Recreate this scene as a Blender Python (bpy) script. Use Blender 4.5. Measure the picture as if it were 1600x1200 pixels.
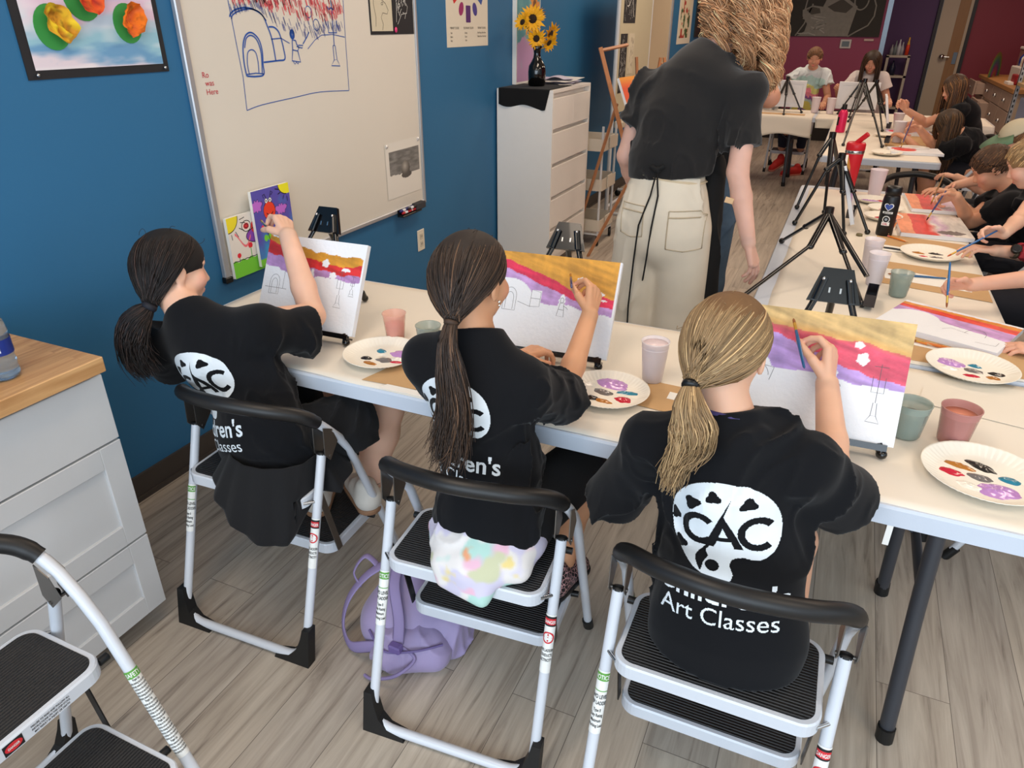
import bpy, math, random
import numpy as np
from mathutils import Vector, Matrix, Euler
from mathutils.bvhtree import BVHTree

for o in list(bpy.data.objects):
    bpy.data.objects.remove(o)
random.seed(7)
SC = bpy.context.scene
COL = SC.collection
PI = math.pi
def R(a): return math.radians(a)

# ---------------------------------------------------------------- camera
def make_camera():
    yaw, pitch, roll = R(-24.083), R(26.987), R(.24)
    f = Vector((math.sin(yaw)*math.cos(pitch), math.cos(yaw)*math.cos(pitch), -math.sin(pitch)))
    r = Vector((math.cos(yaw), -math.sin(yaw), 0))
    u = r.cross(f)
    r2 = r*math.cos(roll)+u*math.sin(roll)
    u2 = -r*math.sin(roll)+u*math.cos(roll)
    cd = bpy.data.cameras.new('camera')
    cd.sensor_width = 36
    cd.lens = 1109/1600*36
    cd.clip_start = .02
    co = bpy.data.objects.new('camera', cd)
    COL.objects.link(co)
    m = Matrix((( r2.x, u2.x, -f.x, 0), (r2.y, u2.y, -f.y, 0), (r2.z, u2.z, -f.z, 1.62), (0, 0, 0, 1)))
    co.matrix_world = m
    SC.camera = co
make_camera()

# ---------------------------------------------------------------- world, lights, exposure
W = bpy.data.worlds.new('world')
SC.world = W
W.use_nodes = True
W.node_tree.nodes['Background'].inputs[0].default_value = (.80, .90, 1.0, 1)
W.node_tree.nodes['Background'].inputs[1].default_value = .30
SC.view_settings.view_transform = 'Standard'
SC.view_settings.look = 'None'
SC.view_settings.gamma = 1
SC.view_settings.use_curve_mapping = False
SC.view_settings.exposure = 0.16

def area(name, loc, rot, sx, sy, power, col):
    l = bpy.data.lights.new(name, 'AREA')
    l.shape = 'RECTANGLE'; l.size = sx; l.size_y = sy
    l.energy = power; l.color = col
    o = bpy.data.objects.new(name, l)
    o.location = loc; o.rotation_euler = rot
    COL.objects.link(o)
    return o
WARM = (1.0, .80, .62)
COOL = (.74, .87, 1.0)
# shop-front daylight coming in behind the photographer
area('window_daylight', (.6, -2.3, 1.65), (R(80), 0, 0), 5.2, 2.2, 150, COOL)
area('side_daylight', (3.3, .2, 1.7), (R(82), 0, R(90)), 3.0, 1.8, 22, COOL)
# ceiling light panels
for i, (x, y, p) in enumerate([(-.9, .6, 17), (1.4, .6, 14), (-.9, 3.4, 22), (1.4, 3.4, 20), (-.9, 6.4, 24), (1.4, 6.4, 22), (-.9, 9.6, 24), (1.4, 9.6, 22), (1.4, 12.8, 20)]):
    area('panel_light', (x, y, 2.86), (0, 0, 0), .6, 1.2, p, WARM)

# ---------------------------------------------------------------- colour and materials
def lin(c):
    return tuple(((v/255)/12.92 if v/255 <= .04045 else (((v/255)+.055)/1.055)**2.4) for v in c)
def nd(nt, t, **kw):
    n = nt.nodes.new(t)
    for k, v in kw.items(): setattr(n, k, v)
    return n
MATS = {}
def mat(name, rgb, rough=.6, metal=0., var=.0, vscale=20, bump=0., bscale=60, spec=.5, sheen=0., coat=0., alpha=1., trans=0., ior=1.45, sss=0., stretch=None):
    if name in MATS: return MATS[name]
    m = bpy.data.materials.new(name); m.use_nodes = True
    nt = m.node_tree; b = nt.nodes['Principled BSDF']
    c = lin(rgb)+(1,)
    b.inputs['Base Color'].default_value = c
    b.inputs['Roughness'].default_value = rough
    b.inputs['Metallic'].default_value = metal
    b.inputs['Specular IOR Level'].default_value = spec
    b.inputs['Coat Weight'].default_value = coat
    b.inputs['Sheen Weight'].default_value = sheen
    b.inputs['Alpha'].default_value = alpha
    b.inputs['Transmission Weight'].default_value = trans
    b.inputs['IOR'].default_value = ior
    if sss:
        b.inputs['Subsurface Weight'].default_value = sss
        b.inputs['Subsurface Radius'].default_value = (.02, .008, .004)
        b.inputs['Subsurface Scale'].default_value = .3
    if True:
        tc = nd(nt, 'ShaderNodeTexCoord')
        src = tc.outputs['Object']
        if stretch:
            mp = nd(nt, 'ShaderNodeMapping'); mp.inputs['Scale'].default_value = stretch
            nt.links.new(src, mp.inputs[0]); src = mp.outputs[0]
        v = var if var else .015
        n = nd(nt, 'ShaderNodeTexNoise'); n.inputs['Scale'].default_value = vscale; n.inputs['Detail'].default_value = 4
        nt.links.new(src, n.inputs['Vector'])
        mx = nd(nt, 'ShaderNodeMix', data_type='RGBA')
        mx.inputs[6].default_value = tuple(max(0, x*(1-v)) for x in c[:3])+(1,)
        mx.inputs[7].default_value = tuple(min(1, x*(1+v)) for x in c[:3])+(1,)
        nt.links.new(n.outputs['Fac'], mx.inputs[0])
        nt.links.new(mx.outputs[2], b.inputs['Base Color'])
        if bump:
            n2 = nd(nt, 'ShaderNodeTexNoise'); n2.inputs['Scale'].default_value = bscale; n2.inputs['Detail'].default_value = 3
            nt.links.new(src, n2.inputs['Vector'])
            bp = nd(nt, 'ShaderNodeBump'); bp.inputs['Strength'].default_value = bump; bp.inputs['Distance'].default_value = .01
            nt.links.new(n2.outputs['Fac'], bp.inputs['Height']); nt.links.new(bp.outputs[0], b.inputs['Normal'])
    MATS[name] = m
    return m
def vcol_mat(name, rough=.6, spec=.4, bump=0., bscale=200, sss=0.):
    """material whose colour is painted per vertex (attribute 'Col')"""
    if name in MATS: return MATS[name]
    m = bpy.data.materials.new(name); m.use_nodes = True
    nt = m.node_tree; b = nt.nodes['Principled BSDF']
    a = nd(nt, 'ShaderNodeVertexColor', layer_name='Col')
    nt.links.new(a.outputs[0], b.inputs['Base Color'])
    b.inputs['Roughness'].default_value = rough
    b.inputs['Specular IOR Level'].default_value = spec
    if sss:
        b.inputs['Subsurface Weight'].default_value = sss
        b.inputs['Subsurface Radius'].default_value = (.02, .008, .004)
        b.inputs['Subsurface Scale'].default_value = .3
    if bump:
        tc = nd(nt, 'ShaderNodeTexCoord'); n2 = nd(nt, 'ShaderNodeTexNoise'); n2.inputs['Scale'].default_value = bscale
        nt.links.new(tc.outputs['Object'], n2.inputs['Vector'])
        bp = nd(nt, 'ShaderNodeBump'); bp.inputs['Strength'].default_value = bump; bp.inputs['Distance'].default_value = .01
        nt.links.new(n2.outputs['Fac'], bp.inputs['Height']); nt.links.new(bp.outputs[0], b.inputs['Normal'])
    MATS[name] = m
    return m

# ---------------------------------------------------------------- numpy value noise
_rng = np.random.default_rng(11)
_LAT = _rng.random((32, 32, 32)).astype(np.float32)
def vnoise(x, y, z=0.):
    x, y, z = np.broadcast_arrays(np.asarray(x, np.float32), np.asarray(y, np.float32), np.asarray(z, np.float32))
    xi, yi, zi = np.floor(x).astype(int), np.floor(y).astype(int), np.floor(z).astype(int)
    fx, fy, fz = x-xi, y-yi, z-zi
    fx, fy, fz = fx*fx*(3-2*fx), fy*fy*(3-2*fy), fz*fz*(3-2*fz)
    r = 0
    for a in (0, 1):
        for b in (0, 1):
            for c in (0, 1):
                w = (fx if a else 1-fx)*(fy if b else 1-fy)*(fz if c else 1-fz)
                r = r+w*_LAT[(xi+a) & 31, (yi+b) & 31, (zi+c) & 31]
    return r*2-1
def fbm(x, y, z=0., o=4):
    s = 0; a = 1.
    for i in range(o):
        s = s+a*vnoise(x*2**i+3.1*i, y*2**i+7.7*i, z*2**i+1.3*i); a *= .5
    return s

# ---------------------------------------------------------------- mesh builder
def frame_of(d):
    d = Vector(d).normalized()
    a = Vector((0, 0, 1)) if abs(d.z) < .9 else Vector((1, 0, 0))
    u = d.cross(a).normalized(); v = d.cross(u).normalized()
    return u, v
class MB:
    def __init__(s): s.v = []; s.f = []; s.m = []; s.s = []; s.T = None
    def add(s, vs, fs, mi=0, smooth=False):
        o = len(s.v)
        if s.T is not None: vs = [s.T @ Vector(p) for p in vs]
        s.v += [tuple(p) for p in vs]
        s.f += [tuple(i+o for i in f) for f in fs]
        s.m += [mi]*len(fs); s.s += [smooth]*len(fs)
        return s
    def box(s, x0, x1, y0, y1, z0, z1, mi=0, b=0.):
        if b <= 0:
            vs = [(x, y, z) for x in (x0, x1) for y in (y0, y1) for z in (z0, z1)]
            return s.add(vs, [(0, 1, 3, 2), (4, 6, 7, 5), (0, 4, 5, 1), (2, 3, 7, 6), (0, 2, 6, 4), (1, 5, 7, 3)], mi)
        # chamfered box
        b = min(b, (x1-x0)/2.01, (y1-y0)/2.01, (z1-z0)/2.01)
        vs = []; idx = {}
        for ix, x in enumerate((x0, x1)):
            for iy, y in enumerate((y0, y1)):
                for iz, z in enumerate((z0, z1)):
                    sx, sy, sz = (1, -1)[ix]*b, (1, -1)[iy]*b, (1, -1)[iz]*b
                    for k, p in enumerate(((x, y+sy, z+sz), (x+sx, y, z+sz), (x+sx, y+sy, z))):
                        idx[ix, iy, iz, k] = len(vs); vs.append(p)
        I = idx; fs = []
        for i in (0, 1):
            fs.append((I[i, 0, 0, 0], I[i, 0, 1, 0], I[i, 1, 1, 0], I[i, 1, 0, 0]))
            fs.append((I[0, i, 0, 1], I[0, i, 1, 1], I[1, i, 1, 1], I[1, i, 0, 1]))
            fs.append((I[0, 0, i, 2], I[0, 1, i, 2], I[1, 1, i, 2], I[1, 0, i, 2]))
            for j in (0, 1):
                fs.append((I[i, j, 0, 0], I[i, j, 1, 0], I[i, j, 1, 1], I[i, j, 0, 1]))
                fs.append((I[i, 0, j, 0], I[i, 1, j, 0], I[i, 1, j, 2], I[i, 0, j, 2]))
                fs.append((I[0, i, j, 1], I[1, i, j, 1], I[1, i, j, 2], I[0, i, j, 2]))
                for k in (0, 1): fs.append((I[i, j, k, 0], I[i, j, k, 1], I[i, j, k, 2]))
        return s.add(vs, fs, mi)
    def tube(s, pts, r, n=8, mi=0, cap=True, ry=None, closed=False, up=None, smooth=True):
        pts = [Vector(p) for p in pts]; k = len(pts)
        rr = r if hasattr(r, '__len__') else [r]*k
        vs = []; fs = []
        u = None
        for i, p in enumerate(pts):
            a = pts[i-1] if (i > 0 or closed) else pts[i]
            b = pts[(i+1) % k] if (i < k-1 or closed) else pts[i]
            d = (b-a).normalized()
            if u is None:
                if up is not None:
                    u = Vector(up); u = (u-d*u.dot(d)).normalized()
                else: u, _ = frame_of(d)
            else:
                u = (u-d*u.dot(d)); u = u.normalized() if u.length > 1e-6 else frame_of(d)[0]
            v = d.cross(u)
            q = (ry/r if (ry and not hasattr(r, '__len__')) else 1)
            for j in range(n):
                t = 2*PI*j/n
                vs.append(p+u*math.cos(t)*rr[i]+v*math.sin(t)*rr[i]*q)
        m = k if closed else k-1
        for i in range(m):
            for j in range(n):
                a, b = i*n+j, i*n+(j+1) % n
                c, d2 = ((i+1) % k)*n+(j+1) % n, ((i+1) % k)*n+j
                fs.append((a, b, c, d2))
        s.add(vs, fs, mi, smooth)
        if cap and not closed:
            s.add(vs[:n], [tuple(range(n))[::-1]], mi); s.add(vs[-n:], [tuple(range(n))], mi)
        return s
    def lathe(s, prof, c=(0, 0, 0), n=32, mi=0, axis=None, smooth=True, ax=None):
        """prof: list of (r,z)"""
        c = Vector(c)
        if axis is None: u, v, w = Vector((1, 0, 0)), Vector((0, 1, 0)), Vector((0, 0, 1))
        else:
            w = Vector(axis).normalized(); u, v = frame_of(w); v = w.cross(u)
        vs = []; fs = []
        for (r, z) in prof:
            for j in range(n):
                t = 2*PI*j/n
                vs.append(c+u*r*math.cos(t)+v*r*math.sin(t)+w*z)
        for i in range(len(prof)-1):
            for j in range(n):
                fs.append((i*n+j, i*n+(j+1) % n, (i+1)*n+(j+1) % n, (i+1)*n+j))
        return s.add(vs, fs, mi, smooth)
    def ball(s, c, r, n=16, mi=0, sc=(1, 1, 1)):
        vs = []; fs = []; m = n//2
        for i in range(m+1):
            a = PI*i/m
            for j in range(n):
                t = 2*PI*j/n
                vs.append((c[0]+r*sc[0]*math.sin(a)*math.cos(t), c[1]+r*sc[1]*math.sin(a)*math.sin(t), c[2]+r*sc[2]*math.cos(a)))
        for i in range(m):
            for j in range(n): fs.append((i*n+j, (i+1)*n+j, (i+1)*n+(j+1) % n, i*n+(j+1) % n))
        return s.add(vs, fs, mi, True)
    def prism(s, poly, h0, h1, mi=0, to=None):
        """poly: 2d outline; to(a,b,h)->3d"""
        if to is None: to = lambda a, b, h: (a, b, h)
        n = len(poly)
        vs = [to(a, b, h0) for a, b in poly]+[to(a, b, h1) for a, b in poly]
        fs = [tuple(range(n))[::-1], tuple(range(n, 2*n))]+[(i, (i+1) % n, n+(i+1) % n, n+i) for i in range(n)]
        return s.add(vs, fs, mi)
    def slab(s, x0, x1, y0, y1, z0, z1, r=.03, n=6, mi=0):
        """rounded-corner board lying flat"""
        return s.prism(rrect(x0, x1, y0, y1, r, n), z0, z1, mi)
    def build(s, name, mats, parent=None, off=None, smooth=None):
        if not isinstance(mats, (list, tuple)): mats = [mats]
        me = bpy.data.meshes.new(name)
        vs = s.v
        if off is not None: vs = [(p[0]-off[0], p[1]-off[1], p[2]-off[2]) for p in vs]
        me.from_pydata(vs, [], s.f)
        for m in mats: me.materials.append(m)
        me.polygons.foreach_set('material_index', s.m)
        me.polygons.foreach_set('use_smooth', s.s)
        me.update()
        o = bpy.data.objects.new(name, me)
        COL.objects.link(o)
        if parent is not None: o.parent = parent
        return o
def rrect(x0, x1, y0, y1, r, n=6):
    out = []
    for cx, cy, a0 in ((x1-r, y0+r, -90), (x1-r, y1-r, 0), (x0+r, y1-r, 90), (x0+r, y0+r, 180)):
        for i in range(n+1):
            a = R(a0+90*i/n); out.append((cx+r*math.cos(a), cy+r*math.sin(a)))
    return out
def bez(pts, n=8):
    """smooth polyline (catmull-rom) through points"""
    P = [Vector(p) for p in pts]; out = []
    for i in range(len(P)-1):
        p0 = P[max(i-1, 0)]; p1 = P[i]; p2 = P[i+1]; p3 = P[min(i+2, len(P)-1)]
        for j in range(n):
            t = j/n
            out.append(.5*((2*p1)+(-p0+p2)*t+(2*p0-5*p1+4*p2-p3)*t*t+(-p0+3*p1-3*p2+p3)*t**3))
    out.append(P[-1]); return out
def round_path(pts, rad, n=5):
    P = [Vector(p) for p in pts]; out = [P[0]]
    for i in range(1, len(P)-1):
        a = (P[i-1]-P[i]); b = (P[i+1]-P[i]); r = min(rad, a.length*.49, b.length*.49)
        A = P[i]+a.normalized()*r; B = P[i]+b.normalized()*r
        for j in range(n+1):
            t = j/n; out.append(A*(1-t)**2+P[i]*2*t*(1-t)+B*t*t)
    out.append(P[-1]); return out

# ---------------------------------------------------------------- scene bookkeeping
def tag(o, label=None, cat=None, group=None, kind=None):
    if label: o['label'] = label
    if cat: o['category'] = cat
    if group: o['group'] = group
    if kind: o['kind'] = kind
    return o
def thing(name, label, cat, loc=(0, 0, 0), rz=0., group=None):
    o = bpy.data.objects.new(name, None); COL.objects.link(o)
    o.empty_display_size = .05
    o.location = loc; o.rotation_euler = (0, 0, rz)
    return tag(o, label, cat, group)
def struct(o): o['kind'] = 'structure'; return o
def dup(root, label, loc=None, rz=None, group=None):
    def cp(o, par):
        c = o.copy(); COL.objects.link(c)
        if par is not None: c.parent = par
        for ch in list(o.children): cp(ch, c)
        return c
    c = cp(root, None)
    c['label'] = label
    if group: c['group'] = group
    if loc is not None: c.location = loc
    if rz is not None: c.rotation_euler = (0, 0, rz)
    return c
def arr_mesh(name, V, F, mats, parent=None, off=None, col=None, smooth=True):
    """fast mesh from arrays; F (n,4) or (n,3)"""
    me = bpy.data.meshes.new(name)
    V = np.asarray(V, np.float32)
    if off is not None: V = V-np.asarray(off, np.float32)
    F = np.asarray(F, np.int32)
    n, k = F.shape
    me.vertices.add(len(V)); me.vertices.foreach_set('co', V.ravel())
    me.loops.add(n*k); me.loops.foreach_set('vertex_index', F.ravel())
    me.polygons.add(n); me.polygons.foreach_set('loop_start', np.arange(0, n*k, k, dtype=np.int32))
    me.polygons.foreach_set('loop_total', np.full(n, k, np.int32))
    me.update(calc_edges=True); me.validate()
    me.polygons.foreach_set('use_smooth', np.full(len(me.polygons), smooth))
    for m in (mats if isinstance(mats, (list, tuple)) else [mats]): me.materials.append(m)
    if col is not None:
        a = me.color_attributes.new('Col', 'FLOAT_COLOR', 'POINT')
        c = np.ones((len(V), 4), np.float32); c[:, :3] = col
        a.data.foreach_set('color', c.ravel())
    o = bpy.data.objects.new(name, me); COL.objects.link(o)
    if parent is not None: o.parent = parent
    return o
def grid_faces(nu, nv, flip=False):
    i = np.arange(nu-1)[:, None]*nv+np.arange(nv-1)[None, :]
    F = np.stack([i, i+nv, i+nv+1, i+1], -1).reshape(-1, 4)
    return F[:, ::-1] if flip else F
def srgb_lin(c):
    c = np.asarray(c, np.float32)/255
    return np.where(c <= .04045, c/12.92, ((c+.055)/1.055)**2.4)
def painted(name, parent, P0, U, Vv, nu, nv, fn, m, off=(0, 0, 0)):
    """a surface P0 + a*U + b*V (a,b in 0..1) painted by fn(a,b)->(rgb 0..255)"""
    a, b = np.meshgrid(np.linspace(0, 1, nu), np.linspace(0, 1, nv), indexing='ij')
    P = np.asarray(P0)[None, None]+a[..., None]*np.asarray(U)+b[..., None]*np.asarray(Vv)
    c = srgb_lin(fn(a, b))
    return arr_mesh(name, P.reshape(-1, 3), grid_faces(nu, nv), m, parent, off, c.reshape(-1, 3), smooth=False)
def mixc(c, col, w):
    w = np.clip(w, 0, 1)[..., None]
    return c*(1-w)+np.asarray(col, np.float32)*w
def strokes(name, parent, m, lines, to, w=.002, off=(0, 0, 0), lift=.0008):
    """drawn lines as thin ribbons; lines: list of [(a,b),...]; to(a,b)->3d + normal lift"""
    vs = []; fs = []
    for ln in lines:
        ww = w
        if isinstance(ln, tuple): ww, ln = ln
        P = [Vector((p[0], p[1], 0)) for p in ln]
        k = len(vs)
        for i, p in enumerate(P):
            d = (P[min(i+1, len(P)-1)]-P[max(i-1, 0)])
            if d.length < 1e-9: d = Vector((1, 0, 0))
            d.normalize(); n = Vector((-d.y, d.x, 0))*ww/2
            vs.append(to(p.x+n.x, p.y+n.y)); vs.append(to(p.x-n.x, p.y-n.y))
        for i in range(len(P)-1): fs.append((k+2*i, k+2*i+1, k+2*i+3, k+2*i+2))
    mb = MB(); mb.add(vs, fs)
    return mb.build(name, m, parent, off)
def arc2(cx, cy, rx, ry, a0, a1, n=20):
    return [(cx+rx*math.cos(R(a0+(a1-a0)*i/n)), cy+ry*math.sin(R(a0+(a1-a0)*i/n))) for i in range(n+1)]
_textcache = {}
def text_tris(txt, bold=False):
    """outline of builtin-font text -> (verts2d, tris), height ~1"""
    if (txt, bold) in _textcache: return _textcache[txt, bold]
    c = bpy.data.curves.new('t', 'FONT'); c.body = txt; c.size = 1
    if bold: c.offset = .018
    o = bpy.data.objects.new('t', c); COL.objects.link(o)
    dg = bpy.context.evaluated_depsgraph_get()
    me = o.evaluated_get(dg).to_mesh()
    me.calc_loop_triangles()
    V = np.array([v.co[:2] for v in me.vertices]); T = np.array([t.vertices[:] for t in me.loop_triangles])
    bpy.data.objects.remove(o); bpy.data.curves.remove(c)
    _textcache[txt, bold] = (V, T)
    return V, T
def text_mesh(name, parent, m, txt, to, size, x=0, y=0, bold=False, center=True, off=(0, 0, 0), squash=1., rot=0.):
    V, T = text_tris(txt, bold)
    if len(T) == 0: return None
    V = V.copy()
    if center: V[:, 0] -= (V[:, 0].min()+V[:, 0].max())/2
    V[:, 0] *= squash
    V = V*size
    c, s_ = math.cos(rot), math.sin(rot)
    V = np.stack([V[:, 0]*c-V[:, 1]*s_+x, V[:, 0]*s_+V[:, 1]*c+y], 1)
    P = np.array([tuple(to(a, b)) for a, b in V])
    return arr_mesh(name, P, T, m, parent, off, smooth=False)

def A3(p): return np.array(p, float)
V3 = lambda *a: np.array(a, float)
def unit(v): v = np.asarray(v, float); return v/np.linalg.norm(v)
def brush(label, tip, end, name='paintbrush', col=(26, 84, 130), bristle=(150, 90, 50), fer=(214, 170, 80), r=.0038):
    tip, end = Vector(tip), Vector(end); d = (end-tip).normalized(); L = (end-tip).length
    t = thing(name, label, 'paintbrush', tuple(tip)); o = tip
    b = MB(); b.tube([tip+d*.040, tip+d*.075, tip+d*(L*.75), end-d*.004, end], [r*.85, r*1.15, r, r*.8, r*.35], 10); b.build('handle', mat('lacquer_%d_%d_%d' % col, col, .25, coat=.5), t, o)
    b = MB(); b.tube([tip+d*.017, tip+d*.042], [r*.95, r*.9], 10); b.build('ferrule', mat('ferrule_%d' % fer[0], fer, .3, metal=.9), t, o)
    b = MB(); b.tube([tip, tip+d*.006, tip+d*.018], [r*.2, r*.8, r*.95], 8); b.build('bristles', mat('bristle_%d' % bristle[0], bristle, .8), t, o)
    return t

# ================================================================ ROOM SHELL
M_WHITE = mat('white_plastic', (226, 228, 232), .45)
M_BLACK = mat('black_plastic', (14, 14, 15), .38)
M_STEELW = mat('white_enamel', (206, 210, 217), .28, coat=.3)
M_CHROME = mat('chrome', (200, 200, 200), .2, metal=1)
M_PAPERC = mat('cover_paper', (232, 223, 208), .75, var=.02, vscale=6, bump=.06, bscale=14)
M_KRAFT = mat('kraft_paper', (196, 158, 112), .8, var=.05, vscale=30)
M_WHITEPAPER = mat('white_paper', (238, 236, 230), .8)
WX = -2.19
def floor_mat():
    m = bpy.data.materials.new('vinyl_planks'); m.use_nodes = True
    nt = m.node_tree; b = nt.nodes['Principled BSDF']; L = nt.links
    tc = nd(nt, 'ShaderNodeTexCoord')
    mp = nd(nt, 'ShaderNodeMapping'); mp.inputs['Rotation'].default_value = (0, 0, R(90))
    L.new(tc.outputs['Object'], mp.inputs[0])
    br = nd(nt, 'ShaderNodeTexBrick'); br.offset = .37; br.inputs['Scale'].default_value = 1
    br.inputs['Brick Width'].default_value = 1.22; br.inputs['Row Height'].default_value = .18
    br.inputs['Mortar Size'].default_value = .0009; br.inputs['Bias'].default_value = 0
    br.inputs['Color1'].default_value = (.0, 0, 0, 1); br.inputs['Color2'].default_value = (1, 1, 1, 1)
    br.inputs['Mortar'].default_value = (.5, .5, .5, 1)
    L.new(mp.outputs[0], br.inputs['Vector'])
    # per-plank shift of the grain
    vm = nd(nt, 'ShaderNodeVectorMath', operation='MULTIPLY_ADD'); vm.inputs[1].default_value = (7.3, 3.1, 0)
    L.new(br.outputs['Color'], vm.inputs[0]); L.new(tc.outputs['Object'], vm.inputs[2])
    mp2 = nd(nt, 'ShaderNodeMapping'); mp2.inputs['Scale'].default_value = (26, 1.6, 1)
    L.new(vm.outputs[0], mp2.inputs[0])
    n1 = nd(nt, 'ShaderNodeTexNoise'); n1.inputs['Scale'].default_value = 1.3; n1.inputs['Detail'].default_value = 7; n1.inputs['Roughness'].default_value = .62; n1.inputs['Distortion'].default_value = .8
    L.new(mp2.outputs[0], n1.inputs['Vector'])
    mp3 = nd(nt, 'ShaderNodeMapping'); mp3.inputs['Scale'].default_value = (5, 1.1, 1)
    L.new(vm.outputs[0], mp3.inputs[0])
    n2 = nd(nt, 'ShaderNodeTexNoise'); n2.inputs['Scale'].default_value = 1.4; n2.inputs['Detail'].default_value = 3
    L.new(mp3.outputs[0], n2.inputs['Vector'])
    cr = nd(nt, 'ShaderNodeValToRGB'); e = cr.color_ramp.elements
    e[0].position = .30; e[0].color = lin((134, 123, 111))+(1,)
    e[1].position = .72; e[1].color = lin((204, 193, 178))+(1,)
    k = cr.color_ramp.elements.new(.43); k.color = lin((176, 164, 150))+(1,)
    L.new(n1.outputs['Fac'], cr.inputs[0])
    mx = nd(nt, 'ShaderNodeMix', data_type='RGBA', blend_type='MULTIPLY'); mx.inputs[0].default_value = .55
    cr2 = nd(nt, 'ShaderNodeValToRGB'); cr2.color_ramp.elements[0].position = .3; cr2.color_ramp.elements[0].color = (.72, .70, .69, 1); cr2.color_ramp.elements[1].position = .65
    L.new(n2.outputs['Fac'], cr2.inputs[0])
    L.new(cr.outputs[0], mx.inputs[6]); L.new(cr2.outputs[0], mx.inputs[7])
    mx2 = nd(nt, 'ShaderNodeMix', data_type='RGBA', blend_type='MULTIPLY'); mx2.inputs[0].default_value = 1
    cr3 = nd(nt, 'ShaderNodeValToRGB'); cr3.color_ramp.elements[0].color = (.86, .86, .87, 1); cr3.color_ramp.elements[1].color = (1.04, 1.03, 1, 1)
    L.new(br.outputs['Color'], cr3.inputs[0])
    L.new(mx.outputs[2], mx2.inputs[6]); L.new(cr3.outputs[0], mx2.inputs[7])
    mx3 = nd(nt, 'ShaderNodeMix', data_type='RGBA'); mx3.inputs[7].default_value = lin((96, 87, 79))+(1,)
    L.new(br.outputs['Fac'], mx3.inputs[0]); L.new(mx2.outputs[2], mx3.inputs[6])
    L.new(mx3.outputs[2], b.inputs['Base Color'])
    b.inputs['Roughness'].default_value = .42
    bp = nd(nt, 'ShaderNodeBump'); bp.inputs['Strength'].default_value = .08; bp.inputs['Distance'].default_value = .003
    L.new(n1.outputs['Fac'], bp.inputs['Height']); L.new(bp.outputs[0], b.inputs['Normal'])
    return m
def room():
    fl = MB(); fl.box(-2.4, 3.6, -3.2, 15.6, -.05, 0)
    struct(fl.build('floor', floor_mat()))
    w = mat('wall_paint_blue', (42, 106, 150), .55, var=.03, vscale=3)
    b = MB(); b.box(WX-.12, WX, -3.2, 12.62, 0, 2.95); struct(b.build('wall_left', w))
    mg = mat('wall_paint_magenta', (138, 54, 84), .6, var=.03, vscale=3)
    b = MB(); b.box(WX-.12, .24, 12.5, 12.62, 0, 2.95); struct(b.build('wall_far', mg))
    pu = mat('wall_paint_purple', (84, 52, 96), .6, var=.03, vscale=3)
    b = MB(); b.box(.12, 1.0, 15.2, 15.32, 0, 2.95); b.box(.12, .24, 12.62, 15.2, 0, 2.95); struct(b.build('wall_back', pu))
    bg = mat('wall_paint_burgundy', (138, 52, 66), .6, var=.03, vscale=3)
    b = MB(); b.box(1.55, 2.6, 15.2, 15.32, 0, 2.95); b.box(1.0, 1.55, 15.2, 15.32, 2.15, 2.95); struct(b.build('wall_back', bg))
    cr = mat('wall_paint_cream', (205, 198, 188), .7)
    b = MB(); b.box(2.48, 2.6, 4.6, 15.3, 0, 2.95); struct(b.build('wall_right', bg))
    b = MB(); b.box(3.5, 3.6, -3.2, 4.6, 0, .7); b.box(2.48, 3.6, 4.6, 4.7, 0, 2.95); struct(b.build('wall_right', cr))
    b = MB(); b.box(-2.4, 3.6, -3.2, 15.6, 2.95, 3.05); struct(b.build('ceiling', mat('ceiling_tiles', (225, 220, 210), .9, var=.03)))
    # baseboards
    dk = mat('vinyl_base', (66, 60, 56), .5)
    b = MB(); b.box(WX, WX+.012, -3.2, 12.5, 0, .10); b.box(WX+.012, WX+.02, -3.2, 12.5, 0, .02); struct(b.build('baseboard_left', dk))
    b = MB(); b.box(WX, .24, 12.488, 12.5, 0, .45); struct(b.build('baseboard_far', mat('dark_base', (30, 24, 22), .6)))
    # steel corner guard at the outside corner
    b = MB(); b.box(.19, .255, 12.485, 12.5, 0, 2.95); b.box(.24, .255, 12.5, 12.56, 0, 2.95)
    struct(b.build('trim_1', mat('brushed_steel', (120, 130, 140), .35, metal=.9)))
    # door: cream edge, wood leaf standing ajar, dark frame
    b = MB(); b.box(1.0, 1.055, 15.12, 15.22, 0, 2.15); b.box(1.50, 1.555, 15.12, 15.22, 0, 2.15); b.box(1.0, 1.555, 15.12, 15.22, 2.1, 2.16)
    fr = struct(b.build('trim_2', mat('dark_frame', (38, 34, 36), .5)))
    d = thing('door_1', 'cream door with a brown wooden edge, round lever knob', 'door', (1.06, 15.14, 0)); del d['category']; struct(d)
    b = MB(); b.box(0, .24, 0, .04, 0, 2.09); b.build('door_leaf', mat('door_cream', (188, 172, 150), .6), d)
    b = MB(); b.box(.24, .40, -.01, .04, 0, 2.09); b.build('door_edge', mat('door_wood', (150, 110, 68), .5, var=.15, vscale=4, stretch=(20, 20, 1)), d)
    b = MB(); b.box(.40, .44, -.02, .04, 0, 2.09); b.build('door_trim', mat('door_cream', (188, 172, 150), .6), d)
    b = MB(); b.ball((.16, -.05, 1.13), .045); b.lathe([(.03, 0), (.03, .05)], (.16, 0, 1.13), axis=(0, -1, 0), n=16)
    b.tube([(.16, -.06, 1.13), (.27, -.06, 1.125)], .014); b.build('door_handle', M_CHROME, d)
    b = MB(); b.box(.33, .39, -.02, -.01, 1.02, 1.2); b.build('lock_plate', mat('blue_steel', (110, 130, 150), .5), d)
room()

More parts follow.
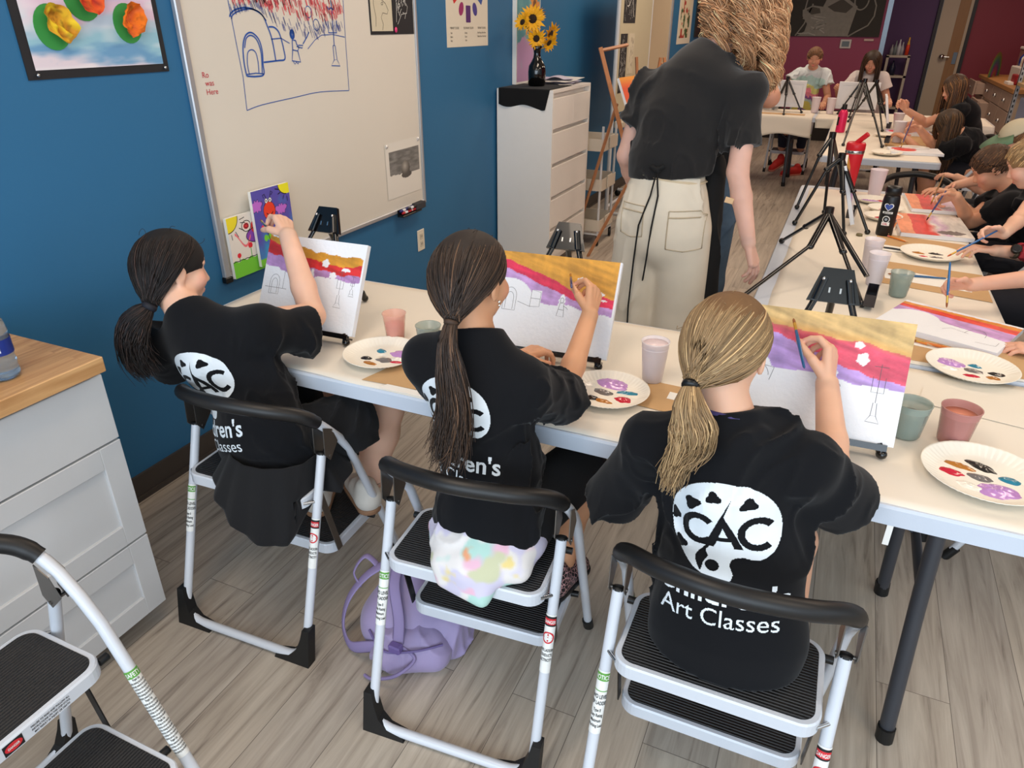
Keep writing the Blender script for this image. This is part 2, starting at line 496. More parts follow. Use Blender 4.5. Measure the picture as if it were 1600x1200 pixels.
# ================================================================ THINGS ON THE LEFT WALL
def on_wall(y, z, d=0.): return (WX+d, y, z)
def wall_art():
    # ---- big whiteboard
    wb = thing('whiteboard', 'large whiteboard with a blue marker drawing and red shading on the blue wall', 'whiteboard', (WX, 2.8, .68))
    o = wb.location
    b = MB(); b.box(WX, WX+.012, 2.05, 3.60, .70, 2.3); b.build('board_surface', mat('board_white', (222, 216, 204), .3, var=.02, vscale=3), wb, o)
    b = MB()
    b.box(WX, WX+.022, 2.028, 2.056, .68, 2.32, b=.004); b.box(WX, WX+.022, 3.592, 3.615, .68, 2.32, b=.004)
    b.box(WX, WX+.022, 2.056, 3.592, .68, .702, b=.004); b.box(WX, WX+.022, 2.056, 3.592, 2.298, 2.32, b=.004)
    b.build('board_frame', mat('aluminium', (190, 192, 196), .4, metal=.6), wb, o)
    b = MB(); b.box(WX, WX+.027, 2.024, 2.062, .674, .70, b=.004); b.build('frame_corner', M_BLACK, wb, o)
    # marker drawing: 2d coordinates measured on the board (y, z)
    to = lambda a, c: (WX+.0135, a, c)
    S = lambda px, py: (px, py)
    B_ = lambda *q: [(v.x, v.y) for v in bez([(x, y, 0) for x, y in q], 5)]
    thin = [(.003, l) for l in ([(2.284, 1.9), (2.286, 1.69), (2.297, 1.513), (2.303, 1.429), (2.296, 1.307)], B_((2.296, 1.307), (2.385, 1.320), (2.584, 1.332), (2.759, 1.341), (2.975, 1.332)), [(2.975, 1.332), (2.979, 1.412), (2.985, 1.553), (2.993, 1.707), (2.998, 1.9)])]
    blu = [(.006, B_((2.281, 1.635), (2.292, 1.648), (2.323, 1.661), (2.375, 1.667), (2.425, 1.658), (2.461, 1.639), (2.477, 1.606), (2.492, 1.568), (2.498, 1.525), (2.500, 1.478))), (.005, B_((2.289, 1.627), (2.298, 1.641), (2.33, 1.654), (2.392, 1.663), (2.442, 1.653), (2.476, 1.623)))]
    blu += [(.006, B_((2.324, 1.429), (2.320, 1.473), (2.326, 1.529), (2.343, 1.565), (2.368, 1.581), (2.394, 1.578), (2.42, 1.555), (2.429, 1.515), (2.423, 1.469), (2.419, 1.431), (2.373, 1.426), (2.326, 1.430))), (.005, B_((2.335, 1.529), (2.351, 1.562), (2.38, 1.572), (2.408, 1.555), (2.421, 1.515), (2.417, 1.469), (2.411, 1.434)))]
    blu += [(.004, B_((2.339, 1.434), (2.337, 1.473), (2.348, 1.512), (2.372, 1.522), (2.392, 1.51), (2.397, 1.476), (2.393, 1.438))), (.004, [(2.326, 1.436), (2.375, 1.438), (2.42, 1.433)])]
    blu += [(.006, B_((2.485, 1.601), (2.514, 1.600), (2.538, 1.585), (2.549, 1.559), (2.557, 1.517), (2.556, 1.482), (2.515, 1.478), (2.429, 1.475))), (.004, [(2.489, 1.557), (2.552, 1.56)])]
    blu += [(.011, arc2(2.620, 1.573, .007, .010, 0, 360)), (.005, arc2(2.620, 1.573, .013, .017, 0, 360)), (.005, [(2.637, 1.550), (2.616, 1.552), (2.612, 1.516), (2.600, 1.474), (2.653, 1.467), (2.643, 1.512), (2.653, 1.521), (2.641, 1.536), (2.637, 1.550)]), (.004, [(2.611, 1.515), (2.643, 1.51)]), (.004, [(2.639, 1.527), (2.674, 1.52), (2.681, 1.53), (2.65, 1.532)]), (.005, [(2.682, 1.536), (2.714, 1.563), (2.73, 1.581)]), (.003, [(2.607, 1.471), (2.615, 1.46), (2.624, 1.468), (2.636, 1.46), (2.64, 1.467)])]
    blu += [(.005, [(2.902, 1.705), (2.905, 1.668), (2.901, 1.63), (2.9, 1.579), (2.896, 1.525)]), (.006, [(2.873, 1.68), (2.882, 1.668), (2.897, 1.675), (2.916, 1.668), (2.918, 1.679)]), (.005, [(2.868, 1.624), (2.865, 1.577), (2.923, 1.576), (2.928, 1.624)]), (.004, [(2.887, 1.525), (2.886, 1.466), (2.907, 1.467), (2.903, 1.525), (2.887, 1.525)]), (.004, [(2.886, 1.466), (2.862, 1.444), (2.925, 1.44), (2.909, 1.465)])]
    blu += [(.003, [(2.71, 1.516), (2.765, 1.55), (2.813, 1.568), (2.893, 1.57), (2.98, 1.558)]), (.003, [(2.551, 1.559), (2.597, 1.54)]), (.003, arc2(2.741, 1.657, .020, .022, 0, 360)), (.003, arc2(2.785, 1.608, .020, .022, 0, 360))]
    strokes('marker_drawing', wb, mat('blue_marker', (34, 84, 170), .5), blu+thin, to, .005, o)
    rr = random.Random(3); red = []; pur = []
    for i in range(230):
        a = 2.30+.68*rr.random(); lo = np.interp(a, [2.29, 2.43, 2.5, 2.6, 2.75, 2.98], [1.668, 1.677, 1.65, 1.628, 1.618, 1.622]); zz = lo+rr.uniform(0, .07) if a > 2.5 else lo+rr.uniform(0, .03)
        if (a-2.741)**2+(zz-1.657)**2 > .0006 and (a-2.785)**2+(zz-1.61)**2 > .0008: red.append([(a, zz+.03), (a+.008, zz)])
    for i in range(130):
        a = 2.29+.69*rr.random(); lo = np.interp(a, [2.29, 2.43, 2.5, 2.58, 2.7, 2.78, 2.9, 2.98], [1.652, 1.678, 1.625, 1.585, 1.570, 1.562, 1.588, 1.596]); up = np.interp(a, [2.29, 2.43, 2.5, 2.6, 2.75, 2.98], [1.67, 1.69, 1.655, 1.632, 1.622, 1.628]); zz = rr.uniform(lo, up)
        pur.append([(a, zz+.012), (a+.008, zz-.014)])
    strokes('red_hatching', wb, mat('red_marker', (224, 92, 100), .5), red, to, .0035, o)
    strokes('purple_hatching', wb, mat('purple_marker', (86, 96, 160), .5), pur, to, .0022, o)
    rm = mat('red_pen', (196, 40, 60), .5)
    for k, (t, y, z) in enumerate((('Ro', 2.095, 1.436), ('was', 2.108, 1.408), ('Here', 2.115, 1.378))):
        text_mesh('red_writing', wb, rm, t, to, .028, y+.02, z, off=o)
    # ---- art pinned beside / on the board
    # three paper flowers on a watercolour sheet, black backing
    fa = thing('flower_artwork', 'watercolour sheet with three crumpled paper flowers on black backing, pinned to blue wall', 'artwork', (WX, 1.7, 1.48)); o = fa.location
    b = MB(); b.box(WX, WX+.004, 1.46, 1.965, 1.465, 1.90)
    b.build('backing', mat('black_card', (32, 32, 36), .7), fa, o)
    def wc(a, c):
        col = np.zeros(a.shape+(3,))+(226, 214, 224)
        n = fbm(a*3, c*9, 0, 4)*.09
        v = c+n
        for lo, colr in ((.0, (110, 160, 200)), (.10, (150, 196, 214)), (.22, (190, 208, 226)), (.34, (226, 200, 222)), (.50, (206, 190, 224)), (.62, (220, 226, 226)), (.72, (202, 224, 206)), (.82, (150, 160, 200)), (.92, (120, 128, 186))):
            col = mixc(col, colr, (v-lo)/.06)
        col = mixc(col, (240, 240, 240), (vnoise(a*5, c*22, 5)-.2)*.8)
        return col
    painted('watercolour_sheet', fa, (WX+.005, 1.487, 1.49), (0, .458, 0), (0, 0, .41), 90, 80, wc, vcol_mat('painted_paper', .75), o)
    gr = mat('green_card', (58, 150, 70), .7)
    for k, (y, z, s, cols, ang) in enumerate(((1.585, 1.615, .055, ((214, 150, 40), (236, 200, 40)), 35), (1.70, 1.70, .062, ((196, 50, 40), (232, 96, 30)), 0), (1.84, 1.625, .052, ((226, 110, 50), (238, 120, 20)), -30))):
        fl = MB(); n = 26
        fl.prism([(s*1.0*math.cos(2*PI*i/n), s*1.12*math.sin(2*PI*i/n)) for i in range(n)], .006, .008, to=lambda a, c, h: (WX+h, y+a-.004*math.copysign(1, ang)*(1 if ang else 0)-.01, z+c-.012))
        f = fl.build('green_leaf', gr, fa, o)
        # crumpled tissue bowl
        nu, nv = 34, 20
        A, Rr = np.meshgrid(np.linspace(0, 2*PI, nu), np.linspace(.02, 1, nv), indexing='ij')
        cru = fbm(np.cos(A)*Rr*2.6+k*5, np.sin(A)*Rr*2.6, k*3., 3)
        X = WX+.010+.026*Rr**1.5+.012*cru; X = np.maximum(X, WX+.0095)
        edge = 1+.08*np.sin(5*A+k)*Rr
        ca, sa = math.cos(R(ang)), math.sin(R(ang))
        yy = Rr*np.cos(A)*s*.78*edge; zz = Rr*np.sin(A)*s*1.02*edge
        P = np.stack([X, y+yy*ca-zz*sa, z+yy*sa+zz*ca], -1)
        t = np.clip(.5+cru*1.2, 0, 1)[..., None]
        c = np.array(cols[0])*(1-t)+np.array(cols[1])*t
        c = c*(1-.25*np.clip(fbm(A*2, Rr*6, 9.+k), 0, 1))[..., None]
        arr_mesh('tissue_flower', P.reshape(-1, 3), grid_faces(nu, nv), vcol_mat('tissue_paper', .8), fa, o, srgb_lin(c).reshape(-1, 3))
    for y in (1.487, 1.945):
        b = MB(); b.ball((WX+.010, y, 1.478), .0055, 10); b.build('pushpin', M_CHROME, fa, o)
    # two line studies (one white paper, one black) at the top right of the board
    da = thing('drawing_pair', 'ink antelope drawing beside a white on black animal study, mounted on black card on whiteboard', 'artwork', (WX, 3.4, 1.6)); o = da.location
    b = MB(); b.box(WX+.0125, WX+.015, 3.19, 3.585, 1.565, 2.0); b.build('black_card', mat('black_card', (32, 32, 36), .7), da, o)
    b = MB(); b.box(WX+.0152, WX+.016, 3.20, 3.385, 1.58, 2.0); b.build('paper', mat('cream_paper', (205, 196, 172), .8), da, o)
    to2 = lambda a, c: (WX+.0168, a, c)
    ink = [[(3.26, 1.9), (3.275, 1.83), (3.31, 1.77), (3.315, 1.72)], [(3.245, 1.9), (3.25, 1.8), (3.28, 1.73)], [(3.235, 1.74), (3.26, 1.73), (3.29, 1.72), (3.33, 1.70), (3.35, 1.672), (3.34, 1.655), (3.30, 1.66), (3.285, 1.64), (3.30, 1.61), (3.29, 1.585)], [(3.235, 1.74), (3.225, 1.70), (3.24, 1.64), (3.235, 1.60)], arc2(3.30, 1.70, .008, .006, 0, 360, 8)]
    strokes('ink_line', da, mat('grey_ink', (90, 84, 76), .7), ink, to2, .0025, o)
    wl = []
    for i in range(46):
        y = 3.425+.09*rr.random(); z = 1.66+.12*rr.random(); wl.append([(y, z), (y+rr.uniform(-.02, .02), z+rr.uniform(-.03, .03))])
    wl += [[(3.42, 1.62), (3.43, 1.74), (3.46, 1.78), (3.50, 1.72), (3.53, 1.69), (3.52, 1.66), (3.47, 1.655), (3.43, 1.61)], [(3.49, 1.78), (3.495, 1.82), (3.505, 1.77)]]
    strokes('white_line', da, mat('white_ink', (215, 215, 210), .7), wl, to2, .0025, o)
    b = MB(); b.ball((WX+.020, 3.405, 1.585), .011, 10, sc=(.5, 1, 1.2)); b.build('pink_magnet', mat('hot_pink', (224, 60, 120), .4), da, o)
    # egg shading study
    eg = thing('egg_drawing', 'pencil drawing of a shaded egg pinned low on the right of the whiteboard', 'drawing', (WX, 3.4, .76)); o = eg.location
    def egg(a, c):
        col = np.zeros(a.shape+(3,))+(226, 221, 211)
        inn = (a > .1)*(a < .97)*(c > .04)*(c < .84)
        bg = 120+18*fbm(a*8, c*30, 1)
        up = inn*(c > .42-.04*a+.01*fbm(a*9, c*9))
        col = np.where(up[..., None] > 0, bg[..., None]*np.array((1, .98, .95)), col)
        sh = ((a-.57)/.15)**2+((c-.37)/.06)**2 < 1
        col = mixc(col, (70, 66, 62), sh*.9)
        r = ((a-.55)/.125)**2+((c-.48)/.15)**2
        shade = np.clip(.25+.9*np.sqrt(((a-.53)/.14)**2+((c-.53)/.16)**2)*.85, 0, 1)
        col = mixc(col, (208, 202, 192), (r < 1)*1.); col = mixc(col, (74, 70, 66), (r < 1)*shade*.9)
        return col
    painted('paper', eg, (WX+.0142, 3.234, .765), (0, .345, 0), (0, 0, .29), 90, 90, egg, vcol_mat('painted_paper', .75), o)
    for y in (3.25, 3.565):
        b = MB(); b.lathe([(0, .006), (.009, .005), (.011, 0)], (WX+.0142, y, 1.04), axis=(1, 0, 0), n=12); b.build('clear_pushpin', mat('clear_plastic_pin', (230, 230, 230), .1, trans=.6), eg, o)
    # magnetic pen holder with markers
    hd = thing('marker_holder', 'small black tray clipped under the whiteboard corner', 'tray', (WX+.03, 3.4, .675)); o = hd.location
    b = MB(); b.box(WX+.0225, WX+.06, 3.30, 3.50, .662, .672, b=.003); b.box(WX+.0225, WX+.028, 3.30, 3.50, .662, .70); b.build('tray_body', M_BLACK, hd, o)
    er = thing('board_eraser', 'dark grey felt eraser on the tray under the whiteboard', 'eraser', (WX+.045, 3.49, .690)); b = MB(); b.box(-.018, .018, -.05, .05, -.017, .02, b=.004); b.build('eraser_body', mat('grey_felt', (58, 58, 62), .9), er)
    for k, (c, nm, z, dx, y0) in enumerate((((196, 40, 50), 'red', .683, .048, 3.31), ((40, 50, 120), 'navy', .683, .032, 3.33), ((40, 50, 120), 'blue', .696, .040, 3.30), ((40, 34, 34), 'black', .699, .054, 3.36))):
        mk = thing('marker_pen', 'white marker with %s %s in the black tray' % (nm, 'cap and label'), 'marker', (WX+dx, y0, z), group='markers on the tray')
        b = MB(); b.tube([(0, .022, 0), (0, .10, 0)], .007, 10); b.build('barrel', M_WHITE, mk)
        b = MB(); b.tube([(0, .10, 0), (0, .135, 0)], .0078, 10); b.build('cap', mat(nm+'_cap', c, .4), mk)
        b = MB(); b.tube([(0, .0, 0), (0, .022, 0)], [.0055, .007], 10); b.build('end_plug', mat(nm+'_cap', c, .4), mk)
        b = MB(); b.tube([(0, .05, 0), (0, .088, 0)], .0073, 10); b.build('label_band', mat(nm+'_cap', c, .4), mk)
    # two bright marker paintings leaning on the lower left corner of the board
    def pA(a, c):
        col = np.zeros(a.shape+(3,))+(236, 230, 222)
        col = mixc(col, (120, 208, 60), c < .27+.02*np.sin(a*30))
        s = ((a+.0)/.28)**2+((c-1.0)/.24)**2 < 1
        col = mixc(col, (244, 226, 50), s)
        for (x, y, r) in ((.18, .36, .05), (.5, .47, .06)):
            col = mixc(col, (226, 40, 56), ((a-x)/r)**2+((c-y)/(r*.8))**2 < 1)
            col = mixc(col, (70, 170, 60), (abs(a-x) < .012)*(c < y-.04)*(c > .25))
        tri = (c > .55)*(a > .42)*(c < .95-.45*abs(a-.8)/.4*.8)*(c > .55)
        col = mixc(col, (140, 70, 180), (((a-.75)/.32)**2+((c-.62)/.13)**2 < 1))
        col = mixc(col, (230, 60, 60), (((a-.68)/.1)**2+((c-.75)/.1)**2 < 1))
        col = mixc(col, (244, 120, 130), (abs(c-(.6+.12*np.sin(a*12))) < .022)*(a > .15)*(a < .55))
        col = mixc(col, (226, 50, 60), ((a-.47)/.07)**2+((c-.80)/.05)**2 < 1)
        return col
    def pB(a, c):
        n = fbm(a*4, c*5, 2)
        col = mixc(np.zeros(a.shape+(3,))+(92, 82, 176), (62, 150, 206), np.clip(.9-c*1.3+n*.5, 0, 1))
        col = mixc(col, (120, 200, 60), c < .1)
        col = mixc(col, (244, 236, 40), ((a-.93)/.22)**2+((c-1)/.14)**2 < 1)
        for (x, y, rx, ry) in ((.1, .80, .13, .07), (.72, .68, .15, .06), (.86, .40, .12, .05)):
            w = 1+.18*np.sin(np.arctan2(c-y, a-x)*7)
            d = ((a-x)/rx/w)**2+((c-y)/ry/w)**2
            col = mixc(col, (24, 20, 40), d < 1.2); col = mixc(col, (196, 110, 214), d < 1)
        d = ((a-.41)/.15)**2+((c-.70)/.12)**2
        col = mixc(col, (20, 16, 30), d < 1.13); col = mixc(col, (240, 66, 40), d < 1)
        for x in (.36, .46):
            d = ((a-x)/.04)**2+((c-.84)/.03)**2
            col = mixc(col, (20, 20, 30), d < 1.3); col = mixc(col, (240, 240, 240), d < .9); col = mixc(col, (20, 20, 30), d < .15)
        for i in range(5):
            col = mixc(col, (150, 60, 160) if i % 2 else (230, 60, 120), ((a-.42-.05*i)/.05)**2+((c-.56+.015*i)/.035)**2 < 1)
        for i in range(5):
            t = i*2*PI/5
            col = mixc(col, (236, 60, 90), ((a-.22-.05*np.cos(t))/.035)**2+((c-.50-.03*np.sin(t))/.022)**2 < 1)
        col = mixc(col, (250, 210, 60), ((a-.22)/.025)**2+((c-.50)/.016)**2 < 1)
        for (x, y) in ((.22, .36), (.32, .36), (.42, .20)): col = mixc(col, (120, 214, 60), ((a-x)/.05)**2+((c-y)/.045)**2 < 1)
        return col
    for nm, lab, (y0, z0, w, h), fn, dx in (('small_canvas', 'small bright canvas of a red round creature under a corner sun', (2.20, .70, .225, .31), pB, .040), ('small_canvas', 'small white canvas with red flowers and green grass on the whiteboard corner', (2.065, .685, .215, .245), pA, .022)):
        t = thing(nm, lab, 'painting', (WX+dx, y0+w/2, z0), group='marker paintings on the whiteboard corner'); o = t.location
        b = MB(); b.box(WX+dx, WX+dx+.014, y0, y0+w, z0, z0+h); b.build('canvas_panel', M_WHITEPAPER, t, o)
        painted('painting', t, (WX+dx+.0147, y0, z0), (0, w, 0), (0, 0, h), 110, 150, fn, vcol_mat('painted_paper', .75), o)
        bl = []
        toB = lambda a, c: (WX+dx+.0156, y0+a*w, z0+c*h)
        if fn is pB:
            bl = [arc2(.93, 1.0, .22, .14, 180, 265), arc2(.41, .70, .09, .05, 200, 340, 10), [(.36, .87), (.33, .93), (.28, .92), (.30, .88)], [(.46, .87), (.50, .95), (.55, .93), (.50, .90)], [(.26, .46), (.3, .38), (.33, .22)], [(.62, .96), (.72, .94)], [(.68, .88), (.76, .90)], [(.8, .8), (.84, .85)], [(.92, .76), (.92, .83)]]
        else:
            bl = [arc2(0, 1, .28, .24, 270, 360), [(.32, .93), (.45, .95)], [(.33, .88), (.45, .86)], [(.28, .8), (.40, .74)], [(.18, .76), (.24, .66)], [(.07, .73), (.08, .64)], arc2(.8, .95, .14, .1, 60, 270, 12), arc2(.47, .80, .12, .09, 0, 360, 14), arc2(.47, .80, .05, .035, 0, 360, 8), arc2(.75, .62, .32, .13, 0, 360)]
            bl += [[(i/14, .27+.012*(i % 2)) for i in range(15)]]
        strokes('outline', t, mat('black_marker', (20, 18, 26), .6), [[(p[0], p[1]) for p in l] for l in bl], toB, .012, o)
    # power outlet
    ot = thing('wall_outlet', 'cream double power outlet on the blue wall below the whiteboard', 'outlet', (WX, 3.56, .467)); o = ot.location
    b = MB(); b.box(WX, WX+.006, 3.522, 3.598, .405, .53, b=.003); b.build('cover_plate', mat('outlet_ivory', (226, 218, 200), .4), ot, o)
    for z in (.445, .49):
        b = MB(); b.box(WX+.006, WX+.009, 3.545, 3.575, z-.017, z+.017, b=.001); q = b.build('socket', mat('outlet_ivory2', (206, 198, 180), .4), ot, o)
        b = MB(); b.box(WX+.0088, WX+.0095, 3.552, 3.555, z-.004, z+.008); b.box(WX+.0088, WX+.0095, 3.565, 3.568, z-.004, z+.008); b.build('slot', M_BLACK, q, o)
    # colour wheel poster
    cw = thing('colour_wheel_poster', 'cream colour wheel poster with small printed text on blue wall', 'poster', (WX, 4.23, 1.49)); o = cw.location
    b = MB(); b.box(WX, WX+.0015, 3.965, 4.50, 1.49, 2.15); b.build('sheet', mat('poster_cream', (222, 214, 196), .7), cw, o)
    toP = lambda a, c: (WX+.0025, a, c)
    cy, cz, rr_ = 4.235, 1.86, .175
    cols = [(214, 190, 60), (150, 180, 70), (60, 140, 90), (50, 130, 140), (52, 84, 156), (70, 60, 140), (84, 40, 110), (150, 40, 100), (204, 44, 44), (214, 90, 50), (222, 130, 50), (226, 160, 50)]
    for k in range(12):
        a = R(90-30*k); x, z = cy+rr_*math.cos(a), cz+rr_*1.12*math.sin(a)
        b = MB(); sh = rrect(-.03, .03, -.045, .045, .004, 1) if k % 2 == 0 else [(.028*math.cos(t*.4), .038*math.sin(t*.4)) for t in range(16)]
        ca, sa = math.cos(a-PI/2), math.sin(a-PI/2)
        b.prism([(x+p*ca-q*sa, z+p*sa+q*ca) for p, q in sh], .0018, .0022, to=lambda u, v, h: (WX+h, u, v)); b.build('colour_patch', mat('patch_%d' % k, cols[k], .6), cw, o)
    ink = mat('print_ink', (60, 56, 52), .7)
    for (t, y, z, s) in (('PRIMARY COLORS', 4.06, 1.585, .016), ('SECONDARY COLORS', 4.235, 1.585, .016), ('TERTIARY COLORS', 4.41, 1.585, .016), ('Red', 4.02, 1.56, .014), ('Yellow', 4.02, 1.54, .014), ('Blue', 4.02, 1.52, .014), ('Orange', 4.20, 1.56, .014), ('Green', 4.20, 1.54, .014), ('Violet', 4.20, 1.52, .014), ('Red-Orange  Blue-Green', 4.41, 1.56, .014), ('Yellow-Green  Blue-Violet', 4.41, 1.54, .014), ('COLOR WHEEL', 4.235, 1.80, .02)):
        text_mesh('printed_text', cw, ink, t, toP, s, y, z, off=o, squash=.8)
    # tall painted canvas behind the vase
    tc = thing('tall_canvas', 'tall narrow canvas with orange flowers on teal, standing on dresser against wall', 'painting', (WX, 5.08, 1.235)); o = tc.location
    b = MB(); b.box(WX+.001, WX+.03, 4.88, 5.30, 1.236, 2.2); b.build('canvas_panel', M_WHITEPAPER, tc, o)
    def tcf(a, c):
        col = mixc(np.zeros(a.shape+(3,))+(92, 150, 160), (190, 150, 190), (c < .30+.05*fbm(a*4, c*4)))
        col = mixc(col, (150, 200, 190), fbm(a*5, c*9, 3)*.5)
        for (x, y) in ((.4, .72), (.75, .52), (.5, .40)):
            an = np.arctan2((c-y)*2.2, a-x); r = np.hypot(a-x, (c-y)*2.2)
            col = mixc(col, (226, 146, 70), r < .24*(.75+.25*np.cos(an*9))); col = mixc(col, (120, 80, 50), r < .07)
        return col
    painted('painting', tc, (WX+.031, 4.89, 1.25), (0, .40, 0), (0, 0, .94), 50, 90, tcf, vcol_mat('painted_paper', .75), o)
wall_art()

# ================================================================ NEAR CABINET
def wood_mat(name, c1, c2, lam=.04, rough=.4):
    m = bpy.data.materials.new(name); m.use_nodes = True; nt = m.node_tree; L = nt.links; b = nt.nodes['Principled BSDF']
    tc = nd(nt, 'ShaderNodeTexCoord')
    br = nd(nt, 'ShaderNodeTexBrick'); br.inputs['Scale'].default_value = 1; br.inputs['Brick Width'].default_value = .5; br.inputs['Row Height'].default_value = lam; br.inputs['Mortar Size'].default_value = .0004
    br.inputs['Color1'].default_value = (0, 0, 0, 1); br.inputs['Color2'].default_value = (1, 1, 1, 1); br.inputs['Mortar'].default_value = (.4, .4, .4, 1)
    mp0 = nd(nt, 'ShaderNodeMapping'); mp0.inputs['Rotation'].default_value = (0, 0, R(90)); L.new(tc.outputs['Object'], mp0.inputs[0]); L.new(mp0.outputs[0], br.inputs['Vector'])
    vm = nd(nt, 'ShaderNodeVectorMath', operation='MULTIPLY_ADD'); vm.inputs[1].default_value = (5.3, 2.1, 1); L.new(br.outputs['Color'], vm.inputs[0]); L.new(tc.outputs['Object'], vm.inputs[2])
    mp = nd(nt, 'ShaderNodeMapping'); mp.inputs['Scale'].default_value = (40, 3, 40); L.new(vm.outputs[0], mp.inputs[0])
    n = nd(nt, 'ShaderNodeTexNoise'); n.inputs['Scale'].default_value = 1.2; n.inputs['Detail'].default_value = 6; n.inputs['Distortion'].default_value = .6; L.new(mp.outputs[0], n.inputs['Vector'])
    cr = nd(nt, 'ShaderNodeValToRGB'); cr.color_ramp.elements[0].position = .3; cr.color_ramp.elements[0].color = lin(c1)+(1,); cr.color_ramp.elements[1].position = .7; cr.color_ramp.elements[1].color = lin(c2)+(1,)
    L.new(n.outputs['Fac'], cr.inputs[0])
    mx = nd(nt, 'ShaderNodeMix', data_type='RGBA', blend_type='MULTIPLY'); mx.inputs[0].default_value = 1
    c3 = nd(nt, 'ShaderNodeValToRGB'); c3.color_ramp.elements[0].color = (.82, .80, .78, 1); L.new(br.outputs['Color'], c3.inputs[0])
    L.new(cr.outputs[0], mx.inputs[6]); L.new(c3.outputs[0], mx.inputs[7]); L.new(mx.outputs[2], b.inputs['Base Color'])
    b.inputs['Roughness'].default_value = rough
    return m
M_BUTCHER = wood_mat('butcher_block', (172, 124, 76), (214, 170, 118))
def cabinet():
    wt = MB(); wt.box(-2.165, -1.565, -.75, 1.035, .845, .885, b=.002)
    tag(wt.build('worktop', M_BUTCHER), 'light butcher block worktop on the white drawer cabinet', 'worktop')
    cb = thing('drawer_cabinet', 'white shaker drawer cabinet under the butcher block worktop', 'cabinet', (-1.9, .2, 0)); o = cb.location
    wm = mat('cabinet_white', (200, 201, 202), .4)
    b = MB(); b.box(-2.165, -1.625, -.73, 1.03, .10, .845); b.box(-2.165, -1.68, -.73, 1.02, 0, .10, 1)
    b.build('carcass', [wm, mat('dark_plinth', (40, 38, 38), .6)], cb, o)
    hm = mat('pewter', (150, 130, 112), .35, metal=.8)
    for k, (z0, z1, shaker) in enumerate(((.642, .826, False), (.327, .636, True), (.012+.06, .321, True))):
        for y0, y1 in ((.205, 1.042), (-.73, .199)):
            b = MB(); X0, X1 = -1.624, -1.600
            if shaker:
                w = .062
                b.box(X0, X1-.009, y0+.01, y1-.01, z0+.01, z1-.01)
                for (a, c, e, f) in ((y0, y0+w, z0, z1), (y1-w, y1, z0, z1), (y0+w, y1-w, z1-w, z1), (y0+w, y1-w, z0, z0+w)): b.box(X0, X1, a, c, e, f, b=.0015)
            else: b.box(X0, X1, y0, y1, z0, z1, b=.0015)
            d = b.build('drawer', wm, cb, o)
            # cup pull
            cy, cz = (y0+y1)/2-.06, (z0+z1)/2
            nu, nv = 9, 14; vs = []; fs = []
            for i in range(nu):
                for j in range(nv):
                    t = PI*j/(nv-1); q = (PI/2)*i/(nu-1)
                    vs.append((X1-.001+.026*math.sin(q), cy+.048*math.cos(t)*math.cos(q), cz+.022*math.sin(t)*math.cos(q)-.004))
            for i in range(nu-1):
                for j in range(nv-1): fs.append((i*nv+j, i*nv+j+1, (i+1)*nv+j+1, (i+1)*nv+j))
            h = MB(); h.add(vs, fs, 0, True); h.build('handle', hm, d, o)
cabinet()
def water_bottles():
    pl = mat('clear_pet', (235, 240, 245), .06, trans=.92, ior=1.25)
    wa = mat('bottle_water', (210, 226, 236), .05, trans=.9, ior=1.2)
    lb = mat('blue_label', (30, 50, 130), .4)
    tx = mat('label_print', (225, 228, 235), .5)
    for k, (x, y, lab) in enumerate(((-1.665, .862, 'clear water bottle with a blue label nearest the worktop end'), (-1.655, .79, 'clear water bottle standing in front of another on the worktop'))):
        t = thing('water_bottle', lab, 'bottle', (x, y, .886), group='water bottles on the worktop')
        prof = [(.0, .004), (.022, .0), (.030, .006)]
        for i in range(24):
            z = .01+i*.0058; rb = .0315 + .0012*math.sin(i*1.5)
            if i > 20: rb -= .002*(i-20)
            prof.append((rb, z))
        prof += [(.024, .158), (.015, .176), (.0125, .186), (.0125, .198)]
        b = MB(); b.lathe(prof, n=28); b.build('bottle_body', pl, t)
        b = MB(); b.lathe([(.0, .006)]+[(r*.94, z) for r, z in prof[3:24]]+[(0, .148)], n=24); b.build('water', wa, t)
        b = MB(); b.lathe([(.0328, .062), (.0328, .098)], n=28); lo = b.build('label', lb, t)
        to = lambda a, c: (.0333*math.cos(a/.0333-.9), .0333*math.sin(a/.0333-.9), c)
        g = MB(); n = 8
        vs = [to(-.02+.04*i/n, z) for i in range(n+1) for z in (.070, .090)]
        g.add(vs, [(2*i, 2*i+2, 2*i+3, 2*i+1) for i in range(n)]); g.build('label_panel', tx, lo)
        text_mesh('label_text', lo, lb, 'MINERAL', lambda a, c: (.0337*math.cos(a/.0333-.9), .0337*math.sin(a/.0333-.9), c), .013, 0, .076, bold=True)
        b = MB(); b.lathe([(.0, .208), (.0135, .207), (.014, .203), (.014, .190)], n=20); b.build('cap', mat('cap_white', (235, 238, 240), .4), t)
water_bottles()

# ================================================================ STEP STOOLS (two steps, padded grip)
M_TREAD = None
def tread_mat():
    m = bpy.data.materials.new('rubber_tread'); m.use_nodes = True; nt = m.node_tree; L = nt.links; b = nt.nodes['Principled BSDF']
    b.inputs['Base Color'].default_value = lin((26, 25, 26))+(1,); b.inputs['Roughness'].default_value = .55
    tc = nd(nt, 'ShaderNodeTexCoord'); w = nd(nt, 'ShaderNodeTexWave', bands_direction='Y'); w.inputs['Scale'].default_value = 42
    w.inputs['Distortion'].default_value = 0
    L.new(tc.outputs['Object'], w.inputs[0]); bp = nd(nt, 'ShaderNodeBump'); bp.inputs['Strength'].default_value = .9; bp.inputs['Distance'].default_value = .003
    L.new(w.outputs['Fac'], bp.inputs['Height']); L.new(bp.outputs[0], b.inputs['Normal'])
    return m
M_TREAD = tread_mat()
M_GRIP = mat('foam_grip', (24, 23, 23), .42)
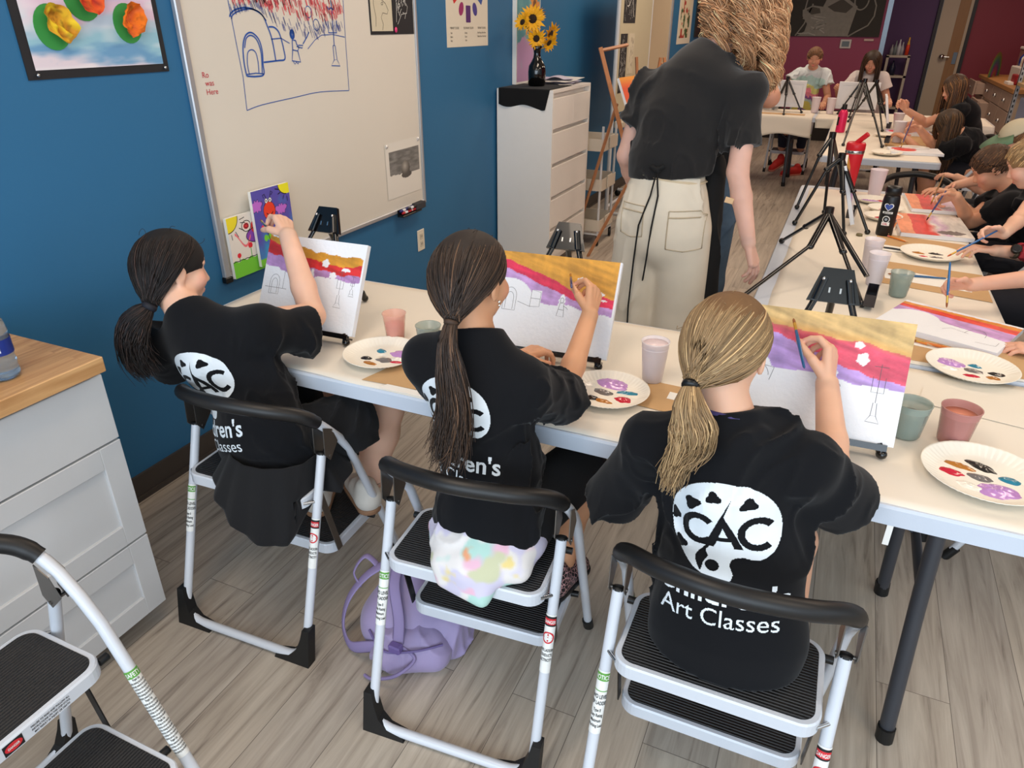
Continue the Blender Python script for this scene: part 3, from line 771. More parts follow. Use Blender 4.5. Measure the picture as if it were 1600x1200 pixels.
M_FOOT = mat('rubber_foot', (18, 18, 18), .5)
M_BRACK = mat('zinc_bracket', (120, 116, 112), .35, metal=.9)
M_LABELW = mat('label_white', (232, 232, 228), .5)
M_LABELG = mat('label_green', (96, 160, 66), .5)
M_LABELR = mat('label_red', (206, 40, 50), .5)
M_INK = mat('label_ink', (24, 24, 26), .6)
REAR = [(.205, 0, .02), (.19, .085, .665)]
def stool(name, label, loc, rz):
    s = thing(name, label, 'step stool', loc, rz, 'white folding step stools')
    # rear U frame
    rb = MB()
    path = round_path([(-.215, .191, .587), (-.215, .0, .016), (.215, .0, .016), (.215, .191, .587)], .07, 8)
    rb.tube(path, .0125, 12); rf = rb.build('rear_frame', M_STEELW, s)
    for sx in (-1, 1):
        c = MB()
        # black corner shoe hugging the bend
        c.prism([(0, -.004), (.105, -.004), (.10, .012), (.055, .022), (.030, .045), (.016, .085), (.010, .115), (-.012, .115), (-.012, .0)], -.016, .016,
                to=lambda a, z, h: (sx*(.222-a), h+.2*z, z))
        c.build('corner_foot', M_FOOT, s)
        e = MB(); e.lathe([(.0126, -.002), (.0126, .004), (.0, .005)], (sx*.215, .191, .587), axis=(0, .32, 1), n=14); e.build('end_plug', M_FOOT, rf)
    # front frame: one bent tube from foot over the top to the other foot
    hp = [(.223, .222, .645), (.213, .182, .690), (.185, .145, .722), (.12, .098, .747), (0, .070, .760)]
    top = bez([(-a, c, e) for a, c, e in hp]+[(a, c, e) for a, c, e in hp[:-1][::-1]], 6)
    full = [Vector((-.224, .521, .008)), Vector((-.2235, .300, .545)), Vector((-.2235, .262, .60))]+top+[Vector((.2235, .262, .60)), Vector((.2235, .300, .545)), Vector((.224, .521, .008))]
    b = MB(); b.tube(full, .0125, 12); ff = b.build('front_frame', M_STEELW, s)
    g = MB(); gp = top[5:-5]; n = len(gp)
    g.tube(gp, [.0195 if 1 < i < n-2 else .0175 for i in range(n)], 14); g.build('hand_grip', M_GRIP, s)
    for sx in (-1, 1):
        c = MB(); c.tube([(sx*.224, .525, .0), (sx*.224, .50, .048)], .0155, 12); c.build('foot_cap', M_FOOT, s)
        k = MB()
        for dx in (-.0165, .0165):
            k.prism([(.186, .672), (.222, .652), (.240, .605), (.200, .566), (.180, .592)], -.0012, .0012, to=lambda y, z, h: (sx*.2175+dx+h, y, z))
        k.tube([(sx*.2175-.02, .200, .580), (sx*.2175+.02, .200, .580)], .004, 8)
        k.build('hinge_bracket', M_BRACK, s)
    # steps
    for nm, x, y0, y1, z in (('upper_step', .197, .098, .325, .482), ('lower_step', .195, .205, .478, .249)):
        st = MB(); o1 = rrect(-x, x, y0, y1, .04, 7); o2 = rrect(-x+.003, x-.003, y0+.003, y1-.003, .037, 7); o3 = rrect(-x+.012, x-.012, y0+.012, y1-.012, .03, 7)
        nn = len(o1)
        vs = [(a, c, z-.032) for a, c in o1]+[(a, c, z-.004) for a, c in o1]+[(a, c, z) for a, c in o2]+[(a, c, z) for a, c in o3]+[(a, c, z-.004) for a, c in o3]
        fs = [(k*nn+i, k*nn+(i+1) % nn, (k+1)*nn+(i+1) % nn, (k+1)*nn+i) for k in range(4) for i in range(nn)]
        fs += [tuple(range(4*nn, 5*nn)), tuple(range(nn))[::-1]]
        st.add(vs, fs); so = st.build(nm, M_STEELW, s)
        if nm == 'upper_step':
            tf = lambda a, c: (-a, y1+.0006, c)
            for k, tt in enumerate(('FAILURE TO READ AND FOLLOW ALL', 'INSTRUCTIONS ON THIS STEP STOOL', 'MAY RESULT IN INJURY OR DEATH')):
                text_mesh('printed_text', so, M_INK, tt, tf, .0062, .075, z-.013-.0075*k, bold=True, squash=.72)
            q = MB(); q.prism([(-.036, z-.030), (.0, z-.030), (.0, z-.006), (-.036, z-.006)], 0, .0004, to=lambda a, c, h: (a+.015, y1+h, c)); q.build('black_label', M_INK, so)
            q = MB(); q.prism([(-.018+.016*math.cos(i*.3142), z-.018+.009*math.sin(i*.3142)) for i in range(20)], .0005, .0008, to=lambda a, c, h: (a+.015, y1+h, c)); q.build('red_oval', M_LABELR, so)
            text_mesh('printed_text', so, M_LABELW, 'DANGER', lambda a, c: (-a, y1+.0012, c), .0075, .003, z-.0205, bold=True, squash=.7)
        t = MB(); t.prism(rrect(-x+.013, x-.013, y0+.013, y1-.013, .029, 7), z-.0035, z+.0015)
        t.build('rubber_tread', M_TREAD, so)
    # pivot bolts, black spacers and flat link bars between the steps
    for sx in (-1, 1):
        k = MB(); k.tube([(sx*.190, .118, .465), (sx*.222, .150, .462)], .0045, 8); k.build('pivot_bolt', M_CHROME, s)
        
        for P_, Q_ in (((sx*.195, .300, .463), (sx*.215, .300, .463)), ((sx*.193, .40, .232), (sx*.215, .402, .232))):
            k = MB(); k.tube([P_, Q_], .009, 10); k.build('spacer', M_BLACK, s)
        k = MB(); k.prism([(.170, .455), (.192, .455), (.247, .225), (.225, .225)], -.0015, .0015, to=lambda y, z, h: (sx*.1995+h, y, z)); k.build('link_bar', M_BRACK if sx > 0 else M_BLACK, s)
    # warning labels wrapped on the rear posts / safety label on the front post
    def wrap(A, B, r, t0, t1, half, a0):
        A = Vector(A); B = Vector(B); d = (B-A); L_ = d.length; d.normalize()
        u = Vector((0, -1, 0)); u = (u-d*u.dot(d)).normalized(); v = d.cross(u)
        def to(a, c, lift=0):
            th = a/r+a0
            return A+d*(L_*t0+c)+(u*math.cos(th)+v*math.sin(th))*(r+.0006+lift)
        return to, L_*(t1-t0)
    def patch(name, par, m, to, a0, a1, c0, c1, lift=0):
        n = 8; q = MB(); vs = [to(a0+(a1-a0)*i/n, c, lift) for i in range(n+1) for c in (c0, c1)]
        q.add(vs, [(2*i, 2*i+2, 2*i+3, 2*i+1) for i in range(n)], 0, True); return q.build(name, m, par)
    for sx, kind in ((-1, 'notice'), (1, 'danger')):
        to, h = wrap((sx*.215, 0, .016), (sx*.215, .191, .587), .0125, .46, .70, 0, 0)
        w = .0165
        lb = patch(kind+'_label', s, M_LABELW, to, -w, w, 0, h)
        t3 = lambda a, c: to(a, c, .0008)
        if kind == 'notice':
            patch('green_band', lb, M_LABELG, to, -w, w, h-.022, h-.004, .0004)
            text_mesh('printed_text', lb, M_LABELW, 'NOTICE', t3, .014, 0, h-.018, bold=True, squash=.62)
            patch('green_line', lb, M_LABELG, to, -w, w, h-.046, h-.044, .0004)
            rows = (('TWO LEVEL', .0125, .062), ('STEP LADDER', .0115, .076), ('Type II', .010, .092), ('Duty Rating', .010, .104), ('Maximum', .010, .116), ('Working Load', .0095, .128))
        else:
            patch('black_band', lb, M_INK, to, -w, w, h-.028, h-.004, .0004)
            patch('red_oval', lb, M_LABELR, to, -w*.85, w*.85, h-.024, h-.009, .0006)
            text_mesh('printed_text', lb, M_LABELW, 'DANGER', t3, .011, 0, h-.021, bold=True, squash=.62)
            ring = MB(); ring.add([to(rr*math.cos(2*PI*i/20), h-.056+rr*math.sin(2*PI*i/20), .0006) for i in range(20) for rr in (.011, .0145)], [(2*i, 2*i+1, (2*i+3) % 40, (2*i+2) % 40) for i in range(20)]); ring.build('red_ring', M_LABELR, lb)
            dm = MB(); dm.add([to(a, h-.056+c, .0005) for a, c in ((0, .010), (.010, 0), (0, -.010), (-.010, 0))], [(0, 1, 2, 3)]); dm.build('red_diamond', M_LABELR, lb)
            ar = MB(); ar.add([to(a, h-.056+c, .0009) for a, c in ((0, .006), (.005, 0), (.002, 0), (.002, -.005), (-.002, -.005), (-.002, 0), (-.005, 0))], [(0, 1, 2, 3, 4, 5, 6)]); ar.build('arrow', M_LABELW, lb)
            rows = (('THIS LADDER', .0095, .090), ('CONDUCTS', .0095, .102), ('ELECTRICITY', .0095, .114))
        for t, sz, dz in rows: text_mesh('printed_text', lb, M_INK, t, t3, sz, 0, h-dz, bold=True, squash=.55)
    to, h = wrap((-.224, .521, .008), (-.2235, .300, .545), .0125, .40, .80, 0, PI*.87)
    lb = patch('safety_label', s, M_LABELW, to, -.019, .019, 0, h)
    patch('green_band', lb, M_LABELG, to, -.019, .019, h-.018, h, .0004)
    text_mesh('printed_text', lb, M_LABELW, 'SAFETY', lambda a, c: to(a, c, .0008), .014, 0, h-.014, bold=True, squash=.6)
    nl = 26
    for i in range(nl):
        z = h-.024-i*(h-.03)/nl
        text_mesh('printed_text', lb, M_INK, ('Inspection and use of this step', 'before climbing face the ladder', 'keep body centered do not stand', 'set all feet on firm level area')[i % 4] if i % 7 else 'Proper Use', lambda a, c: to(a, c, .0008), .0072 if i % 7 else .0085, 0, z, bold=True, squash=.33)
    return s
st2 = stool('step_stool', 'white step stool holding the girl with the long dark ponytail', (-.612, .994, 0), R(4.5))
st1 = dup(st2, 'white step stool nearest the blue wall, seating the girl in pleated skirt', (-1.330, 1.063, 0), R(2.6))
st3 = dup(st2, 'white step stool nearest the camera, seating the blonde girl', (-.034, .911, 0), R(.5))
st4 = dup(st2, 'empty white step stool in the left foreground beside the cabinet', (-1.478, .398, 0), R(-90))
stA = dup(st2, 'white step stool at the far table behind the red shoes', (-.62, 9.95, 0), R(180))
stB = dup(st2, 'white step stool with curved black grip in the gap between the two side tables', (.47, 5.42, 0), R(180))
stC = dup(st2, 'white step stool under the bending girl with long brown hair', (1.20, 6.85, 0), R(90))
stD = dup(st2, 'white step stool under the boy with the blue collar', (1.19, 4.25, 0), R(90))
stE = dup(st2, 'white step stool at the right edge, its foot showing under the nearest table', (1.10, 2.557, 0), R(90))
stF = dup(st2, 'white step stool under the boy with the watch', (1.18, 3.45, 0), R(90))
stG = dup(st2, 'white step stool under the child with the cap', (1.23, 5.15, 0), R(90))
stH = dup(st2, 'white step stool under the upright girl behind the bending one', (1.24, 7.55, 0), R(90))
stI = dup(st2, 'white step stool at the far table under the girl in white', (.18, 9.98, 0), R(180))

# ================================================================ FOLDING TABLES
M_TLEG = mat('grey_leg', (70, 72, 78), .35, metal=.4)
def table(label, x0, x1, y0, y1, along='x', z=.74, legs=True):
    cx, cy = (x0+x1)/2, (y0+y1)/2
    t = thing('folding_table', label, 'table', (cx, cy, 0), group='white folding tables'); o = t.location
    b = MB()
    P = rrect(x0, x1, y0, y1, .035, 6); Q = rrect(x0+.004, x1-.004, y0+.004, y1-.004, .032, 6); n = len(P)
    vs = [(a, c, z-.045) for a, c in P]+[(a, c, z-.006) for a, c in P]+[(a, c, z) for a, c in Q]
    fs = [(k*n+i, k*n+(i+1) % n, (k+1)*n+(i+1) % n, (k+1)*n+i) for k in range(2) for i in range(n)]+[tuple(range(2*n, 3*n)), tuple(range(n))[::-1]]
    b.add(vs, fs); b.build('table_top', mat('blow_moulded_plastic', (198, 206, 218), .5, bump=.05, bscale=300), t, o)
    L = (x1-x0) if along == 'x' else (y1-y0)
    for e in (0, 1):
        def W(u, v, zz):   # u along, v across
            uu = u if e == 0 else L-u
            return (x0+uu, y0+v, zz) if along == 'x' else (x0+v, y0+uu, zz)
        wd = (y1-y0) if along == 'x' else (x1-x0)
        for s_ in (.09, wd-.09):
            k = MB(); sg = 1 if s_ < wd/2 else -1
            k.tube(round_path([W(.27, s_+sg*.05, z-.045), W(.262, s_+sg*.04, z-.30), W(.243, s_, .0)], .08, 4), .0185, 12)
            lg = k.build('leg', M_TLEG, t, o)
            f = MB(); f.tube([W(.246, s_, .045), W(.243, s_, -.0)], .0215, 12); f.build('foot_cap', M_FOOT, lg, o)
        k = MB(); k.tube([W(.26, .12, z-.30), W(.26, wd-.12, z-.30)], .0125, 10); k.tube([W(.27, .1, z-.06), W(.27, wd-.1, z-.06)], .0125, 10); k.build('crossbar', M_TLEG, t, o)
        k = MB(); k.tube([W(.26, wd/2, z-.30), W(.62, wd/2, z-.055)], .010, 8, ry=.004); k.build('brace', M_TLEG, t, o)
    return t
T1 = table('nearest white folding table, painted on by three girls', -1.87, .62, 1.395, 2.145)
T2 = table('white folding table with black easels running away from the nearest table', -.195, .60, 2.165, 4.78, 'y')
T3 = table('white folding table beyond the gap, with the pink bottle', -.155, .655, 5.98, 8.45, 'y')
T4 = table('far left white folding table in front of the magenta wall', -1.9, -.30, 8.52, 9.28)
T5 = table('far right white folding table in front of the magenta wall', -.28, 1.3, 8.52, 9.28)
def cover(label, x0, x1, y0, y1, z=.7403, drop=None, seed=0, name='table_cover'):
    """paper roll sheet lying on the table, its front hanging over the edge if drop"""
    nu = max(12, int((x1-x0)/.03)); nv = max(12, int((y1-y0)/.03))
    a, c = np.meshgrid(np.linspace(x0, x1, nu), np.linspace(y0, y1, nv), indexing='ij')
    n = fbm(a*3+seed, c*3, seed, 3)
    zz = z+.0004+.0014*np.clip(n, 0, 1)
    ex = .002*vnoise(c*12, seed+.5)
    a2 = a+ex*(a < x0+.02); c2 = c+.006*vnoise(a*9, seed+3.3)*((c < y0+.02) | (c > y1-.02))
    P = np.stack([a2, c2, zz], -1)
    if drop:
        m = 8
        top = P[:, 0:1, :]
        rows = []
        for i in range(m, 0, -1):
            q = top.copy(); q[..., 2] -= drop*i/m*(1+.25*vnoise(top[..., 0]*3, seed)); q[..., 1] -= .008+.012*vnoise(top[..., 0]*6, i*.3, seed); q[..., 0] += .01*i/m
            rows.append(q)
        P = np.concatenate(rows+[P], 1); nv += m
    n0 = P.shape[0]*P.shape[1]
    o = arr_mesh(name, P.reshape(-1, 3), grid_faces(P.shape[0], P.shape[1]), M_PAPERC, None, None)
    so = o.modifiers.new('s', 'SOLIDIFY'); so.thickness = .0008
    tag(o, label, 'table cover', 'paper table covers'); return o
cover('cream paper cover on the nearest table, left part', -1.86, -.772, 1.402, 2.135, seed=1)
cover('cream paper cover on the nearest table, middle part', -.770, -.052, 1.402, 2.135, seed=4)
cover('cream paper cover on the nearest table, right part', -.050, .615, 1.402, 2.14, seed=7)
cover('cream paper cover along the table with black easels', -.14, .595, 2.18, 4.70, seed=9)
cover('cream paper cover on the table with the pink bottle', -.15, .65, 6.0, 8.44, seed=12)
cover('cream paper cover hanging over the far left table', -1.89, -.36, 8.50, 9.27, drop=.20, seed=14)
cover('cream paper cover hanging over the far right table', -.33, 1.29, 8.50, 9.27, drop=.09, seed=17)

# ================================================================ SOFT BODIES (signed distance fields turned into one surface)
class Vol:
    def __init__(s, lo, hi, h):
        s.h = h; s.lo = np.asarray(lo, float)
        s.n = np.maximum(2, np.ceil((np.asarray(hi)-s.lo)/h).astype(int)+1)
        s.f = np.full(tuple(s.n), .2, np.float32)
        s.ax = [(s.lo[i]+h*np.arange(s.n[i])).astype(np.float32) for i in range(3)]
    def _sl(s, lo, hi):
        a = [max(0, int((lo[i]-s.lo[i])/s.h)) for i in range(3)]; b = [min(s.n[i], int((hi[i]-s.lo[i])/s.h)+2) for i in range(3)]
        if any(b[i]-a[i] < 2 for i in range(3)): return None
        return tuple(slice(a[i], b[i]) for i in range(3))
    def _g(s, sl): return s.ax[0][sl[0]][:, None, None], s.ax[1][sl[1]][None, :, None], s.ax[2][sl[2]][None, None, :]
    def _mix(s, sl, d, k, sub=False):
        a = s.f[sl]
        if sub:
            d = -d; h = np.clip(.5-.5*(a-d)/k, 0, 1); s.f[sl] = a*(1-h)+d*h+k*h*(1-h)
        else:
            h = np.clip(.5+.5*(d-a)/k, 0, 1); s.f[sl] = d*(1-h)+a*h-k*h*(1-h)
    def cone(s, a, b, ra, rb, k=.012, cuts=(), flat=None):
        a = np.asarray(a, float); b = np.asarray(b, float); m = max(ra, rb)+k+.02
        sl = s._sl(np.minimum(a, b)-m, np.maximum(a, b)+m)
        if sl is None: return s
        X, Y, Z = s._g(sl); d = b-a; L2 = max(d@d, 1e-9)
        t = np.clip(((X-a[0])*d[0]+(Y-a[1])*d[1]+(Z-a[2])*d[2])/L2, 0, 1)
        qx, qy, qz = X-a[0]-t*d[0], Y-a[1]-t*d[1], Z-a[2]-t*d[2]
        if flat is not None:      # squash the section along a direction
            v, sc = flat; v = unit(v); e = (qx*v[0]+qy*v[1]+qz*v[2])*(sc-1); qx, qy, qz = qx+e*v[0], qy+e*v[1], qz+e*v[2]
        D = np.sqrt(qx*qx+qy*qy+qz*qz)-(ra+t*(rb-ra))
        for (p, n) in cuts: D = np.maximum(D, (X-p[0])*n[0]+(Y-p[1])*n[1]+(Z-p[2])*n[2])
        s._mix(sl, D, k); return s
    def ell(s, c, r, F=None, k=.012, sub=False, cuts=()):
        c = np.asarray(c, float); r = np.asarray(r, float); m = r.max()+k+.02
        sl = s._sl(c-m, c+m)
        if sl is None: return s
        X, Y, Z = s._g(sl); x, y, z = X-c[0], Y-c[1], Z-c[2]
        if F is not None: x, y, z = [x*F[i][0]+y*F[i][1]+z*F[i][2] for i in range(3)]
        k0 = np.sqrt((x/r[0])**2+(y/r[1])**2+(z/r[2])**2)+1e-6; k1 = np.sqrt((x/r[0]**2)**2+(y/r[1]**2)**2+(z/r[2]**2)**2)+1e-6
        D = k0*(k0-1)/k1
        for (p, n) in cuts: D = np.maximum(D, (X-p[0])*n[0]+(Y-p[1])*n[1]+(Z-p[2])*n[2])
        s._mix(sl, D, k, sub); return s
    def cut(s, p, n):
        X, Y, Z = s._g((slice(None),)*3)
        s.f = np.maximum(s.f, ((X-p[0])*n[0]+(Y-p[1])*n[1]+(Z-p[2])*n[2]).astype(np.float32)); return s
    def wrinkle(s, amp, sc, seed=0, st=(1, 1, 1)):
        X, Y, Z = s._g((slice(None),)*3)
        m = np.abs(s.f) < .03
        i = np.nonzero(m)
        x, y, z = s.ax[0][i[0]], s.ax[1][i[1]], s.ax[2][i[2]]
        wx = vnoise(x*4+seed, y*4, z*4)*.6
        n = 1-np.abs(vnoise(x*sc*st[0]+wx*2+seed, y*sc*st[1]+wx, z*sc*st[2]+wx*2))*2.6
        big = np.clip(.35+vnoise(x*5+seed*2, y*5, z*5)*1.6, 0, 1.3)
        n2 = 1-np.abs(vnoise(x*sc*1.9+seed+9+wx*3, y*sc*1.9, z*sc*1.1+wx*2))*2.6
        n = np.clip(n, 0, 1)**2*1.5-.3; n2 = np.clip(n2, 0, 1)**2-.25
        s.f[m] -= (1.5*amp*(n*big+n2*.5*big)).astype(np.float32); return s
    def mesh(s):
        f = s.f; ins = f < 0; n = f.shape
        nc = (n[0]-1, n[1]-1, n[2]-1)
        cnt = np.zeros(nc, np.uint8)
        corners = [(i, j, k) for i in (0, 1) for j in (0, 1) for k in (0, 1)]
        S = lambda i, j, k: (slice(i, i+nc[0]), slice(j, j+nc[1]), slice(k, k+nc[2]))
        for c in corners: cnt += ins[S(*c)]
        act = (cnt > 0) & (cnt < 8)
        idx = np.full(nc, -1, np.int64); I = np.nonzero(act); idx[I] = np.arange(len(I[0]))
        acc = np.zeros((len(I[0]), 3)); w = np.zeros(len(I[0]))
        vals = {c: f[I[0]+c[0], I[1]+c[1], I[2]+c[2]].astype(float) for c in corners}
        for a in corners:
            for ax in range(3):
                if a[ax]: continue
                b = list(a); b[ax] = 1; b = tuple(b)
                va, vb = vals[a], vals[b]; m = (va < 0) != (vb < 0)
                t = np.where(m, va/np.where(m, va-vb, 1), 0)
                p = np.tile(np.array(a, float), (len(va), 1)); p[:, ax] += t
                acc[m] += p[m]; w += m
        P = acc/w[:, None]+np.stack(I, 1); P = s.lo+P*s.h
        Q = []
        for ax in range(3):
            u, v = [(1, 2), (2, 0), (0, 1)][ax]
            sa = [slice(0, n[i]) for i in range(3)]; sb = list(sa)
            sa[ax] = slice(0, n[ax]-1); sb[ax] = slice(1, n[ax])
            A = ins[tuple(sa)]; B = ins[tuple(sb)]
            E = np.nonzero(A != B); e = np.stack(E, 1)
            ok = (e[:, u] > 0) & (e[:, v] > 0) & (e[:, u] < n[u]-1) & (e[:, v] < n[v]-1)
            e = e[ok]; fl = A[tuple(e.T)]
            def at(du, dv):
                q = e.copy(); q[:, u] -= du; q[:, v] -= dv; return idx[tuple(q.T)]
            q = np.stack([at(1, 1), at(0, 1), at(0, 0), at(1, 0)], 1)
            q[~fl] = q[~fl][:, ::-1]; Q.append(q)
        Q = np.concatenate(Q); Q = Q[(Q >= 0).all(1)]
        return P.astype(np.float32), Q
def join(parts):
    V = []; F = []; o = 0
    for v, f in parts: V.append(v); F.append(f+o); o += len(v)
    return np.concatenate(V), np.concatenate(F)

# ---- frames
def frame(fwd, up=(0, 0, 1)):
    f = unit(fwd); u = np.asarray(up, float); r = unit(np.cross(f, u)); u = np.cross(r, f)
    return r, f, u
def hand_prims(w, d, n, side, L, curls=None, thumb_tip=None, spread=.06, fc=None):
    """wrist w, direction d, palm normal n; returns list of cones (a,b,ra,rb,k) and finger tips"""
    d = unit(d); n = np.asarray(n, float); n = unit(n-d*(n@d)); s = np.cross(d, n)*side   # towards the thumb
    curls = curls or [(25, 30, 20)]*4
    out = []; tips = []
    kn = []
    for i, (off, ln) in enumerate(((.155, .50), (.052, .53), (-.052, .51), (-.150, .46))):
        k = w+d*L*ln+s*L*off+n*L*(0, .0, .0, .01)[i]
        kn.append(k)
        out.append((w+s*off*L*.42+d*L*.04, k-d*L*.03, .085*L, .068*L, .03*L))
    for i in range(3): out.append((kn[i], kn[i+1], .062*L, .062*L, .02*L))
    for i, ln in enumerate((.42, .47, .43, .33)):
        a = kn[i]; ang = 0; r0 = (.056, .057, .054, .047)[i]*L
        sd = s*(1.5-i)*spread
        for j, fr in enumerate((.46, .30, .24)):
            ang += R(curls[i][j]); dd = unit(d*math.cos(ang)+n*math.sin(ang)+sd*math.cos(ang))
            b = a+dd*L*ln*fr; out.append((a, b, r0*(1-.09*j), r0*(1-.09*(j+1)), .010*L)); a = b
        tips.append(a)
    base = w+d*L*.14+s*L*.13+n*L*.03
    if thumb_tip is None: thumb_tip = base+d*L*.34+s*L*.22+n*L*.12
    thumb_tip = np.asarray(thumb_tip, float)
    m1 = base+(thumb_tip-base)*.40+s*L*.075-n*L*.01; m2 = base+(thumb_tip-base)*.75+s*L*.05
    out.append((w+s*L*.06+d*L*.05, m1, .085*L, .075*L, .03*L)); out.append((m1, m2, .064*L, .058*L, .015*L)); out.append((m2, thumb_tip, .058*L, .048*L, .01*L))
    tips.append(thumb_tip)
    return out, tips, s
GRIPC = [(42, 48, 20), (52, 55, 25), (62, 62, 30), (68, 66, 32)]
RELAX = [(14, 20, 12), (20, 24, 15), (26, 28, 16), (30, 30, 18)]
def skin_colour(V, base, hd=None, extra=()):
    c = np.tile(np.asarray(base, float), (len(V), 1))
    n = fbm(V[:, 0]*18, V[:, 1]*18, V[:, 2]*18, 3)[:, None]
    c = c*(1+.03*n)
    for (p, r, col, a) in extra:
        d = np.linalg.norm((V-np.asarray(p)), axis=1); w = np.clip(1-(d/r)**2, 0, 1)[:, None]*a
        c = c*(1-w)+np.asarray(col, float)*w
    return srgb_lin(np.clip(c, 0, 255))
def head_prims(vol, c, F, H, ear=True):
    r, f, u = F
    W = lambda x, y, z: c+(r*x+f*y+u*z)*H
    B = (r, f, u)
    vol.ell(W(0, -.05, .12), np.array((.335, .42, .375))*H, B, .02*H)
    vol.ell(W(0, .10, -.17), np.array((.27, .28, .31))*H, B, .08*H)
    vol.ell(W(0, .24, -.38), np.array((.12, .11, .09))*H, B, .08*H)
    for s in (-1, 1):
        vol.ell(W(.17*s, .24, -.12), np.array((.11, .12, .12))*H, B, .06*H)
        vol.ell(W(.145*s, .385, .03), np.array((.075, .06, .036))*H, B, .03*H, sub=True)
        vol.ell(W(.13*s, .285, .11), np.array((.10, .055, .03))*H, B, .03*H)
        if ear:
            vol.ell(W(.345*s, -.04, -.05), np.array((.035, .085, .125))*H, (unit(r+f*.3*s), unit(f-r*.3*s), u), .012*H)
            vol.ell(W(.375*s, -.02, -.04), np.array((.02, .045, .07))*H, B, .012*H, sub=True)
    vol.cone(W(0, .34, .03), W(0, .425, -.115), .032*H, .043*H, .03*H)
    for s in (-1, 1): vol.ell(W(.045*s, .39, -.14), np.array((.035, .04, .03))*H, B, .02*H)
    vol.ell(W(0, .355, -.245), np.array((.105, .05, .022))*H, B, .012*H); vol.ell(W(0, .35, -.285), np.array((.085, .05, .024))*H, B, .012*H)
    vol.ell(W(0, .415, -.265), np.array((.10, .035, .006))*H, B, .006*H, sub=True)
def eyes_mesh(par, c, F, H, off, iris=(70, 48, 30), down=.3):
    r, f, u = F
    for s in (-1, 1):
        e = c+(r*.135*s+f*.262+u*.025)*H; rad = .048*H
        n = 20; th, ph = np.meshgrid(np.linspace(0, PI, n), np.linspace(0, 2*PI, n), indexing='ij')
        look = unit(f-u*down)
        rr, ff, uu = frame(look, u)
        P = e+rad*(np.cos(th)[..., None]*ff+(np.sin(th)*np.cos(ph))[..., None]*rr+(np.sin(th)*np.sin(ph))[..., None]*uu)
        col = np.zeros(P.shape)+(232, 228, 224)
        col[th < .50] = iris; col[th < .24] = (12, 10, 10)
        arr_mesh('eye', P.reshape(-1, 3), grid_faces(n, n), vcol_mat('eye_paint', .15, .6), par, off, srgb_lin(col).reshape(-1, 3))
# ---- hair strands
def strand_mesh(name, lines, rad, cols, mat_, par, off, ns=4):
    """lines (S,N,3), rad (S,N), cols (S,3 0..255) -> one mesh of thin tubes"""
    L = np.asarray(lines, float); S, N, _ = L.shape
    T = np.gradient(L, axis=1); T /= np.linalg.norm(T, axis=2, keepdims=True)+1e-9
    a = np.zeros((S, 1, 3)); a[..., 2] = 1; a = np.broadcast_to(a, T.shape).copy(); m = np.abs(T[..., 2]) > .92; a[m] = (1, 0, 0)
    U = np.cross(T, a); U /= np.linalg.norm(U, axis=2, keepdims=True)+1e-9; Vv = np.cross(T, U)
    an = 2*np.pi*np.arange(ns)/ns
    P = L[:, :, None, :]+np.asarray(rad)[:, :, None, None]*(np.cos(an)[None, None, :, None]*U[:, :, None, :]+np.sin(an)[None, None, :, None]*Vv[:, :, None, :])
    i = np.arange(S)[:, None, None]*N*ns+np.arange(N-1)[None, :, None]*ns
    j = np.arange(ns)[None, None, :]; j2 = (j+1) % ns
    F = np.stack([i+j, i+j2, i+ns+j2, i+ns+j], -1).reshape(-1, 4)
    cc = np.repeat(np.asarray(cols, float)[:, None, None, :], N, 1); cc = np.repeat(cc, ns, 2)
    if cc.shape[0] != S: raise ValueError
    # slightly lighter tips / darker roots belong to the hair itself
    return arr_mesh(name, P.reshape(-1, 3), F, mat_, par, off, srgb_lin(np.clip(cc, 0, 255)).reshape(-1, 3))
def hair_mat():
    m = vcol_mat('hair_fibre', .48, .35)
    return m
def strand_cols(n, base, var, rng, hi=None, hf=.15):
    base = np.asarray(base, float)
    c = base[None]*(1+var*rng.normal(0, 1, (n, 1)))
    if hi is not None:
        k = rng.random(n) < hf; c[k] = np.asarray(hi, float)*(1+var*rng.normal(0, 1, (k.sum(), 1)))
    return np.clip(c, 2, 250)
def scalp_dirs(n, rng, front=.30, ear=True, low=-.62):
    out = []
    while len(out) < n:
        v = unit(rng.normal(0, 1, 3)); x, y, z = v
        if z < low: continue
        if y > front+.55*max(z, 0) and z < .72: continue
        if z < .05 and y > -.12: continue
        if z < .3 and y > .18: continue
        if z < -.3 and y > -.35: continue
        out.append(v)
    return np.array(out)
def slerp_path(A, B, n):
    A = A/np.linalg.norm(A, axis=-1, keepdims=True); B = B/np.linalg.norm(B, axis=-1, keepdims=True)
    w = np.arccos(np.clip((A*B).sum(-1), -1, .9999)); t = np.linspace(0, 1, n)
    return (np.sin((1-t)[None]*w[:, None])[..., None]*A[:, None]+np.sin(t[None]*w[:, None])[..., None]*B[:, None])/np.sin(w)[:, None, None]
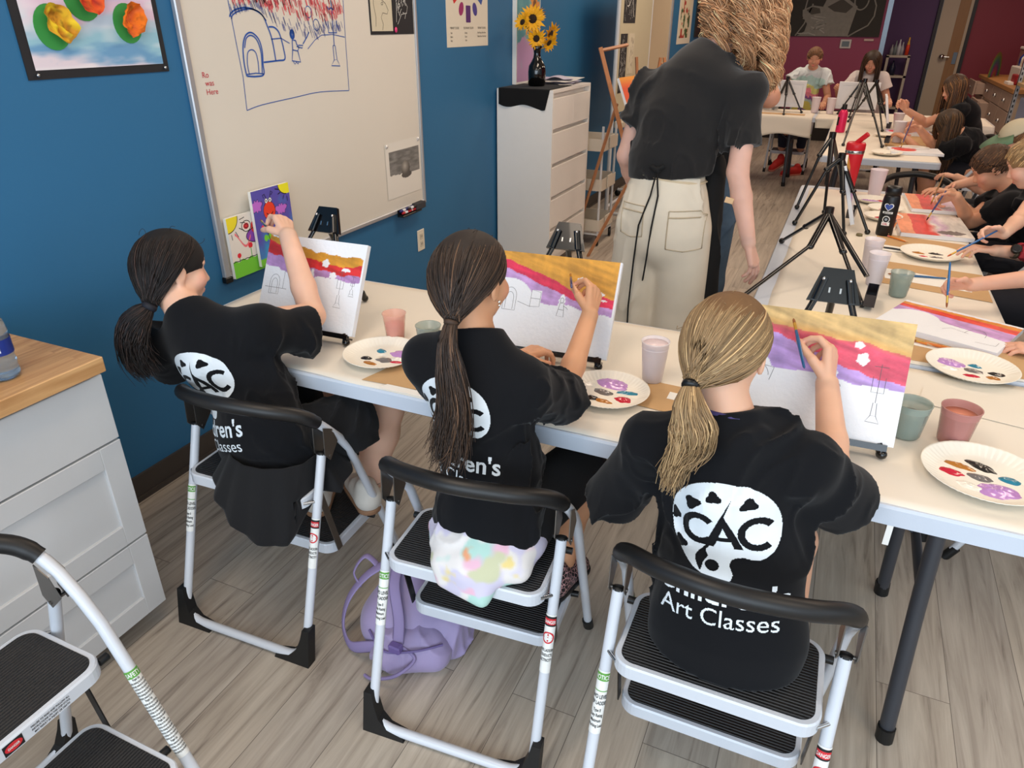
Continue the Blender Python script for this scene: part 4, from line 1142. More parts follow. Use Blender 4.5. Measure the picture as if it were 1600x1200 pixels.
def hair_cap(vol, c, F, H, th=.03, front=.22, low=-.30):
    r, f, u = F; W = lambda x, y, z: c+(r*x+f*y+u*z)*H
    v = Vol(vol.lo, vol.lo+vol.h*(vol.n-1), vol.h)
    v.ell(W(0, -.06, .12), np.array((.345+th, .42+th, .375+th))*H, F, .02*H)
    v.ell(W(0, -.17, -.10), np.array((.29+th, .29+th, .34+th))*H, F, .05*H)
    # open the face: cut by a slanted plane
    cv = Vol(vol.lo, vol.lo+vol.h*(vol.n-1), vol.h)
    X, Y, Z = v._g((slice(None),)*3)
    rel = lambda q: (X-c[0])*q[0]+(Y-c[1])*q[1]+(Z-c[2])*q[2]
    yf, zu = rel(f)/H, rel(u)/H
    face = np.minimum(.28+.25*np.clip(zu, 0, 1)-yf, 1)           # >0 behind the hairline
    g = np.minimum(np.where(zu > .02, face, -.10-yf+np.clip(zu+.12, -.2, .14)*2.0), face)
    v.f = np.maximum(v.f, (-g*H).astype(np.float32)); v.f = np.maximum(v.f, ((low-zu)*H).astype(np.float32))
    return v
def ponytail_hair(par, off, c, F, H, tie, path, wid, base, hi=None, n=520, npony=260, var=.18, seed=1, wav=.004, name='hair', loose=12, srad=.0017, tipspread=.012):
    """hair combed back over the scalp to a tie, then a tail along path (list of points) with half-widths wid"""
    rng = np.random.default_rng(seed); r, f, u = F
    cc = c+(-f*.05+u*.06)*H; rad = np.array((.375, .46, .43))*H
    D = scalp_dirs(n, rng)
    tl = tie-cc; tdir = np.array([tl@r, tl@f, tl@u])/rad; tn = np.linalg.norm(tdir)
    B = np.tile(unit(tdir), (n, 1))+rng.normal(0, .045, (n, 3))
    N = 16; P = slerp_path(D, B, N)
    t = np.linspace(0, 1, N)
    h = 1+.012*rng.random((n, 1))+.03*np.sin(np.pi*t)[None]*rng.random((n, 1))+(tn-1)*t[None]**5*.9
    bend = rng.normal(0, .05, (n, 1, 3))*np.sin(np.pi*t)[None, :, None]
    P = (P+bend); ok = ~((P[:, :11, 1] > .02) & (P[:, :11, 2] < .0)).any(1); ok |= D[:, 2] > 2; P = P[ok]; h = h[ok]; n = len(P); P /= np.linalg.norm(P, axis=2, keepdims=True); P = P*h[..., None]*rad
    W_ = cc+P[..., 0:1]*r+P[..., 1:2]*f+P[..., 2:3]*u
    R_ = (srad*(.8+.5*rng.random((n, 1))))*np.ones((1, N))
    C1 = strand_cols(n, base, var, rng, hi)
    o1 = strand_mesh(name, W_, R_, C1, hair_mat(), par, off)
    # tail
    pts = [np.asarray(p, float) for p in path]; M = 22
    ctr = np.array([tuple(q) for q in bez(pts, 8)]); s_ = np.linspace(0, len(ctr)-1, M); ctr = np.stack([np.interp(s_, np.arange(len(ctr)), ctr[:, i]) for i in range(3)], 1)
    w = np.interp(np.linspace(0, 1, M), np.linspace(0, 1, len(wid)), wid)
    T = np.gradient(ctr, axis=0); T /= np.linalg.norm(T, axis=1, keepdims=True)
    S1 = np.cross(T, np.tile((0, 1., .15), (M, 1))); S1 /= np.linalg.norm(S1, axis=1, keepdims=True); S2 = np.cross(T, S1)
    th = rng.random(npony)*2*np.pi; ro = np.sqrt(rng.random(npony))
    tt = np.linspace(0, 1, M)
    ph = rng.random((npony, 1))*6.28; fr = 1+2.5*rng.random((npony, 1))
    wv = wav*np.sin(ph+fr*tt[None]*6.28)*np.clip(tt*3, 0, 1)[None]
    a_ = ro[:, None]*np.cos(th)[:, None]*w[None]+wv; b_ = ro[:, None]*np.sin(th)[:, None]*w[None]*.62+wv*.6
    P = ctr[None]+a_[..., None]*S1[None]+b_[..., None]*S2[None]
    ends = .72+.28*rng.random(npony)
    idx = tt[None]*ends[:, None]*(M-1); i0 = np.clip(idx.astype(int), 0, M-2); fr_ = (idx-i0)[..., None]
    P = np.take_along_axis(P, i0[..., None].repeat(3, 2), 1)*(1-fr_)+np.take_along_axis(P, (i0+1)[..., None].repeat(3, 2), 1)*fr_
    P = P+rng.normal(0, tipspread, (npony, 1, 3))*(tt**3)[None, :, None]
    R_ = srad*(1.15-.75*tt[None]**2)*(.8+.5*rng.random((npony, 1)))
    C2 = strand_cols(npony, base, var, rng, hi, .25)
    o2 = strand_mesh('ponytail', P, R_, C2, hair_mat(), par, off)
    if loose:
        D = scalp_dirs(loose, rng); D = D[D[:, 2] > .1]; loose = len(D); S0 = cc+(D*rad*1.02)@np.stack([r, f, u])
        t = np.linspace(0, 1, 12)
        dirs = (D@np.stack([r, f, u]))*.010*rng.random((loose, 1))
        P = S0[:, None]+t[None, :, None]*dirs[:, None]*2+np.stack([np.zeros((loose, 12)), np.zeros((loose, 12)), -(t**2)[None]*.03*rng.random((loose, 1))], -1)+wav*1.2*np.sin(t[None, :, None]*5+rng.random((loose, 1, 3))*6)
        strand_mesh('stray_hair', P, np.full((loose, 12), .0006), strand_cols(loose, base, var, rng), hair_mat(), par, off)
    return o1, o2
def fall_hair(par, off, c, F, H, base, hi=None, n=500, length=.3, var=.18, seed=1, curl=0., cfreq=3., spread=1.12, srad=.0018, grav=(0, 0, -1), part=0., name='hair', face_open=.25, back=None, inward=.0):
    """loose hair: over the scalp then hanging"""
    rng = np.random.default_rng(seed); r, f, u = F
    cc = c+(-f*.05+u*.06)*H; rad = np.array((.375, .46, .43))*H
    g = unit(grav); gl = np.array([g@r, g@f, g@u])
    D = []
    while len(D) < n:
        v = unit(rng.normal(0, 1, 3))
        if v[2] < -.15: continue
        if v[1] > face_open+.5 and v[2] < .6: continue
        D.append(v)
    D = np.array(D)
    if curl:
        nc_ = n//18; ci = np.arange(n) % nc_; D = D[:nc_][ci]+rng.normal(0, .05, (n, 3)); D /= np.linalg.norm(D, axis=1, keepdims=True)
    N = 52 if curl else 26; step = (length+.9*H)/N
    P = np.zeros((n, N, 3)); p = D*rad*1.0; P[:, 0] = p
    ln = length*(.75+.3*rng.random(n))
    vel = (D-gl[None]*(D@gl)[:, None])*.3+gl[None]; 
    side = np.sign(D[:, 0]-part)[:, None]; lay = .45+.55*rng.random((n, 1))
    for i in range(1, N):
        q = p/rad; rr = np.linalg.norm(q, axis=1, keepdims=True); nn = q/rad; nn /= np.linalg.norm(nn, axis=1, keepdims=True)
        v = np.tile(gl, (n, 1)); 
        keep = np.zeros((n, 3)); keep[:, 0] = side[:, 0]*.35*(p[:, 1]/rad[1] > .15); keep[:, 1] = -.55*(p[:, 1]/rad[1] > -.1)*(np.abs(q[:, 0]) < .95)
        on = (rr < spread+.06)
        v = np.where(on, v+keep, v)
        into = np.minimum((v*nn).sum(1, keepdims=True), 0)
        v = np.where(on, v-nn*into, v-nn*inward)
        v /= np.linalg.norm(v, axis=1, keepdims=True)+1e-6
        p = p+v*step
        q = p/rad; rr = np.linalg.norm(q, axis=1, keepdims=True); tgt = 1+(spread-1)*min(1, i/6)*lay
        p = np.where(rr < tgt, p/rr*tgt, p); P[:, i] = p
    t = np.linspace(0, 1, N)
    if curl:
        ph = (rng.random((nc_, 1))*6.28)[ci]+rng.normal(0, .25, (n, 1)); fr = cfreq*(.7+.6*rng.random((nc_, 1)))[ci]*2*np.pi; am = curl*(.6+.8*rng.random((nc_, 1)))[ci]*np.clip(t*2.2, .1, 1)[None]*(.85+.3*rng.random((n, 1)))
        P[..., 0] += am*np.cos(ph+fr*t[None]); P[..., 1] += am*np.sin(ph+fr*t[None]); P[..., 2] += am*.5*np.sin(ph*1.7+fr*t[None]*.8)
    else: P += (.004*np.sin(t[None, :, None]*7+rng.random((n, 1, 3))*6.28))*np.clip(t*2, 0, 1)[None, :, None]
    W_ = cc+P[..., 0:1]*r+P[..., 1:2]*f+P[..., 2:3]*u
    R_ = srad*(1.1-.6*t[None]**3)*(.8+.5*rng.random((n, 1)))
    return strand_mesh(name, W_, R_, strand_cols(n, base, var, rng, hi, .3), hair_mat(), par, off)
# ---- logo print projected onto cloth
def raster(poly_sets, x0, x1, y0, y1, h):
    """list of (polygon, add?) or ('tri',V,T,add?) -> boolean mask on a grid"""
    nx, ny = int((x1-x0)/h), int((y1-y0)/h)
    X, Y = np.meshgrid(x0+(np.arange(nx)+.5)*h, y0+(np.arange(ny)+.5)*h, indexing='ij')
    M = np.zeros((nx, ny), bool)
    def inside(poly):
        m = np.zeros(X.shape, bool); P = np.asarray(poly); n = len(P)
        bx = (X >= P[:, 0].min()) & (X <= P[:, 0].max()) & (Y >= P[:, 1].min()) & (Y <= P[:, 1].max())
        xs, ys = X[bx], Y[bx]; mm = np.zeros(xs.shape, bool)
        for i in range(n):
            a, b = P[i], P[(i+1) % n]
            if a[1] == b[1]: continue
            c = ((a[1] > ys) != (b[1] > ys)) & (xs < (b[0]-a[0])*(ys-a[1])/(b[1]-a[1])+a[0]); mm ^= c
        m[bx] = mm; return m
    for it in poly_sets:
        if it[0] == 'txt':
            _, V, T, add = it
            for t in T:
                m = inside(V[t]); M = (M | m) if add else (M & ~m)
        else:
            m = inside(it[0]); M = (M | m) if it[1] else (M & ~m)
    return M, X, Y
def blob(cx, cy, rx, ry, rot=0, lob=0, la=.0, n=40, ph=0):
    out = []
    for i in range(n):
        t = 2*PI*i/n; k = 1+la*math.cos(lob*t+ph)
        x, y = rx*k*math.cos(t), ry*k*math.sin(t); out.append((cx+x*math.cos(rot)-y*math.sin(rot), cy+x*math.sin(rot)+y*math.cos(rot)))
    return out
def logo_shapes():
    """palette emblem with the letters, unit: metres; origin at emblem centre"""
    S = []
    pal = bez([(x, y, 0) for x, y in ((-.098, .012), (-.088, .050), (-.055, .080), (-.005, .092), (.045, .085), (.085, .055), (.100, .012), (.094, -.030), (.070, -.052), (.040, -.050), (.022, -.056), (.018, -.070), (.024, -.088), (.014, -.104), (-.020, -.100), (-.050, -.086), (-.072, -.058), (-.090, -.020), (-.098, .012))], 8)
    S.append(([(p.x, p.y) for p in pal], True))
    for (x, y, rx, ry, ro, lo, ph) in ((-.055, .046, .015, .011, .3, 3, 0), (-.017, .063, .013, .010, 0, 3, 1), (.044, .054, .014, .011, .2, 3, 2), (-.088, .010, .009, .012, .2, 3, 1), (-.074, -.040, .010, .013, .6, 3, 2)):
        S.append((blob(x, y, rx, ry, ro, lo, .22, ph=ph), False))
    S.append((blob(-.014, -.074, .013, .012), False))
    def ring(cx, cy, R0, r0, a0, a1):
        o = arc2(cx, cy, R0, R0*.97, a0, a1, 30); i = arc2(cx, cy, r0, r0*.97, a0, a1, 30); return o+i[::-1]
    S.append((ring(-.040, -.002, .034, .021, 42, 318), False)); S.append((ring(.062, -.002, .034, .021, 42, 318), False))
    # the A drawn as a brush
    S.append(([(.016, .068), (.004, .032), (.040, -.034), (.024, -.034), (.018, -.020), (-.006, -.020), (-.012, -.034), (-.030, -.034), (-.004, .026)], False))
    S.append(([(.003, .008), (.012, -.012), (-.004, -.012)], True))
    S.append(([(p.x, p.y) for p in bez([(-.024, -.032, 0), (-.040, -.050, 0), (-.046, -.066, 0), (-.036, -.090, 0), (-.030, -.070, 0), (-.022, -.056, 0), (-.026, -.044, 0), (-.018, -.033, 0)], 6)], False))
    for txt, size, x, y, bold in (("Children's", .062, 0, -.150, True), ('Art Classes', .046, 0, -.192, False)):
        V, T = text_tris(txt, bold); V = V*size; V[:, 0] += x-(V[:, 0].min()+V[:, 0].max())/2; V[:, 1] += y
        if not bold: V[:, 0] *= 1.05
        S.append(('txt', V, T, True))
    return S
_LOGO = []
def logo_print(par, off, cloth, center, right, up, h=.0014, bend=None, scale=1.0):
    if not _LOGO: _LOGO.append(raster(logo_shapes(), -.135, .135, -.205, .10, h))
    M, X, Y = _LOGO[0]
    me = cloth.data; co = np.empty(len(me.vertices)*3, np.float32); me.vertices.foreach_get('co', co); co = co.reshape(-1, 3)+np.asarray(off)
    bv = BVHTree.FromPolygons([tuple(v) for v in co], [tuple(p.vertices) for p in me.polygons])
    right = unit(right); up = np.asarray(up, float); up = unit(up-right*(up@right)); nrm = np.cross(right, up)   # points out of the cloth
    nx, ny = M.shape
    g = 6   # coarse sampling of the cloth, interpolated between
    xs = X[::g, 0]; ys = Y[0, ::g]
    if xs[-1] < X[-1, 0]: xs = np.append(xs, X[-1, 0])
    if ys[-1] < Y[0, -1]: ys = np.append(ys, Y[0, -1])
    H_ = np.full((len(xs), len(ys)), np.nan)
    for i, x in enumerate(xs):
        for j, y in enumerate(ys):
            o = np.asarray(center)+(right*x+up*y)*scale+nrm*.25
            hit = bv.ray_cast(Vector(o), Vector(-nrm), .6)
            if hit[0] is not None: H_[i, j] = .25-hit[3]
    bad = np.isnan(H_); med = np.nanmedian(H_); bad |= H_ < med-.09; H_ = np.where(bad, med, H_)
    bx = np.searchsorted(xs, X[:, 0])-1; by = np.searchsorted(ys, Y[0])-1; bx = np.clip(bx, 0, len(xs)-2); by = np.clip(by, 0, len(ys)-2)
    bc = bad[:-1, :-1] | bad[1:, :-1] | bad[:-1, 1:] | bad[1:, 1:]
    M = M & ~bc[bx[:, None], by[None, :]]
    used = np.zeros((nx+1, ny+1), bool)
    for a in (0, 1):
        for b in (0, 1): used[a:a+nx, b:b+ny] |= M
    gx = np.arange(nx+1)*h+X[0, 0]-h/2; gy = np.arange(ny+1)*h+Y[0, 0]-h/2
    def interp2(x, y):
        ix = np.clip(np.searchsorted(xs, x)-1, 0, len(xs)-2); iy = np.clip(np.searchsorted(ys, y)-1, 0, len(ys)-2)
        fx = (x-xs[ix])/(xs[ix+1]-xs[ix]); fy = (y-ys[iy])/(ys[iy+1]-ys[iy])
        return (H_[ix, iy]*(1-fx)*(1-fy)+H_[ix+1, iy]*fx*(1-fy)+H_[ix, iy+1]*(1-fx)*fy+H_[ix+1, iy+1]*fx*fy)
    GX, GY = np.meshgrid(gx, gy, indexing='ij')
    D = interp2(GX.ravel(), GY.ravel()).reshape(GX.shape)
    P = np.asarray(center)+(GX[..., None]*right+GY[..., None]*up)*scale+(D+.0022)[..., None]*nrm
    idx = np.full(used.shape, -1); idx[used] = np.arange(used.sum())
    I, J = np.nonzero(M)
    F_ = np.stack([idx[I, J], idx[I+1, J], idx[I+1, J+1], idx[I, J+1]], 1)
    return arr_mesh('shirt_print', P[used], F_, mat('print_white', (222, 228, 232), .6, var=.06, vscale=40), par, off)

# ================================================================ TABLETOP THINGS
TZ = .7432
# ---- canvases on easels
def canvas_thing(label, x, y, rot, tilt, fn, lines, z0=.775, Wd=.356, Hc=.279, nm='canvas', center=False, depth=.018, back=False, nu=150, nv=120, group=None):
    """x,y = right lower corner of the painted face (or its middle if center)"""
    rot, tilt = R(rot), R(tilt)
    ax = A3((math.cos(rot), math.sin(rot), 0)); bk = A3((-math.sin(rot), math.cos(rot), 0)); up = A3((0, 0, 1))*math.cos(tilt)+bk*math.sin(tilt); n = np.cross(ax, up)  # n faces the painter
    P0 = A3((x, y, z0))-ax*(Wd/2 if center else Wd)
    t = thing(nm, label, 'canvas', tuple(P0+ax*Wd/2), group=group); o = A3(t.location)
    T = lambda a, b, c: tuple(P0+ax*a+up*b-n*c)
    b = MB()
    vs = [T(a, c, d) for d in (.0004, depth) for a, c in ((0, 0), (Wd, 0), (Wd, Hc), (0, Hc))]
    fr = .03
    vi = [T(a, c, d) for d in (.006, depth) for a, c in ((fr, fr), (Wd-fr, fr), (Wd-fr, Hc-fr), (fr, Hc-fr))]
    b.add(vs, [(0, 1, 2, 3)]+[(i, 4+i, 4+(i+1) % 4, (i+1) % 4) for i in range(4)])
    k = len(b.v); b.v += vi; 
    b.f += [(4+i, 4+(i+1) % 4, k+4+(i+1) % 4, k+4+i) for i in range(4)]+[(k+4+i, k+4+(i+1) % 4, k+(i+1) % 4, k+i) for i in range(4)]+[(k, k+1, k+2, k+3)]
    b.m += [0]*9; b.s += [False]*9
    b.build('stretched_canvas', mat('canvas_white', (236, 238, 242), .75, bump=.05, bscale=500), t, o)
    if fn is not None: painted('painting', t, T(0, 0, 0), ax*Wd, up*Hc, nu, nv, fn, vcol_mat('acrylic_paint', .5, .4, bump=.15, bscale=90), o)
    if lines: strokes('pencil_drawing', t, mat('graphite', (96, 94, 98), .6), [(w, [(p[0]*Wd, p[1]*Hc) for p in l]) for w, l in lines], lambda a, c: T(a, c, -.0006), .001, o)
    return t
WHITE_ = (236, 238, 242); GOLD_ = (214, 158, 62); RED_ = (206, 46, 68); LAV_ = (188, 154, 206)
def bands(a, c, gold, red, lav, top=None, cols=(GOLD_, RED_, LAV_), rough=.012, seed=0, streak=.10):
    """gold/red/lav: lower edges of each band, top: upper edge of the gold band (lists of (a,c))"""
    ip = lambda L, s: np.interp(a, [q[0] for q in L], [q[1] for q in L])+rough*fbm(a*14+s, c*14, s+seed, 3)
    col = np.zeros(a.shape+(3,))+WHITE_
    g, r_, l = ip(gold, 1), ip(red, 2), ip(lav, 3)
    sl = a*.35
    st = fbm(a*5+seed, (c+sl)*26, seed, 4)
    st2 = fbm(a*24+seed, (c+sl)*9, seed+4, 3)
    tone = (1+streak*st+.05*st2)[..., None]
    col = mixc(col, cols[2], (c > l)*1.); col = mixc(col, cols[1], (c > r_)*1.); col = mixc(col, cols[0], (c > g)*1.)
    col = np.where((c > l)[..., None], col*tone, col)
    if top is not None: col = mixc(col, WHITE_, (c > ip(top, 5))*1.)
    return np.clip(col, 0, 255)
def hole(col, a, c, x, y, rx, ry, k=0, seed=0):
    an = np.arctan2(c-y, a-x); w = 1+.12*np.cos(an*5+seed)
    return mixc(col, WHITE_, (((a-x)/rx/w)**2+((c-y)/ry/w)**2 < 1)*1.)
def c1f(a, c):
    col = bands(a, c, [(0, .93), (.2, .86), (.35, .80), (.6, .745), (.8, .72), (1, .77)], [(0, .80), (.2, .74), (.4, .68), (.6, .675), (.8, .64), (1, .64)], [(0, .66), (.2, .60), (.35, .55), (.6, .585), (.8, .57), (1, .585)],
                [(0, .99), (.2, .95), (.4, .885), (.6, .85), (.8, .835), (1, .855)], rough=.018, seed=2, cols=((206, 146, 50), (206, 50, 52), (178, 138, 190)))
    for x, y, rx, ry in ((.62, .745, .035, .045), (.71, .62, .035, .04), (.83, .70, .045, .02), (.50, .60, .02, .06)): col = hole(col, a, c, x, y, rx, ry, seed=x*9)
    return mixc(col, WHITE_, (a > .985)*1.)
def c2f(a, c):
    col = bands(a, c, [(0, .93), (.25, .84), (.5, .73), (.62, .665), (.75, .62), (.85, .645), (1, .60)], [(0, .84), (.25, .74), (.5, .63), (.7, .55), (.85, .53), (1, .505)], [(0, .55), (.33, .50), (.42, .49), (.5, .485), (.62, .50), (.8, .445), (1, .44)], seed=5, rough=.010, cols=((212, 152, 58), (214, 48, 84), (196, 156, 212)))
    dome = ((a-.10)/.215)**2+((c-.50)/.22)**2 < 1
    col = mixc(col, WHITE_, dome*1.); col = mixc(col, WHITE_, ((a > .30)*(a < .385)*(c < .62)*(c > .4))*1.)
    for x, y, rx, ry in ((.69, .77, .03, .035), (.76, .63, .028, .03), (.85, .655, .05, .022), (.90, .59, .03, .01), (.565, .53, .028, .07), (.655, .695, .02, .012)): col = hole(col, a, c, x, y, rx, ry, seed=x*9)
    return mixc(col, WHITE_, (a > .985)*1.)
def c3f(a, c):
    col = bands(a, c, [(0, .90), (.3, .835), (.6, .80), (.75, .80), (.85, .76), (1, .735)], [(0, .83), (.2, .78), (.4, .70), (.6, .595), (.8, .53), (1, .495)], [(0, .60), (.12, .56), (.22, .48), (.4, .50), (.55, .49), (.7, .455), (1, .45)], seed=11, rough=.008, streak=.13,
                cols=((208, 174, 116), (208, 80, 102), (182, 150, 212)))
    col = mixc(col, (222, 160, 80), np.clip(1-np.abs(c-np.interp(a, [0, .3, .6, .75, .85, 1], [.91, .85, .82, .815, .78, .75]))/.05, 0, 1)*.5)
    dome = ((a-.02)/.19)**2+((c-.42)/.24)**2 < 1
    col = mixc(col, WHITE_, dome*1.)
    for x, y, rx, ry in ((.70, .775, .030, .028), (.735, .665, .036, .05), (.575, .52, .03, .055)): col = hole(col, a, c, x, y, rx, ry, seed=x*9)
    return col
def fig(x, y, s): # little robed figure outline
    L = [[(x-.012*s, y+.02*s), (x-.03*s, y-.12*s), (x+.03*s, y-.125*s), (x+.018*s, y+.02*s), (x-.012*s, y+.02*s)], arc2(x, y+.045*s, .014*s, .028*s, 0, 360, 14), [(x+.015*s, y-.01*s), (x+.05*s, y-.03*s), (x+.055*s, y-.045*s)], [(x-.02*s, y-.05*s), (x+.022*s, y-.055*s)]]
    return [(.0011, l) for l in L]
def lamp(x, y, s, foot=.04):
    L = [[(x, y+.30*s), (x, y+.0*s)], [(x-.04*s, y+.28*s), (x+.04*s, y+.28*s)], [(x-.035*s, y+.2*s), (x-.035*s, y+.08*s), (x+.035*s, y+.08*s), (x+.035*s, y+.2*s)], [(x-.012, y), (x-.016, y-.10*s), (x+.016, y-.10*s), (x+.01, y)], [(x-.016, y-.10*s), (x-foot, y-.15*s), (x+foot, y-.155*s), (x+.016, y-.10*s)]]
    return [(.0010, l) for l in L]
doorL = lambda x, y, w, h: [(.0010, [(x-w, y)]+arc2(x, y+h*.6, w, h*.4, 180, 0, 12)+[(x+w, y), (x-w, y)]), (.0010, [(x-w*.6, y+.01)]+arc2(x, y+h*.5, w*.6, h*.3, 180, 0, 10)+[(x+w*.6, y+.01)])]
canvas_thing('white canvas with thin gold, red and lavender bands and an unpainted top edge', -1.245, 1.6, 2.2, 28, c1f, doorL(.13, .33, .05, .22)+[(.001, [(.03, .40), (.26, .40)]), (.001, [(.22, .60), (.22, .40)])]+lamp(.80, .42, .9)+lamp(.92, .50, .5, .025), group='canvases on tabletop easels')
canvas_thing('canvas with a solid golden sky over a red band and an unpainted dome', -.497, 1.759, 4.4, 30, c2f, doorL(.12, .38, .055, .24)+[(.001, [(.19, .48), (.30, .44), (.38, .45), (.38, .60), (.30, .62), (.30, .44)]), (.001, [(.30, .53), (.38, .53)])]+fig(.565, .50, 1.0)+lamp(.83, .36, .95, .03), group='canvases on tabletop easels')
canvas_thing('canvas with a pale streaky tan sky over pink and two unpainted suns', .228, 1.583, 2.4, 25, c3f, fig(.57, .47, 1.15)+lamp(.85, .33, 1.05)+[(.001, arc2(.05, .42, .14, .12, 0, 180)), (.001, [(.16, .50), (.22, .49), (.20, .38)])], group='canvases on tabletop easels')

def easel_girl(label, x, y, rot, tilt, Wd=.356, Hl=.335):
    """x,y as for the canvas: right lower corner of the canvas face"""
    rot, tilt = R(rot), R(tilt)
    ax = A3((math.cos(rot), math.sin(rot), 0)); bk = A3((-math.sin(rot), math.cos(rot), 0)); up = A3((0, 0, 1))*math.cos(tilt)+bk*math.sin(tilt); n = np.cross(ax, up)
    M0 = A3((x, y, .775))-ax*Wd/2
    t = thing('tabletop_easel', label, 'easel', (M0[0], M0[1], TZ), group='black tabletop easels'); o = A3(t.location)
    T = lambda a, b, c: tuple(M0+ax*a+up*b-n*c)
    gl = mat('black_gloss', (10, 10, 11), .22, coat=.4)
    # ledge with a lip
    b = MB(); vs = [T(a, c, d) for a in (-.165, .165) for (c, d) in ((-.012, -.006), (.003, -.006), (.003, -.002), (-.006, -.002), (-.006, .028), (-.012, .028))]
    b.add(vs, [(0, 6, 7, 1), (1, 7, 8, 2), (2, 8, 9, 3), (3, 9, 10, 4), (4, 10, 11, 5), (5, 11, 6, 0), (0, 1, 2, 3, 4, 5), (11, 10, 9, 8, 7, 6)]); b.build('ledge', gl, t, o)
    for s in (-1, 1):
        top = A3(T(s*.030, Hl, .026)); foot = A3(T(s*.158, -.03, .012)); foot[2] = TZ+.011
        b = MB(); b.tube([tuple(top), tuple(foot)], .0085, 8, ry=.006); lg = b.build('front_leg', gl, t, o)
        b = MB(); b.ball(tuple(foot), .0125, 12, sc=(1, 1, .9)); b.tube([tuple(foot), tuple(foot+unit(top-foot)*.026)], .0105, 10); b.build('ball_foot', gl, lg, o)
    # head plate (a tapering plate with two riveted clips)
    b = MB(); P = [(-.058, Hl-.03), (.058, Hl-.03), (.033, Hl+.050), (-.033, Hl+.050)]
    vs = [T(a, c, d) for d in (.018, .030) for a, c in P]; b.add(vs, [(0, 1, 2, 3), (7, 6, 5, 4)]+[(i, 4+i, 4+(i+1) % 4, (i+1) % 4) for i in range(4)]); hp = b.build('head_plate', gl, t, o)
    for s in (-1, 1):
        b = MB(); b.tube([T(s*.040, Hl-.028, .014), T(s*.027, Hl+.026, .014)], .0095, 10, ry=.005); b.build('leg_clip', gl, hp, o)
        b = MB(); b.ball(T(s*.0285, Hl+.022, .008), .0045, 8); b.build('rivet', M_CHROME, hp, o)
        b = MB(); b.prism([(-.0015, -.006), (.0015, -.006), (.0015, .006), (-.0015, .006)], .0, .002, to=lambda p, q, h: T(s*.012+p*1.3, Hl-.002+q, .0165-h)); b.build('lever', M_CHROME, hp, o)
    foot = M0+bk*.35+ax*.0; foot[2] = TZ+.011
    b = MB(); b.tube([T(0, Hl-.01, .034), tuple(foot)], .0085, 8, ry=.006); lg = b.build('rear_leg', gl, t, o)
    b = MB(); b.ball(tuple(foot), .0125, 12); b.tube([tuple(foot), tuple(foot+unit(A3(T(0, Hl, .03))-foot)*.03)], .0105, 10); b.build('ball_foot', gl, lg, o)
easel_girl('black tabletop easel nearest the blue wall holding the white topped canvas', -1.245, 1.6, 2.2, 28)
easel_girl('black tabletop easel holding the golden sky canvas before the long ponytail girl', -.497, 1.759, 4.4, 30)
easel_girl('black tabletop easel holding the tan sky canvas before the blonde girl', .228, 1.583, 2.4, 25)

def tripod(label, apex, feet, r=.0098, tray=None, knees=(), mast=None, z=TZ):
    apex = A3(apex); t = thing('tripod_easel', label, 'easel', (apex[0], apex[1], z), group='black folding tripod easels'); o = A3(t.location)
    gl = mat('black_gloss', (10, 10, 11), .22, coat=.4)
    for i, f in enumerate(feet):
        f = A3((f[0], f[1], z+.009)); kn = A3(knees[i]) if i < len(knees) and knees[i] is not None else apex+(f-apex)*.45
        b = MB(); b.tube([tuple(apex), tuple(kn)], r*1.35, 6, ry=r); lg = b.build('leg', gl, t, o)
        b = MB(); b.tube([tuple(kn+(apex-kn)*.05), tuple(f)], r*.75, 8); b.build('leg_extension', gl, lg, o)
        b = MB(); b.ball(tuple(f), r*1.35, 10); b.build('ball_foot', gl, lg, o)
        b = MB(); b.ball(tuple(kn), r*1.5, 8, sc=(1, 1, .8)); b.build('clamp', gl, lg, o)
    b = MB(); b.tube([tuple(apex+V3(0, 0, .022)), tuple(apex-V3(0, 0, .03))], r*1.7, 8); b.build('hub', gl, t, o)
    if mast is not None:
        m = A3(mast); b = MB(); b.tube([tuple(apex), tuple(m)], r*1.3, 6, ry=r*.8); b.build('mast', gl, t, o)
    if tray is not None:
        tr, dd = A3(tray[0]), unit(tray[1]); w = tray[2]; b = MB(); sd = unit(np.cross(dd, (0, 0, 1)))
        vs = [tuple(tr+dd*a+sd*c+V3(0, 0, e)) for a in (-w, w) for c, e in ((-.018, .022), (-.018, -.02), (.018, -.02), (.018, .022))]
        b.add(vs, [(0, 4, 5, 1), (1, 5, 6, 2), (2, 6, 7, 3), (0, 1, 2, 3), (7, 6, 5, 4)]); q = b.build('tray', mat('smoky_plastic', (40, 36, 40), .25, coat=.3), t, o); m_ = q.modifiers.new('s', 'SOLIDIFY'); m_.thickness = .003
    return t
tripod('black folding tripod easel standing nearest on the table of side painters', (-.005, 2.98, .975), [(-.175, 3.35), (-.235, 2.50), (.160, 2.62)], knees=[None, (-.045, 2.84, .875), None], mast=(.165, 2.80, .800), tray=((.185, 2.66, .775), (.08, 1, .0), .07))
tripod('black folding tripod easel holding the upright canvas near the black bottle', (.0, 3.78, 1.06), [(-.150, 3.72), (.075, 3.60), (.175, 3.68)], knees=[(-.055, 3.74, 1.01), None, None], mast=(.08, 3.80, .83), tray=((.095, 3.86, .80), (.1, 1, 0), .06))
tripod('black folding tripod easel standing tallest beside the red tumbler', (-.065, 4.2, 1.10), [(-.168, 4.08), (-.03, 4.02), (.05, 4.55)], knees=[(-.108, 4.15, 1.01), None, None], mast=(-.05, 4.16, .86))
tripod('black tripod easel with thick front leg on the table with the pink bottle', (.055, 6.95, 1.20), [(-.01, 6.55), (.0, 7.38), (.275, 6.58)], r=.0105, tray=((.31, 6.72, .79), (.1, 1, 0), .07))
